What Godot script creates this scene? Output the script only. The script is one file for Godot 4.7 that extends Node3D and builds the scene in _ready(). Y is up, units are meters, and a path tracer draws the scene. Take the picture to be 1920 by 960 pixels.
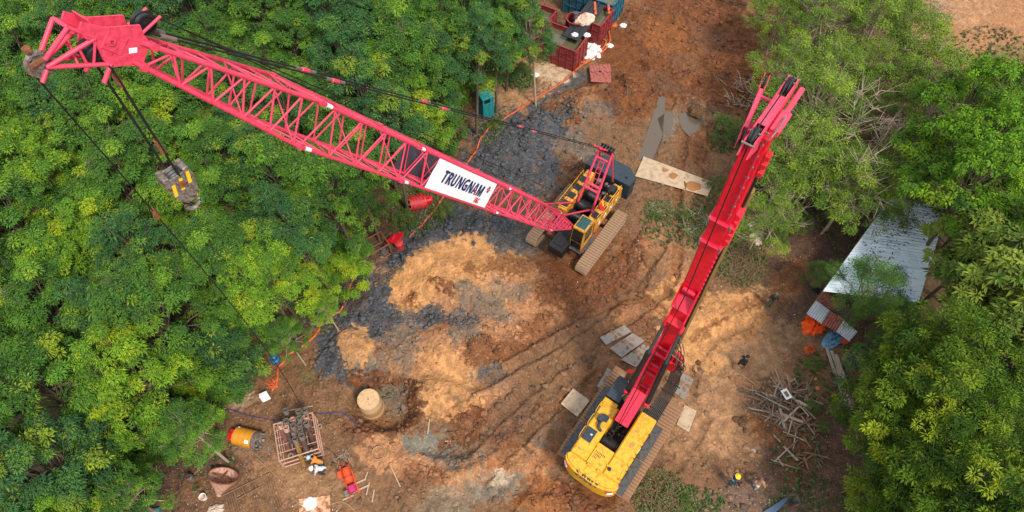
extends Node3D
# A piling site in a rubber plantation seen from a drone: a lattice boom crawler crane, a rotary drilling rig, mud, tanks and trees.
const CAM_H := 40.0
const FOCAL := 1300.0
var cam_basis := Basis()
var M := {}
var taken := {}
var rng := RandomNumberGenerator.new()

# ---------------------------------------------------------------- ground grid
const CELL := 0.125
const NX := 577
const NZ := 369
const X0 := -26.0
const Z0 := -52.0
var hgt := PackedFloat32Array()
var cr := PackedFloat32Array()
var cg := PackedFloat32Array()
var cb := PackedFloat32Array()
var lump := PackedFloat32Array()
var gpx := PackedFloat32Array()
var gpy := PackedFloat32Array()

func ray(px: float, py: float) -> Vector3:
	return cam_basis * Vector3((px - 960.0) / FOCAL, -(py - 480.0) / FOCAL, -1.0)

func G(px: float, py: float, h := 0.0) -> Vector3:
	var r := ray(px, py)
	return Vector3(0, CAM_H, 0) + r * ((h - CAM_H) / r.y)

func proj(p: Vector3) -> Vector2:
	var v := cam_basis.inverse() * (p - Vector3(0, CAM_H, 0))
	return Vector2(960.0 + FOCAL * v.x / -v.z, 480.0 - FOCAL * v.y / -v.z)

func gh(x: float, z: float) -> float:
	var fx := clampf((x - X0) / CELL, 0.0, NX - 1.01)
	var fz := clampf((z - Z0) / CELL, 0.0, NZ - 1.01)
	var i := int(fx)
	var j := int(fz)
	var u := fx - i
	var v := fz - j
	var k := j * NX + i
	return lerpf(lerpf(hgt[k], hgt[k + 1], u), lerpf(hgt[k + NX], hgt[k + NX + 1], u), v)

func at(px: float, py: float, lift := 0.0) -> Vector3:
	var p := G(px, py, 0.0)
	for n in 3:
		p = G(px, py, gh(p.x, p.z))
	p.y = gh(p.x, p.z) + lift
	return p

func mud_sample(x: float, z: float) -> Color:
	var i := clampi(int((x - X0) / CELL), 0, NX - 1)
	var j := clampi(int((z - Z0) / CELL), 0, NZ - 1)
	var k := j * NX + i
	return Color(cr[k], cg[k], cb[k])

# ---------------------------------------------------------------- object helpers
func numbered(called: String) -> String:
	if not taken.has(called):
		taken[called] = 0
		return called
	taken[called] += 1
	return "%s_%03d" % [called, taken[called]]

func meta(o: Node, label: String, category: String, group := "") -> void:
	o.set_meta("label", label)
	o.set_meta("category", category)
	if group != "":
		o.set_meta("group", group)

func thing(called: String, label: String, category: String, where := Vector3.ZERO, turn := 0.0, group := "") -> Node3D:
	var o := Node3D.new()
	o.name = numbered(called)
	add_child(o)
	o.position = where
	o.rotation.y = turn
	meta(o, label, category, group)
	return o

func copy(src: Node3D, where: Vector3, turn: float, label := "") -> Node3D:
	var o: Node3D = src.duplicate()
	o.name = numbered(String(src.get_meta("kind_name")) if src.has_meta("kind_name") else String(src.name).get_slice("_0", 0))
	add_child(o)
	o.position = where
	o.rotation.y = turn
	if label != "":
		o.set_meta("label", label)
	return o

func mi(mesh: Mesh, m: Material, called: String, parent: Node, xf := Transform3D.IDENTITY) -> MeshInstance3D:
	var o := MeshInstance3D.new()
	o.name = called
	o.mesh = mesh
	o.material_override = m
	o.transform = xf
	parent.add_child(o, true)
	return o

func part(st: SurfaceTool, m: Material, called: String, parent: Node, xf := Transform3D.IDENTITY) -> MeshInstance3D:
	st.generate_normals()
	return mi(st.commit(), m, called, parent, xf)

func one(st: SurfaceTool, m: Material, called: String, label: String, category: String, xf := Transform3D.IDENTITY, group := "") -> MeshInstance3D:
	var o := part(st, m, numbered(called), self, xf)
	meta(o, label, category, group)
	return o

func structure(o: Node) -> void:
	o.set_meta("kind", "structure")

# ---------------------------------------------------------------- shape helpers
func ns(smooth := false) -> SurfaceTool:
	var st := SurfaceTool.new()
	st.begin(Mesh.PRIMITIVE_TRIANGLES)
	st.set_smooth_group(0 if smooth else -1)
	return st

func tri(st: SurfaceTool, a: Vector3, b: Vector3, c: Vector3) -> void:
	st.add_vertex(a)
	st.add_vertex(b)
	st.add_vertex(c)

func otri(st: SurfaceTool, a: Vector3, b: Vector3, c: Vector3, mid: Vector3) -> void:
	if (a - c).cross(a - b).dot((a + b + c) / 3.0 - mid) < 0.0:
		tri(st, a, c, b)
	else:
		tri(st, a, b, c)

func oquad(st: SurfaceTool, a: Vector3, b: Vector3, c: Vector3, d: Vector3, mid: Vector3) -> void:
	otri(st, a, b, c, mid)
	otri(st, a, c, d, mid)

func T(p: Vector3, euler := Vector3.ZERO) -> Transform3D:
	return Transform3D(Basis.from_euler(euler), p)

func box(st: SurfaceTool, xf: Transform3D, size: Vector3, bevel := 0.02) -> void:
	var h := size * 0.5
	var b := minf(bevel, minf(h.x, minf(h.y, h.z)) * 0.9)
	var v := {}
	for sx in [-1, 1]:
		for sy in [-1, 1]:
			for sz in [-1, 1]:
				var s := Vector3(sx, sy, sz)
				for ax in 3:
					var q := s * (h - Vector3(b, b, b))
					q[ax] = s[ax] * h[ax]
					v[[sx, sy, sz, ax]] = xf * q
	var mid := xf.origin
	for ax in 3:
		var o1 := (ax + 1) % 3
		var o2 := (ax + 2) % 3
		for s in [-1, 1]:
			var k := []
			for c in [[-1, -1], [1, -1], [1, 1], [-1, 1]]:
				var sg := [0, 0, 0]
				sg[ax] = s
				sg[o1] = c[0]
				sg[o2] = c[1]
				k.append(v[[sg[0], sg[1], sg[2], ax]])
			oquad(st, k[0], k[1], k[2], k[3], mid)
		if b > 0.0:
			for c in [[-1, -1], [1, -1], [1, 1], [-1, 1]]:
				var lo := [0, 0, 0]
				lo[o1] = c[0]
				lo[o2] = c[1]
				lo[ax] = -1
				var hi := lo.duplicate()
				hi[ax] = 1
				oquad(st, v[[lo[0], lo[1], lo[2], o1]], v[[hi[0], hi[1], hi[2], o1]], v[[hi[0], hi[1], hi[2], o2]], v[[lo[0], lo[1], lo[2], o2]], mid)
	if b > 0.0:
		for sx in [-1, 1]:
			for sy in [-1, 1]:
				for sz in [-1, 1]:
					otri(st, v[[sx, sy, sz, 0]], v[[sx, sy, sz, 1]], v[[sx, sy, sz, 2]], mid)

func frame_of(d: Vector3) -> Basis:
	var y := d.normalized()
	var x := y.cross(Vector3(0.31, 0.17, 0.93))
	if x.length() < 0.05:
		x = y.cross(Vector3(1, 0, 0))
	x = x.normalized()
	return Basis(x, y, x.cross(y))

func tube(st: SurfaceTool, a: Vector3, b: Vector3, r0: float, r1 := -1.0, n := 10, caps := true) -> void:
	if r1 < 0.0:
		r1 = r0
	var f := frame_of(b - a)
	for i in n:
		var t0 := TAU * i / n
		var t1 := TAU * (i + 1) / n
		var d0 := f.x * cos(t0) + f.z * sin(t0)
		var d1 := f.x * cos(t1) + f.z * sin(t1)
		st.set_smooth_group(1)
		oquad(st, a + d0 * r0, a + d1 * r0, b + d1 * r1, b + d0 * r1, (a + b) * 0.5)
		if caps:
			st.set_smooth_group(-1)
			otri(st, a, a + d0 * r0, a + d1 * r0, b)
			otri(st, b, b + d0 * r1, b + d1 * r1, a)
	st.set_smooth_group(-1)

func path_tube(st: SurfaceTool, pts: Array, r: float, n := 7) -> void:
	var rings := []
	for i in pts.size():
		var d: Vector3 = pts[mini(i + 1, pts.size() - 1)] - pts[maxi(i - 1, 0)]
		var y := d.normalized()
		var x := y.cross(Vector3.UP)
		x = x.normalized() if x.length() > 0.05 else Vector3.RIGHT
		var z := x.cross(y)
		var ring := []
		for k in n:
			var t := TAU * k / n
			ring.append(pts[i] + (x * cos(t) + z * sin(t)) * r)
		rings.append(ring)
	st.set_smooth_group(1)
	for i in pts.size() - 1:
		var mid: Vector3 = (pts[i] + pts[i + 1]) * 0.5
		for k in n:
			oquad(st, rings[i][k], rings[i][(k + 1) % n], rings[i + 1][(k + 1) % n], rings[i + 1][k], mid)
	st.set_smooth_group(-1)

func lathe(st: SurfaceTool, prof: Array, n: int, xf := Transform3D.IDENTITY, smooth := true) -> void:
	for j in prof.size() - 1:
		st.set_smooth_group(j + 2 if smooth else -1)
		for i in n:
			var t0 := TAU * i / n
			var t1 := TAU * (i + 1) / n
			var p: Vector2 = prof[j]
			var q: Vector2 = prof[j + 1]
			var a := xf * Vector3(cos(t0) * p.x, p.y, sin(t0) * p.x)
			var b := xf * Vector3(cos(t1) * p.x, p.y, sin(t1) * p.x)
			var c := xf * Vector3(cos(t1) * q.x, q.y, sin(t1) * q.x)
			var d := xf * Vector3(cos(t0) * q.x, q.y, sin(t0) * q.x)
			if q.x > 0.0001:
				tri(st, a, c, b) if p.x > 0.0001 else null
				tri(st, a, d, c)
			else:
				tri(st, a, d, b)
	st.set_smooth_group(-1)

func prism(st: SurfaceTool, poly: Array, depth: float, xf := Transform3D.IDENTITY) -> void:
	var pk := PackedVector2Array(poly)
	var idx := Geometry2D.triangulate_polygon(pk)
	var cen := Vector2.ZERO
	for p in pk:
		cen += p / pk.size()
	var hd := depth * 0.5
	for k in range(0, idx.size(), 3):
		for s in [-1.0, 1.0]:
			var a := Vector3(pk[idx[k]].x, pk[idx[k]].y, hd * s)
			var b := Vector3(pk[idx[k + 1]].x, pk[idx[k + 1]].y, hd * s)
			var c := Vector3(pk[idx[k + 2]].x, pk[idx[k + 2]].y, hd * s)
			otri(st, xf * a, xf * b, xf * c, xf * Vector3((a.x + b.x + c.x) / 3, (a.y + b.y + c.y) / 3, 0))
	var area := 0.0
	for i in pk.size():
		area += pk[i].cross(pk[(i + 1) % pk.size()])
	for i in pk.size():
		var p := pk[i]
		var q := pk[(i + 1) % pk.size()]
		var nrm := Vector2(q.y - p.y, p.x - q.x) * signf(area)
		var m := (p + q) * 0.5 - nrm * 0.01
		oquad(st, xf * Vector3(p.x, p.y, -hd), xf * Vector3(q.x, q.y, -hd), xf * Vector3(q.x, q.y, hd), xf * Vector3(p.x, p.y, hd), xf * Vector3(m.x, m.y, 0))

var unit_rod: CylinderMesh
func rod(parent: Node, called: String, a: Vector3, b: Vector3, r: float, m: Material) -> MeshInstance3D:
	var f := frame_of(b - a)
	var l := (b - a).length()
	return mi(unit_rod, m, called, parent, Transform3D(Basis(f.x * r, f.y * l, f.z * r), (a + b) * 0.5))

func spline(pts: Array, per: int) -> Array:
	var out := []
	for i in pts.size() - 1:
		var p0: Vector3 = pts[maxi(i - 1, 0)]
		var p1: Vector3 = pts[i]
		var p2: Vector3 = pts[i + 1]
		var p3: Vector3 = pts[mini(i + 2, pts.size() - 1)]
		for k in per:
			out.append(p1.cubic_interpolate(p2, p0, p3, float(k) / per))
	out.append(pts[-1])
	return out

func ground_line(px: Array, lift: float, per := 6) -> Array:
	var pts := []
	for p in px:
		var q := G(p[0], p[1])
		pts.append(Vector3(q.x, 0, q.z))
	var s := spline(pts, per)
	for i in s.size():
		s[i].y = gh(s[i].x, s[i].z) + lift
	return s

func crumple(st: SurfaceTool, size: Vector3, sd: int, xf := Transform3D.IDENTITY, n := 16, rough := 0.35) -> void:
	# a heaped sheet: flat rim, folded dome
	var nz := FastNoiseLite.new()
	nz.seed = sd
	nz.frequency = 1.0
	nz.noise_type = FastNoiseLite.TYPE_SIMPLEX
	var ring := []
	for j in n + 1:
		var row := []
		for i in n * 2:
			var t := TAU * i / (n * 2)
			var rr := float(j) / n
			var edge := 1.0 + 0.28 * nz.get_noise_2d(cos(t) * 1.3 + 7, sin(t) * 1.3)
			var x := cos(t) * rr * edge
			var z := sin(t) * rr * edge
			var y := pow(1.0 - rr * rr, 0.7) * (0.75 + rough * nz.get_noise_2d(x * 2.2, z * 2.2)) + rough * absf(nz.get_noise_2d(x * 5.0 + 30, z * 5.0)) * (1.0 - rr * 0.6)
			if j == n:
				y = -0.05
			row.append(xf * (Vector3(x, maxf(y, -0.05), z) * size))
		ring.append(row)
	for j in n:
		for i in n * 2:
			var k := (i + 1) % (n * 2)
			tri(st, ring[j][i], ring[j][k], ring[j + 1][k])
			tri(st, ring[j][i], ring[j + 1][k], ring[j + 1][i])

# ---------------------------------------------------------------- materials
func noise(sd: int, freq: float, kind := FastNoiseLite.TYPE_SIMPLEX_SMOOTH, oct := 4) -> FastNoiseLite:
	var n := FastNoiseLite.new()
	n.seed = sd
	n.noise_type = kind
	n.frequency = freq
	n.fractal_octaves = oct
	n.fractal_type = FastNoiseLite.FRACTAL_FBM if oct > 1 else FastNoiseLite.FRACTAL_NONE
	return n

# three colours laid over each other where a seamless noise passes two levels
func ramp_tex(sd: int, freq: float, c0: Color, c1: Color, c2: Color, l0: float, l1: float, soft := 0.08, side := 256) -> ImageTexture:
	var im := noise(sd, freq).get_seamless_image(side, side)
	var im2 := noise(sd + 9, freq * 5.0).get_seamless_image(side, side)
	var d := im.get_data()
	var d2 := im2.get_data()
	var out := PackedByteArray()
	out.resize(side * side * 3)
	for i in side * side:
		var v := d[i] / 255.0 * 0.72 + d2[i] / 255.0 * 0.28
		var c := c0.lerp(c1, smoothstep(l0 - soft, l0 + soft, v)).lerp(c2, smoothstep(l1 - soft, l1 + soft, v))
		out[i * 3] = int(clampf(c.r, 0, 1) * 255)
		out[i * 3 + 1] = int(clampf(c.g, 0, 1) * 255)
		out[i * 3 + 2] = int(clampf(c.b, 0, 1) * 255)
	return ImageTexture.create_from_image(Image.create_from_data(side, side, false, Image.FORMAT_RGB8, out))

func mat(color: Color, rough: float, metal := 0.0, tex: Texture2D = null, metres := 1.5) -> StandardMaterial3D:
	var m := StandardMaterial3D.new()
	m.albedo_color = color
	m.roughness = rough
	m.metallic = metal
	m.cull_mode = BaseMaterial3D.CULL_DISABLED
	if tex:
		m.albedo_texture = tex
		m.uv1_triplanar = true
		m.uv1_scale = Vector3.ONE / metres
	return m

func rgb(r: int, g: int, b: int) -> Color:
	return Color8(r, g, b)

func make_materials() -> void:
	var worn := ramp_tex(3, 0.012, Color(1, 1, 1), Color(0.95, 0.93, 0.92), Color(0.80, 0.74, 0.68), 0.55, 0.8, 0.12)
	var muddy := ramp_tex(5, 0.014, rgb(255, 255, 255), rgb(226, 206, 186), rgb(176, 144, 114), 0.55, 0.74, 0.1)
	var rusty := ramp_tex(7, 0.018, rgb(255, 250, 245), rgb(222, 190, 168), rgb(158, 122, 100), 0.5, 0.7, 0.12)
	var track_mud := ramp_tex(11, 0.03, rgb(168, 140, 114), rgb(190, 162, 134), rgb(130, 112, 100), 0.45, 0.7, 0.12)
	var bare := ramp_tex(13, 0.016, rgb(182, 158, 130), rgb(168, 146, 121), rgb(138, 108, 82), 0.5, 0.74, 0.12)
	var wet := ramp_tex(15, 0.014, rgb(124, 118, 114), rgb(130, 118, 106), rgb(116, 90, 68), 0.46, 0.62, 0.1)
	var tin := ramp_tex(17, 0.01, rgb(232, 244, 248), rgb(214, 230, 238), rgb(160, 162, 158), 0.55, 0.82, 0.1)
	var conc := ramp_tex(19, 0.02, rgb(194, 160, 120), rgb(182, 148, 110), rgb(158, 128, 98), 0.52, 0.74, 0.12)
	var bark := ramp_tex(21, 0.03, rgb(160, 150, 136), rgb(128, 114, 100), rgb(92, 78, 66), 0.45, 0.6)
	var peeled := ramp_tex(27, 0.03, rgb(200, 184, 164), rgb(178, 160, 140), rgb(140, 120, 102), 0.5, 0.72, 0.12)
	var chipped := ramp_tex(37, 0.022, Color(1, 1, 1), Color(0.95, 0.9, 0.9), Color(0.62, 0.5, 0.46), 0.5, 0.8, 0.07)
	M.crane_red = mat(rgb(222, 68, 98), 0.5, 0.0, chipped, 0.9)
	M.rig_red = mat(rgb(226, 18, 46), 0.42, 0.0, chipped, 1.9)
	M.rig_red2 = mat(rgb(206, 34, 66), 0.5, 0.0, chipped, 0.9)
	var dusty := ramp_tex(29, 0.02, rgb(255, 255, 255), rgb(238, 226, 210), rgb(176, 138, 108), 0.58, 0.83, 0.06)
	M.yellow = mat(rgb(214, 160, 38), 0.5, 0.0, dusty, 1.7)
	M.yellow_crane = mat(rgb(206, 154, 46), 0.55, 0.0, rusty, 1.3)
	M.weight = mat(rgb(38, 52, 62), 0.55, 0.0, worn, 1.3)
	M.black = mat(rgb(28, 29, 32), 0.5, 0.0, worn, 0.9)
	M.rope = mat(rgb(22, 22, 24), 0.6)
	M.sheave = mat(rgb(62, 64, 68), 0.5, 0.0, worn, 0.4)
	M.steel = mat(rgb(128, 126, 124), 0.5, 0.2, rusty, 0.6)
	M.chrome = mat(rgb(92, 96, 100), 0.35, 0.6)
	M.glass = mat(rgb(16, 24, 28), 0.08)
	M.glass_teal = mat(rgb(60, 110, 108), 0.12)
	M.white = mat(rgb(236, 238, 240), 0.6)
	M.fabric_back = mat(rgb(62, 64, 74), 0.8)
	M.navy = mat(rgb(24, 36, 92), 0.6)
	M.mark_red = mat(rgb(196, 26, 44), 0.6)
	M.grey_paint = mat(rgb(66, 72, 78), 0.6, 0.0, muddy, 1.2)
	M.shoe = mat(rgb(214, 206, 198), 0.85, 0.0, track_mud, 0.9)
	M.shoe_rig = mat(rgb(208, 186, 168), 0.8, 0.0, track_mud, 0.8)
	M.plate = mat(Color(1, 1, 1), 0.75, 0.1, bare, 2.6)
	M.wet_plate = mat(Color(1, 1, 1), 0.35, 0.1, wet, 2.4)
	M.red_plate = mat(rgb(158, 92, 84), 0.7, 0.0, rusty, 1.2)
	M.tank_red = mat(rgb(138, 50, 54), 0.65, 0.0, muddy, 1.9)
	M.tank_blue = mat(rgb(40, 104, 130), 0.6, 0.0, muddy, 1.8)
	M.rust = mat(rgb(140, 92, 66), 0.8, 0.2, rusty, 0.7)
	M.rust_pink = mat(rgb(196, 164, 150), 0.75, 0.1, rusty, 0.7)
	M.pipe = mat(rgb(138, 96, 94), 0.65, 0.15, rusty, 0.8)
	M.pipe_dark = mat(rgb(96, 84, 82), 0.6, 0.2, rusty, 0.8)
	M.pipe_olive = mat(rgb(142, 118, 64), 0.7, 0.1, rusty, 0.8)
	M.drum = mat(rgb(206, 140, 36), 0.6, 0.0, worn, 0.9)
	M.casing_red = mat(rgb(190, 48, 54), 0.6, 0.0, muddy, 0.9)
	M.bright_red = mat(rgb(206, 26, 40), 0.5, 0.0, worn, 0.7)
	M.orange_paint = mat(rgb(214, 74, 34), 0.55, 0.0, worn, 0.5)
	M.magenta = mat(rgb(178, 30, 92), 0.5)
	M.tin = mat(Color(1, 1, 1), 0.55, 0.1, tin, 3.1)
	M.tin_grey = mat(rgb(196, 190, 190), 0.5, 0.3, tin, 2.1)
	M.tin_rust = mat(rgb(150, 96, 84), 0.7, 0.1, rusty, 1.4)
	M.concrete = mat(Color(1, 1, 1), 0.85, 0.0, conc, 1.4)
	M.concrete_wall = mat(rgb(226, 216, 202), 0.8, 0.0, conc, 0.8)
	M.hose = mat(rgb(196, 92, 48), 0.55, 0.0, muddy, 1.1)
	M.hose_blue = mat(rgb(52, 58, 112), 0.6)
	M.hose_tan = mat(rgb(150, 118, 88), 0.7)
	M.hose_black = mat(rgb(52, 52, 54), 0.55, 0.0, muddy, 0.4)
	M.teal = mat(rgb(28, 128, 132), 0.55, 0.0, worn, 0.9)
	M.pump_blue = mat(rgb(28, 96, 138), 0.55, 0.0, worn, 0.5)
	M.bag_white = mat(rgb(224, 224, 222), 0.8)
	M.bag_pink = mat(rgb(206, 180, 164), 0.8)
	M.bag_beige = mat(rgb(186, 170, 154), 0.85)
	M.tarp_orange = mat(rgb(228, 84, 20), 0.5)
	M.tarp_blue = mat(rgb(92, 132, 156), 0.5)
	M.tarp_deep_blue = mat(rgb(30, 82, 130), 0.5)
	M.water = mat(rgb(92, 90, 66), 0.06)
	M.water_pit = mat(rgb(104, 92, 60), 0.05)
	M.water_grey = mat(rgb(92, 80, 68), 0.1)
	M.bark = mat(rgb(190, 180, 170), 0.9, 0.0, bark, 0.7)
	M.bark_pale = mat(rgb(226, 222, 216), 0.9, 0.0, peeled, 0.7)
	M.wood_pale = mat(rgb(226, 218, 208), 0.85, 0.0, peeled, 0.5)
	M.wood_grey = mat(rgb(206, 204, 204), 0.9, 0.0, peeled, 0.6)
	M.wood_brown = mat(rgb(166, 144, 126), 0.9, 0.0, peeled, 0.5)
	M.leaf = StandardMaterial3D.new()
	M.leaf.vertex_color_use_as_albedo = true
	M.leaf.roughness = 0.55
	M.leaf.metallic_specular = 0.22
	M.leaf.cull_mode = BaseMaterial3D.CULL_DISABLED
	M.leaf.backlight = Color(0.1, 0.14, 0.05)
	M.vc = StandardMaterial3D.new()
	M.vc.vertex_color_use_as_albedo = true
	M.vc.roughness = 0.8
	M.vc.cull_mode = BaseMaterial3D.CULL_DISABLED
	M.lamp_amber = mat(rgb(226, 104, 24), 0.3)
	M.flag_red = mat(rgb(214, 22, 30), 0.7)
	M.flag_yellow = mat(rgb(240, 200, 40), 0.7)
	M.decal_yellow = mat(rgb(232, 186, 24), 0.6)
	M.board = mat(rgb(196, 158, 128), 0.8, 0.0, rusty, 1.6)
	unit_rod = CylinderMesh.new()
	unit_rod.top_radius = 1.0
	unit_rod.bottom_radius = 1.0
	unit_rod.height = 1.0
	unit_rod.radial_segments = 10
	unit_rod.rings = 1

# ---------------------------------------------------------------- ground
# soil kinds: colour (sRGB), how lumpy it lies
var SOIL := {
	"sand": [Color8(175, 127, 82), 0.2], "pink": [Color8(162, 116, 81), 0.45], "rust": [Color8(104, 62, 35), 0.9], "orange": [Color8(134, 84, 46), 0.7],
	"clay": [Color8(71, 73, 78), 0.9], "mud": [Color8(114, 84, 60), 0.5], "dark": [Color8(88, 66, 54), 0.35], "tan": [Color8(156, 118, 85), 0.2],
	"wet": [Color8(112, 106, 94), 0.25], "litter": [Color8(82, 66, 46), 0.3], "moss": [Color8(86, 88, 46), 0.3], "grey": [Color8(106, 93, 82), 0.7], "pale": [Color8(190, 170, 146), 0.2],
}

func stamp_range(px: float, py: float, rx: float, ry: float) -> Array:
	var r := maxf(rx, ry) * 1.5
	var lo := Vector2(1e9, 1e9)
	var hi := -lo
	for c in [[-1, -1], [1, -1], [1, 1], [-1, 1]]:
		var p := G(px + c[0] * r, py + c[1] * r)
		lo = lo.min(Vector2(p.x, p.z))
		hi = hi.max(Vector2(p.x, p.z))
	return [clampi(int((lo.x - X0) / CELL), 0, NX - 1), clampi(int((hi.x - X0) / CELL) + 1, 0, NX - 1), clampi(int((lo.y - Z0) / CELL), 0, NZ - 1), clampi(int((hi.y - Z0) / CELL) + 1, 0, NZ - 1)]

var warp_a: FastNoiseLite
var warp_b: FastNoiseLite

func soil(px: float, py: float, rx: float, ry: float, rot: float, kind: String, amount := 1.0, soft := 0.16) -> void:
	var q := stamp_range(px, py, rx, ry)
	var col: Color = SOIL[kind][0]
	var lp: float = SOIL[kind][1]
	var cs := cos(deg_to_rad(rot))
	var sn := sin(deg_to_rad(rot))
	for j in range(q[2], q[3] + 1):
		for i in range(q[0], q[1] + 1):
			var k := j * NX + i
			var dx := gpx[k] - px
			var dy := gpy[k] - py
			var u := (dx * cs + dy * sn) / rx
			var v := (-dx * sn + dy * cs) / ry
			var d := sqrt(u * u + v * v)
			if d > 1.75:
				continue
			d += 0.34 * warp_a.get_noise_2d(i, j) + 0.34 * warp_a.get_noise_2d(i * 2.7 + 900.0, j * 2.7) + 0.22 * warp_b.get_noise_2d(i, j)
			var w := smoothstep(1.0 + soft, 1.0 - soft, d) * amount
			if w > 0.0:
				cr[k] = lerpf(cr[k], col.r, w)
				cg[k] = lerpf(cg[k], col.g, w)
				cb[k] = lerpf(cb[k], col.b, w)
				lump[k] = lerpf(lump[k], lp, w)

func raise_ground(px: float, py: float, rx: float, ry: float, rot: float, by: float, flat := 0.0) -> void:
	var q := stamp_range(px, py, rx, ry)
	var cs := cos(deg_to_rad(rot))
	var sn := sin(deg_to_rad(rot))
	for j in range(q[2], q[3] + 1):
		for i in range(q[0], q[1] + 1):
			var k := j * NX + i
			var dx := gpx[k] - px
			var dy := gpy[k] - py
			var u := (dx * cs + dy * sn) / rx
			var v := (-dx * sn + dy * cs) / ry
			var d := sqrt(u * u + v * v)
			if d > 1.5:
				continue
			d += 0.2 * warp_a.get_noise_2d(i * 0.8, j * 0.8)
			hgt[k] += by * smoothstep(1.0, flat, d)

func level_ground(cx: float, cz: float, hx: float, hz: float, turn: float, y: float, keep := 0.1) -> void:
	for j in NZ:
		var z := Z0 + j * CELL - cz
		if absf(z) > hx + hz + 1.0:
			continue
		for i in NX:
			var x := X0 + i * CELL - cx
			if absf(x) > hx + hz + 1.0:
				continue
			var u := absf(x * cos(turn) - z * sin(turn)) - hx
			var v := absf(x * sin(turn) + z * cos(turn)) - hz
			var w := smoothstep(0.7, 0.0, maxf(u, v))
			if w > 0.0:
				var k := j * NX + i
				hgt[k] = lerpf(hgt[k], y + (hgt[k] - y) * keep, w)
				lump[k] = lerpf(lump[k], minf(lump[k], 0.15), w)

func rut(px: Array, width: float, deep: float, kind := "", amount := 0.5, cleats := true) -> void:
	var pts := []
	for p in px:
		pts.append(G(p[0], p[1]))
	pts = spline(pts, 8)
	var run := 0.0
	for n in pts.size() - 1:
		var a: Vector3 = pts[n]
		var b: Vector3 = pts[n + 1]
		var dir := (b - a)
		dir.y = 0
		var l := dir.length()
		dir /= l
		var r := width * 1.6
		for j in range(clampi(int((minf(a.z, b.z) - r - Z0) / CELL), 0, NZ - 1), clampi(int((maxf(a.z, b.z) + r - Z0) / CELL) + 2, 0, NZ)):
			for i in range(clampi(int((minf(a.x, b.x) - r - X0) / CELL), 0, NX - 1), clampi(int((maxf(a.x, b.x) + r - X0) / CELL) + 2, 0, NX)):
				var x := X0 + i * CELL - a.x
				var z := Z0 + j * CELL - a.z
				var s := x * dir.x + z * dir.z
				if s < 0.0 or s >= l:
					continue
				var t: float = absf(x * dir.z - z * dir.x) / width + 0.35 * warp_b.get_noise_2d(i * 0.7, j * 0.7)
				if t > 1.7:
					continue
				var k := j * NX + i
				var w := smoothstep(1.0, 0.55, t)
				var rim := smoothstep(0.7, 1.05, t) * smoothstep(1.7, 1.1, t)
				hgt[k] += -deep * 1.25 * w + deep * 0.75 * rim * (0.6 + 0.8 * warp_a.get_noise_2d(i * 1.5, j * 1.5))
				if cleats:
					hgt[k] += w * 0.05 * sin((run + s) * 14.0)
				if kind != "":
					var col: Color = SOIL[kind][0]
					cr[k] = lerpf(cr[k], col.r, w * amount)
					cg[k] = lerpf(cg[k], col.g, w * amount)
					cb[k] = lerpf(cb[k], col.b, w * amount)
				lump[k] = lerpf(lump[k], 0.2, w * 0.7)
		run += l

const PUDDLES := [[[1236, 182], [1246, 184], [1242, 215], [1236, 250], [1224, 290], [1208, 300], [1198, 290], [1213, 258], [1224, 225]], [[1278, 218], [1290, 216], [1308, 222], [1302, 240], [1294, 250], [1284, 236]], [[1240, 226], [1252, 216], [1262, 220], [1258, 246], [1246, 248]]]

func hollow(px: Array, y: float, deep: float) -> void:
	var poly := PackedVector2Array()
	var lo := Vector2(1e9, 1e9)
	var hi := -lo
	for p in px:
		poly.append(Vector2(p[0], p[1]))
		var w := G(p[0], p[1])
		lo = lo.min(Vector2(w.x, w.z))
		hi = hi.max(Vector2(w.x, w.z))
	for j in range(clampi(int((lo.y - 1.0 - Z0) / CELL), 0, NZ - 1), clampi(int((hi.y + 1.0 - Z0) / CELL), 0, NZ - 1)):
		for i in range(clampi(int((lo.x - 1.0 - X0) / CELL), 0, NX - 1), clampi(int((hi.x + 1.0 - X0) / CELL), 0, NX - 1)):
			var k := j * NX + i
			var c := Vector2(gpx[k], gpy[k])
			var d := 1e9
			for e in poly.size():
				d = minf(d, c.distance_to(Geometry2D.get_closest_point_to_segment(c, poly[e], poly[(e + 1) % poly.size()])))
			if Geometry2D.is_point_in_polygon(c, poly):
				d = -d
			var w := smoothstep(14.0, -4.0, d + 6.0 * warp_b.get_noise_2d(i, j))
			hgt[k] = lerpf(hgt[k], y - deep, w)
			lump[k] = lerpf(lump[k], 0.1, w)

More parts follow.
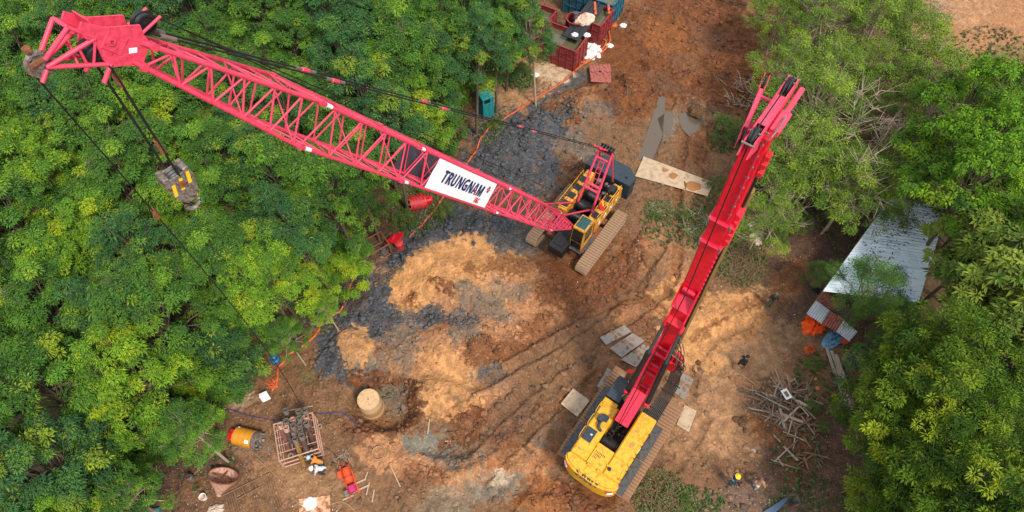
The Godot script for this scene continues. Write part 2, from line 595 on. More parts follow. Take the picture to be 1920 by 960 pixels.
func build_ground() -> void:
	var n := NX * NZ
	hgt.resize(n)
	cr.resize(n)
	cg.resize(n)
	cb.resize(n)
	lump.resize(n)
	gpx.resize(n)
	gpy.resize(n)
	warp_a = noise(101, 0.03, FastNoiseLite.TYPE_SIMPLEX_SMOOTH, 3)
	warp_b = noise(102, 0.12, FastNoiseLite.TYPE_SIMPLEX_SMOOTH, 3)
	var base: Color = SOIL.mud[0]
	for j in NZ:
		for i in NX:
			var k := j * NX + i
			var p := proj(Vector3(X0 + i * CELL, 0, Z0 + j * CELL))
			gpx[k] = p.x
			gpy[k] = p.y
			cr[k] = base.r
			cg[k] = base.g
			cb[k] = base.b
			lump[k] = 0.4
	# --- forest floor
	for s in [[500, 200, 620, 330, 0, "litter"], [100, 700, 330, 300, 0, "litter"], [560, 560, 120, 60, -30, "litter"], [1700, 500, 260, 520, 0, "litter"], [1560, 180, 170, 220, 0, "litter"], [1500, 340, 150, 70, 20, "litter"]]:
		soil(s[0], s[1], s[2], s[3], s[4], s[5], 1.0)
	# --- right of the rig and along the shed
	for s in [[1440, 780, 190, 150, 10, "mud"], [1400, 760, 100, 120, 10, "tan", 0.6], [1440, 660, 100, 80, 0, "tan", 0.55], [1530, 480, 100, 75, -40, "dark"], [1600, 420, 60, 50, 0, "dark"], [1500, 540, 60, 90, 30, "dark", 0.7], [1480, 520, 26, 60, 35, "orange", 0.55], [1560, 790, 70, 130, -10, "dark"], [1590, 870, 80, 80, 0, "dark"],
			[1490, 900, 130, 70, 0, "dark", 0.8], [1420, 945, 140, 40, 0, "grey", 0.45], [1540, 690, 70, 50, 20, "mud"], [1480, 780, 60, 50, 0, "rust", 0.35], [1430, 800, 50, 25, 20, "orange", 0.6], [1410, 720, 40, 25, 20, "pink", 0.6], [1500, 860, 30, 60, 20, "rust", 0.5],
			[1850, 40, 150, 90, 0, "pink", 0.9], [1900, 120, 60, 40, 0, "moss", 0.5], [1800, 20, 60, 30, 0, "tan", 0.6], [1700, 280, 90, 60, 0, "rust", 0.5], [1840, 330, 50, 60, 0, "tan", 0.4]]:
		soil(s[0], s[1], s[2], s[3], s[4], s[5], s[6] if s.size() > 6 else 1.0)
	# --- the dug field at the top
	for s in [[1290, 90, 170, 150, 0, "rust"], [1290, -20, 180, 70, 0, "orange", 0.7], [1180, 40, 70, 60, 0, "mud", 0.8], [1230, 20, 26, 70, 10, "grey", 0.5], [1380, 40, 40, 60, 0, "tan", 0.7], [1200, 110, 80, 50, 30, "rust"], [1240, 110, 40, 20, 25, "orange", 0.7], [1330, 120, 80, 30, -25, "orange", 0.5], [1300, 170, 80, 26, 20, "mud", 0.6], [1370, 150, 30, 50, 0, "rust"],
			[1160, 190, 80, 50, 20, "rust"], [1190, 200, 45, 30, 20, "orange", 0.8], [1270, 250, 110, 70, 0, "mud"], [1260, 300, 90, 50, 0, "mud"], [1330, 270, 40, 60, 0, "orange", 0.4], [1300, 250, 16, 60, -15, "rust", 0.5], [1360, 300, 30, 40, 0, "mud"],
			[1310, 205, 28, 16, 0, "grey", 0.7], [1250, 235, 16, 30, 20, "wet", 0.7], [1300, 225, 24, 16, 20, "wet", 0.6]]:
		soil(s[0], s[1], s[2], s[3], s[4], s[5], s[6] if s.size() > 6 else 1.0)
	# --- path beside the tanks, bank of dark clay round the crane
	for s in [[1010, 130, 70, 60, -30, "tan"], [1040, 140, 40, 16, 10, "pale", 0.7], [950, 200, 50, 60, -40, "tan", 0.8], [890, 270, 36, 70, 35, "mud"], [975, 145, 26, 20, 0, "moss"], [1000, 160, 20, 18, 0, "dark", 0.5],
			[1060, 170, 60, 22, -30, "clay", 0.8], [1130, 170, 30, 16, 0, "mud"], [960, 285, 90, 70, 10, "clay"], [1010, 235, 70, 35, -30, "clay"], [1060, 215, 40, 40, 0, "orange", 0.8], [1095, 205, 62, 42, 0, "rust"], [1085, 195, 40, 30, 0, "pink", 0.6], [1130, 230, 50, 30, 0, "grey", 0.9], [1150, 205, 20, 14, 0, "clay", 0.8],
			[1060, 280, 60, 45, 0, "grey"], [1020, 300, 45, 30, 0, "mud", 0.7], [1040, 340, 60, 45, -30, "rust", 0.75], [970, 330, 50, 24, 10, "grey", 0.7], [1180, 280, 50, 40, 0, "mud"], [1150, 250, 60, 26, 0, "mud", 0.8],
			[1120, 440, 120, 90, -45, "mud"], [1200, 420, 70, 60, -45, "mud"], [1250, 450, 60, 80, 0, "mud"], [1180, 500, 80, 40, -45, "rust", 0.7], [1225, 470, 26, 50, 15, "pink", 0.7], [1265, 440, 26, 50, 15, "tan", 0.4], [1270, 500, 30, 50, 25, "pink", 0.6]]:
		soil(s[0], s[1], s[2], s[3], s[4], s[5], s[6] if s.size() > 6 else 1.0)
	# --- the field in the middle
	for s in [[1000, 600, 260, 150, 0, "rust", 0.8], [860, 440, 120, 45, -8, "clay"], [980, 450, 90, 40, 0, "grey"], [790, 470, 80, 40, -25, "clay"], [1060, 480, 90, 40, -20, "rust", 0.7], [720, 550, 60, 60, 0, "clay"], [660, 600, 70, 60, 0, "clay"], [640, 670, 60, 60, 0, "clay", 0.9], [690, 570, 50, 40, 0, "dark", 0.6],
			[860, 530, 130, 70, -5, "sand"], [760, 545, 48, 55, 10, "sand"], [820, 490, 60, 40, -20, "sand"], [890, 475, 40, 40, 0, "sand"], [960, 520, 60, 40, 15, "sand", 0.8], [790, 600, 36, 34, 0, "pink", 0.8], [1000, 560, 60, 40, 0, "orange", 0.7], [905, 560, 60, 26, 20, "grey", 0.75], [960, 540, 60, 24, 10, "grey", 0.55],
			[800, 595, 40, 26, -10, "clay"], [850, 590, 40, 24, 20, "clay", 0.8], [870, 620, 36, 26, 0, "grey", 0.8], [760, 620, 40, 60, 0, "grey", 0.7], [790, 650, 60, 50, 0, "pink", 0.75], [835, 680, 46, 36, 0, "sand", 0.95], [930, 620, 60, 50, 0, "pink", 0.75], [900, 670, 40, 30, 0, "rust", 0.8], [920, 700, 40, 32, 0, "clay", 0.75], [980, 640, 40, 30, 0, "pink", 0.7],
			[670, 645, 36, 46, -20, "sand", 0.95], [710, 690, 30, 40, -30, "grey", 0.7], [690, 680, 26, 20, 0, "wet", 0.5], [730, 600, 30, 40, 0, "clay", 0.6]]:
		soil(s[0], s[1], s[2], s[3], s[4], s[5], s[6] if s.size() > 6 else 1.0)
	for s in [[1080, 640, 150, 60, -22, "mud", 0.85], [1130, 600, 120, 50, -25, "rust", 0.6], [1060, 690, 120, 60, -30, "mud", 0.8], [1000, 760, 90, 70, -40, "mud", 0.9], [1330, 610, 100, 55, -15, "sand"], [1300, 650, 70, 50, 0, "sand", 0.9], [1260, 560, 50, 40, 0, "sand", 0.85], [1380, 600, 50, 50, 0, "orange", 0.5], [1400, 660, 50, 30, 0, "tan", 0.7], [1300, 560, 40, 20, 0, "rust", 0.4], [1190, 580, 40, 20, -30, "pink", 0.6],
			[700, 745, 90, 55, 0, "mud"], [600, 740, 80, 50, 0, "mud"], [570, 690, 80, 40, -30, "mud"], [575, 705, 22, 16, 0, "moss", 0.45], [830, 745, 80, 46, 0, "sand"], [890, 770, 70, 26, -10, "rust"], [900, 740, 60, 30, 0, "pink", 0.7], [960, 790, 60, 50, -50, "rust", 0.7], [990, 830, 30, 60, 30, "wet", 0.45], [740, 850, 90, 46, 0, "pink"], [860, 880, 80, 40, -15, "pink", 0.9], [970, 870, 60, 40, -10, "pink"], [1030, 930, 70, 40, 0, "orange"], [1100, 930, 60, 40, 0, "rust"],
			[820, 830, 62, 26, 5, "wet"], [860, 850, 50, 20, 0, "grey", 0.8], [880, 810, 60, 18, -15, "rust", 0.8], [940, 910, 50, 26, 0, "wet", 0.7], [930, 890, 30, 14, 0, "pale", 0.55], [830, 935, 70, 26, -10, "wet", 0.5], [720, 930, 80, 30, 0, "mud", 0.9], [790, 890, 50, 20, 0, "rust", 0.5],
			[560, 880, 130, 60, 0, "mud"], [520, 890, 60, 40, 0, "tan", 0.5], [600, 910, 70, 30, 0, "tan", 0.45], [350, 870, 130, 90, 0, "dark"], [430, 790, 80, 50, 0, "mud", 0.8], [420, 920, 90, 40, 0, "mud", 0.7], [560, 800, 60, 60, 0, "mud", 0.9], [490, 860, 60, 16, 10, "tan", 0.5], [480, 835, 40, 16, 0, "grey", 0.6], [450, 750, 40, 14, 0, "pale", 0.5], [650, 780, 40, 60, 0, "mud"], [1110, 860, 70, 60, 0, "rust", 0.6], [1250, 880, 80, 60, 0, "mud"], [1300, 800, 70, 60, 0, "tan", 0.5]]:
		soil(s[0], s[1], s[2], s[3], s[4], s[5], s[6] if s.size() > 6 else 1.0)
	# --- the broad sheets that show most: dark clay, then sand
	for s in [[1290, 85, 140, 110, 0, "rust"], [1205, 125, 70, 42, 25, "rust"], [1175, 190, 60, 36, 15, "rust", 0.8], [1340, 150, 70, 50, 0, "rust", 0.9], [1250, 60, 60, 26, 10, "orange", 0.55], [1320, 130, 50, 16, -25, "orange", 0.5], [1285, 100, 30, 16, 10, "mud", 0.5], [1330, 60, 40, 20, 0, "dark", 0.5], [1250, 160, 50, 12, 20, "dark", 0.5], [955, 290, 92, 62, 12, "clay"], [1015, 245, 66, 30, -28, "clay"], [1010, 345, 44, 30, 20, "clay", 0.8], [900, 310, 36, 40, 30, "clay"], [850, 428, 120, 34, -6, "clay"], [950, 440, 60, 26, 8, "clay", 0.75], [765, 478, 66, 30, -28, "clay"], [712, 540, 34, 50, 20, "clay"], [690, 598, 56, 32, -30, "clay"], [634, 655, 44, 58, 10, "clay"], [672, 706, 46, 20, 0, "clay", 0.8], [735, 610, 30, 34, 0, "clay", 0.8], [800, 598, 44, 24, -8, "clay"], [862, 600, 44, 22, 16, "clay", 0.9], [925, 700, 34, 26, 0, "clay", 0.85],
			[880, 560, 170, 70, 10, "pink", 0.85], [850, 680, 130, 90, 0, "pink", 0.85], [990, 560, 70, 60, 20, "pink", 0.6], [835, 500, 92, 44, -14, "sand", 0.9], [765, 545, 50, 48, 15, "sand", 0.95], [888, 478, 36, 34, 0, "sand"], [905, 545, 66, 26, 14, "sand", 0.7], [838, 692, 46, 34, 10, "sand", 0.85], [668, 650, 32, 46, -22, "sand", 0.85], [820, 745, 84, 40, 0, "sand", 0.8], [1335, 602, 100, 44, -18, "sand", 0.85], [1296, 650, 64, 46, 0, "sand", 0.85], [1256, 548, 36, 30, 0, "sand", 0.7],
			[905, 570, 60, 20, 24, "grey", 0.8], [960, 545, 50, 18, 8, "grey", 0.6], [802, 596, 38, 20, -8, "clay", 0.9], [858, 598, 40, 18, 16, "clay", 0.75], [870, 628, 34, 20, 10, "grey", 0.8], [760, 640, 30, 50, 10, "grey", 0.7], [922, 700, 30, 24, 0, "clay", 0.75], [905, 660, 40, 26, 0, "rust", 0.7], [830, 540, 18, 10, 20, "rust", 0.7], [770, 560, 12, 10, 0, "rust", 0.6], [960, 650, 40, 22, -20, "rust", 0.6], [1000, 610, 40, 16, -30, "rust", 0.6], [880, 510, 20, 8, 30, "rust", 0.5], [1040, 540, 50, 30, -10, "rust", 0.7], [950, 500, 40, 18, 0, "rust", 0.5],
			[1050, 640, 120, 26, -30, "mud", 0.9], [1000, 720, 110, 30, -38, "mud", 0.9], [1100, 590, 90, 20, -28, "dark", 0.5], [960, 780, 70, 24, -45, "dark", 0.5],
			[718, 757, 84, 56, 5, "mud"], [700, 712, 60, 12, 5, "rust"], [770, 760, 14, 40, 10, "rust", 0.8], [690, 800, 50, 16, 0, "rust", 0.7], [700, 725, 50, 14, 0, "wet", 0.7], [735, 740, 30, 20, 40, "grey", 0.6]]:
		soil(s[0], s[1], s[2], s[3], s[4], s[5], s[6] if s.size() > 6 else 1.0)
	# --- relief
	for s in [[1290, 90, 110, 90, 0, -0.9, 0.3], [1170, 150, 70, 60, 20, 0.9, 0.1], [1095, 205, 70, 45, 0, 1.1, 0.1], [1220, 130, 60, 20, 25, 0.5, 0.1], [1330, 150, 90, 18, 20, 0.5, 0.1], [1270, 40, 90, 30, 0, 0.6, 0.1], [1310, 205, 26, 18, 0, 0.6, 0.1], [960, 280, 90, 60, 0, 0.55, 0.2], [1010, 240, 70, 30, -30, 0.4, 0.2], [860, 440, 100, 36, -8, 0.55, 0.2], [780, 480, 60, 34, -20, 0.5, 0.2],
			[850, 520, 130, 70, -5, 0.5, 0.3], [700, 570, 60, 60, 0, 0.4, 0.2], [660, 650, 60, 60, 0, 0.4, 0.2], [880, 640, 110, 70, 0, 0.4, 0.3], [820, 740, 90, 36, 0, 0.45, 0.3], [718, 757, 84, 60, 5, -1.0, 0.5], [712, 803, 44, 14, -6, -0.4, 0.3], [700, 724, 42, 12, 0, -0.3, 0.3], [752, 752, 16, 26, 20, -0.2, 0.2], [700, 812, 60, 14, -8, 0.35, 0.1], [835, 838, 66, 26, 0, -0.55, 0.4], [880, 885, 90, 26, -20, 0.35, 0.2], [990, 880, 60, 40, -20, 0.35, 0.2], [1010, 940, 60, 20, 0, 0.3, 0.2], [740, 865, 80, 30, 0, 0.2, 0.2], [1340, 600, 90, 40, -15, 0.25, 0.2], [1410, 795, 26, 16, 0, 0.35, 0.2]]:
		raise_ground(s[0], s[1], s[2], s[3], s[4], s[5], s[6])
	# --- wheel and crawler ruts
	rut([[860, 860], [960, 760], [1060, 680], [1180, 600], [1260, 540]], 0.42, 0.13, "mud", 0.5)
	rut([[900, 900], [1010, 790], [1100, 720], [1150, 690]], 0.42, 0.15, "rust", 0.45)
	rut([[840, 760], [940, 700], [1050, 640], [1160, 560], [1230, 480]], 0.4, 0.14, "mud", 0.6)
	rut([[930, 680], [1030, 620], [1120, 580], [1200, 560], [1250, 590]], 0.35, 0.12, "rust", 0.5)
	rut([[1190, 560], [1240, 460], [1300, 390], [1330, 300], [1330, 200]], 0.4, 0.12, "mud", 0.5)
	rut([[1250, 560], [1270, 480], [1270, 400], [1275, 310], [1290, 220]], 0.4, 0.14, "rust", 0.45)
	rut([[1220, 300], [1240, 240], [1260, 180]], 0.4, 0.14, "mud", 0.4)
	rut([[1280, 720], [1340, 640], [1420, 600], [1500, 540]], 0.32, 0.08, "mud", 0.35)
	rut([[1290, 640], [1360, 590], [1430, 560]], 0.3, 0.08, "rust", 0.45)
	rut([[1480, 590], [1530, 500], [1590, 410]], 0.28, 0.07, "dark", 0.6, false)
	rut([[950, 960], [1010, 870], [1040, 810]], 0.4, 0.1, "rust", 0.4)
	rut([[1220, 930], [1290, 850], [1330, 780]], 0.35, 0.07, "mud", 0.4)
	# --- hollows that hold water
	for q in PUDDLES:
		hollow(q, -0.03, 0.09)
	# --- level standing for the machines
	level_ground(4.5, -26.9, 2.6, 3.2, deg_to_rad(145), 0.05)
	level_ground(6.3, -12.7, 2.7, 3.8, deg_to_rad(-35.4), 0.0)
	level_ground(-12.2, -12.2, 1.6, 1.6, 0.3, 0.0)
	level_ground(-12.4, -9.5, 4.5, 1.8, 0, 0.0)
	level_ground(-15.5, -12.2, 1.6, 1.3, 0, 0.0)
	level_ground(7.1, -42.0, 1.3, 1.3, 0.0, 0.35)
	level_ground(5.4, -45.2, 4.2, 4.0, 0.3, 0.0)
	level_ground(22.5, -22.0, 4.0, 5.0, 0.3, 0.0)
	# --- clods and crumbs
	var clod := noise(201, 1.0, FastNoiseLite.TYPE_CELLULAR, 1)
	clod.cellular_return_type = FastNoiseLite.RETURN_DISTANCE
	clod.frequency = 1.15
	clod.domain_warp_enabled = true
	clod.domain_warp_amplitude = 0.5
	clod.domain_warp_frequency = 1.2
	var clod2 := noise(202, 2.3, FastNoiseLite.TYPE_CELLULAR, 1)
	clod2.cellular_return_type = FastNoiseLite.RETURN_DISTANCE
	clod2.domain_warp_enabled = true
	clod2.domain_warp_amplitude = 0.3
	clod2.domain_warp_frequency = 2.0
	var swell := noise(203, 0.5, FastNoiseLite.TYPE_SIMPLEX_SMOOTH, 4)
	for j in NZ:
		for i in NX:
			var k := j * NX + i
			var x := X0 + i * CELL
			var z := Z0 + j * CELL
			var l := lump[k]
			var ca := clod.get_noise_2d(x, z)
			var cb2 := clod2.get_noise_2d(x, z)
			hgt[k] += l * l * (0.30 * (1.0 - (ca + 1.0) * (ca + 1.0)) + 0.13 * (1.0 - (cb2 + 1.0) * (cb2 + 1.0)) - 0.25) + (0.025 + 0.225 * l) * swell.get_noise_2d(x, z)
			var edge := minf(minf(i, NX - 1 - i), minf(j, NZ - 1 - j)) * CELL
			hgt[k] *= smoothstep(0.0, 3.0, edge)
	# --- colour sheet, 24 texels to the metre
	var tw := (NX - 1) * 3
	var th := (NZ - 1) * 3
	var wa := noise(301, 0.05, FastNoiseLite.TYPE_SIMPLEX_SMOOTH, 3).get_image(tw, th).get_data()
	var wb := noise(302, 0.05, FastNoiseLite.TYPE_SIMPLEX_SMOOTH, 3).get_image(tw, th).get_data()
	var fine := noise(303, 0.22, FastNoiseLite.TYPE_SIMPLEX, 3).get_image(tw, th).get_data()
	var mid := noise(304, 0.045, FastNoiseLite.TYPE_SIMPLEX, 4).get_image(tw, th).get_data()
	var cell_noise := noise(305, 0.13, FastNoiseLite.TYPE_CELLULAR, 1)
	cell_noise.cellular_return_type = FastNoiseLite.RETURN_CELL_VALUE
	var cell := cell_noise.get_image(tw, th).get_data()
	var out := PackedByteArray()
	out.resize(tw * th * 3)
	var o := 0
	for j in th:
		for i in tw:
			var p := j * tw + i
			var gi := clampi((i + (wa[p] - 128) / 14 + (cell[p] - 128) / 16) / 3, 0, NX - 1)
			var gj := clampi((j + (wb[p] - 128) / 14 + ((cell[p] * 7) % 256 - 128) / 16) / 3, 0, NZ - 1)
			var k := gj * NX + gi
			var l := lump[k]
			var g := 0.99 + (fine[p] - 128) * 0.0008 + (mid[p] - 128) * 0.0013 + (cell[p] - 128) * 0.0010 * l
			# crumbs of the neighbouring soils mixed in
			var r := cr[k] * g
			var gg := cg[k] * g
			var b := cb[k] * g
			if mid[p] > 160 and l > 0.35:
				var t := minf((mid[p] - 160) * 0.014, 0.5)
				r = lerpf(r, 0.40, t)
				gg = lerpf(gg, 0.27, t)
				b = lerpf(b, 0.18, t)
			elif fine[p] > 212:
				r = lerpf(r, 0.78, 0.35)
				gg = lerpf(gg, 0.64, 0.35)
				b = lerpf(b, 0.50, 0.35)
			out[o] = int(clampf(r, 0, 1) * 255)
			out[o + 1] = int(clampf(gg, 0, 1) * 255)
			out[o + 2] = int(clampf(b, 0, 1) * 255)
			o += 3
	var gm := StandardMaterial3D.new()
	gm.albedo_texture = ImageTexture.create_from_image(Image.create_from_data(tw, th, false, Image.FORMAT_RGB8, out))
	gm.roughness = 0.8
	gm.metallic_specular = 0.3
	var bump := noise(306, 0.12, FastNoiseLite.TYPE_SIMPLEX, 4).get_image(tw, th)
	bump.convert(Image.FORMAT_RGBA8)
	bump.bump_map_to_normal_map(1.7)
	gm.normal_enabled = true
	gm.normal_texture = ImageTexture.create_from_image(bump)
	gm.normal_scale = 0.9
	var V := PackedVector3Array()
	var U := PackedVector2Array()
	var I := PackedInt32Array()
	V.resize(n)
	U.resize(n)
	for j in NZ:
		for i in NX:
			var k := j * NX + i
			V[k] = Vector3(X0 + i * CELL, hgt[k], Z0 + j * CELL)
			U[k] = Vector2(float(i) / (NX - 1), float(j) / (NZ - 1))
	var N := PackedVector3Array()
	N.resize(n)
	for j in NZ:
		for i in NX:
			var k := j * NX + i
			var hx := hgt[k - 1 if i > 0 else k] - hgt[k + 1 if i < NX - 1 else k]
			var hz := hgt[k - NX if j > 0 else k] - hgt[k + NX if j < NZ - 1 else k]
			N[k] = Vector3(hx, 2.0 * CELL, hz).normalized()
	I.resize((NX - 1) * (NZ - 1) * 6)
	o = 0
	for j in NZ - 1:
		for i in NX - 1:
			var k := j * NX + i
			I[o] = k
			I[o + 1] = k + 1
			I[o + 2] = k + NX + 1
			I[o + 3] = k
			I[o + 4] = k + NX + 1
			I[o + 5] = k + NX
			o += 6
	var arr := []
	arr.resize(Mesh.ARRAY_MAX)
	arr[Mesh.ARRAY_VERTEX] = V
	arr[Mesh.ARRAY_NORMAL] = N
	arr[Mesh.ARRAY_TEX_UV] = U
	arr[Mesh.ARRAY_INDEX] = I
	var mesh := ArrayMesh.new()
	mesh.add_surface_from_arrays(Mesh.PRIMITIVE_TRIANGLES, arr)
	mesh.surface_set_material(0, gm)
	# the same sheet goes on to the horizon
	var st := ns()
	var X1 := X0 + (NX - 1) * CELL
	var Z1 := Z0 + (NZ - 1) * CELL
	var far := 700.0
	for q in [[-far, -far, far, Z0], [-far, Z1, far, far], [-far, Z0, X0, Z1], [X1, Z0, far, Z1]]:
		tri(st, Vector3(q[0], 0, q[1]), Vector3(q[2], 0, q[1]), Vector3(q[2], 0, q[3]))
		tri(st, Vector3(q[0], 0, q[1]), Vector3(q[2], 0, q[3]), Vector3(q[0], 0, q[3]))
	st.generate_normals()
	var fm := mat(Color(1, 1, 1), 0.9, 0.0, ramp_tex(23, 0.02, Color8(86, 68, 48), Color8(98, 76, 54), Color8(76, 78, 44), 0.45, 0.6), 9.0)
	st.set_material(fm)
	st.commit(mesh)
	var go := MeshInstance3D.new()
	go.name = "ground"
	go.mesh = mesh
	add_child(go)
	structure(go)

# ---------------------------------------------------------------- trees
func pick(r: RandomNumberGenerator, pal: Array) -> Color:
	var t := r.randf()
	for p in pal:
		if t < p[0]:
			return p[1]
		t -= p[0]
	return pal[-1][1]

# leaves gathered in whorls, whorls gathered in clumps that sit on the limb ends
func grow(sd: int, o: Dictionary) -> Dictionary:
	var r := RandomNumberGenerator.new()
	r.seed = sd
	var V := PackedVector3Array()
	var C := PackedColorArray()
	var limbs := ns()
	var top: float = o.top
	var low: float = o.low
	var R: float = o.R
	var trunk_top := low + (top - low) * 0.45
	var lean := Vector3(r.randf_range(-0.5, 0.5), 0, r.randf_range(-0.5, 0.5))
	var tr: float = o.trunk
	tube(limbs, Vector3(0, -0.3, 0), Vector3(lean.x * 0.5, low * 0.8, lean.z * 0.5), tr, tr * 0.75, 8, false)
	tube(limbs, Vector3(lean.x * 0.5, low * 0.8, lean.z * 0.5), Vector3(lean.x, trunk_top, lean.z), tr * 0.75, tr * 0.5, 8, false)
	for c in int(o.clumps):
		var a := TAU * (c * 0.618034 + r.randf() * 0.12)
		var rr := R * sqrt((c + 0.4) / float(o.clumps)) * r.randf_range(0.85, 1.08)
		var fall := rr / R
		var y := lerpf(top, low, pow(fall, 1.7) * 0.75) + r.randf_range(-0.9, 0.45) * (top - low) * 0.34
		var cen := Vector3(lean.x + cos(a) * rr, y, lean.z + sin(a) * rr)
		var rc: float = float(o.rc) * r.randf_range(0.75, 1.25)
		var root := Vector3(lean.x, lerpf(low * 0.8, trunk_top, r.randf()), lean.z)
		var knee := root.lerp(cen, 0.5) + Vector3(0, r.randf_range(-0.1, 0.5), 0)
		tube(limbs, root, knee, tr * 0.4, tr * 0.22, 5, false)
		tube(limbs, knee, cen + Vector3(0, rc * 0.2, 0), tr * 0.22, 0.012, 5, false)
		for b in int(o.get("twigs", 3)):
			var e := cen + Vector3(r.randf_range(-1, 1), r.randf_range(-0.3, 0.9), r.randf_range(-1, 1)) * rc * float(o.get("twig_len", 1.0))
			tube(limbs, knee.lerp(cen, r.randf_range(0.3, 1.0)), e, 0.022, 0.006, 4, false)
		if o.has("bare") and r.randf() < float(o.bare):
			continue
		var clump_col := pick(r, o.pal)
		for w in int(o.whorls):
			var d := Vector3(r.randf_range(-1, 1), r.randf_range(-0.35, 1.0), r.randf_range(-1, 1))
			if d.length() < 0.05:
				continue
			d = d.normalized()
			var p := cen + d * rc * Vector3(1, 0.7, 1) * sqrt(r.randf_range(0.3, 1.0))
			var up := (d * 0.6 + Vector3(r.randf_range(-0.25, 0.25), 0.8, r.randf_range(-0.25, 0.25))).normalized()
			var col := clump_col.lerp(pick(r, o.pal), 0.45) * r.randf_range(0.8, 1.2)
			var f := frame_of(up)
			var nl: int = o.leaves
			var ll: float = o.ll
			var lw: float = o.lw
			var spin := r.randf() * TAU
			var big := r.randf_range(0.6, 1.3)
			for l in nl:
				var t := spin + l * 2.39996
				var tilt := lerpf(float(o.t0), float(o.t1), float(l) / nl) + r.randf_range(-0.2, 0.2)
				var out := (f.x * cos(t) + f.z * sin(t))
				var dir := out * cos(tilt) + up * sin(tilt)
				var side := up.cross(out).rotated(dir, r.randf_range(-0.7, 0.7))
				var base := p + dir * ll * big * float(o.stalk) * r.randf_range(0.6, 1.3)
				var len := ll * big * r.randf_range(0.7, 1.2)
				var m := base + dir * len * 0.48 - side.cross(dir) * 0.0
				var tip := base + dir * len - Vector3(0, len * 0.25, 0)
				var hw := lw * big * 0.5 * r.randf_range(0.8, 1.2)
				V.append_array([base, m + side * hw, tip, base, tip, m - side * hw])
				var cc := col * r.randf_range(0.88, 1.12)
				C.append_array([cc, cc, cc, cc, cc, cc])
	var arr := []
	arr.resize(Mesh.ARRAY_MAX)
	arr[Mesh.ARRAY_VERTEX] = V
	arr[Mesh.ARRAY_COLOR] = C
	var crown := ArrayMesh.new()
	if V.size() > 0:
		crown.add_surface_from_arrays(Mesh.PRIMITIVE_TRIANGLES, arr)
	limbs.generate_normals()
	return {"crown": crown, "limbs": limbs.commit()}

func plant_tree(kind: Dictionary, called: String, label: String, category: String, where: Vector3, turn: float, size: float, group: String, bark: Material) -> Node3D:
	var t := thing(called, label, category, where, turn, group)
	t.scale = Vector3.ONE * size
	mi(kind.limbs, bark, "trunk", t)
	mi(kind.crown, M.leaf, "crown", t)
	return t

func tree_text(tone: int, q: Vector2) -> String:
	var look: String = ["mid green rubber tree", "dark blue green rubber tree", "yellow green tipped rubber tree"][tone]
	var boom_y := 95.0 + (q.x - 250.0) * 0.40
	var place := "in the plantation on the hook's side of the boom"
	if q.distance_to(Vector2(340, 330)) < 130.0:
		place = "right behind the hanging hook block"
	elif absf(q.y - boom_y) < 60.0 and q.x > 150.0:
		place = "straight behind the lattice boom"
	elif q.y < boom_y and q.x > 820.0:
		place = "between the lattice boom's ropes and the settling tanks"
	elif q.y < boom_y:
		place = "beyond the lattice boom and its pendant ropes"
	elif q.x > 480.0:
		place = "between the lattice boom and the dark clay edge"
	elif q.y > 640.0 and q.x > 180.0:
		place = "at the clearing with the yellow casing drum"
	return look + " " + place

func lin(r: float, g: float, b: float) -> Color:
	return Color(r, g, b)

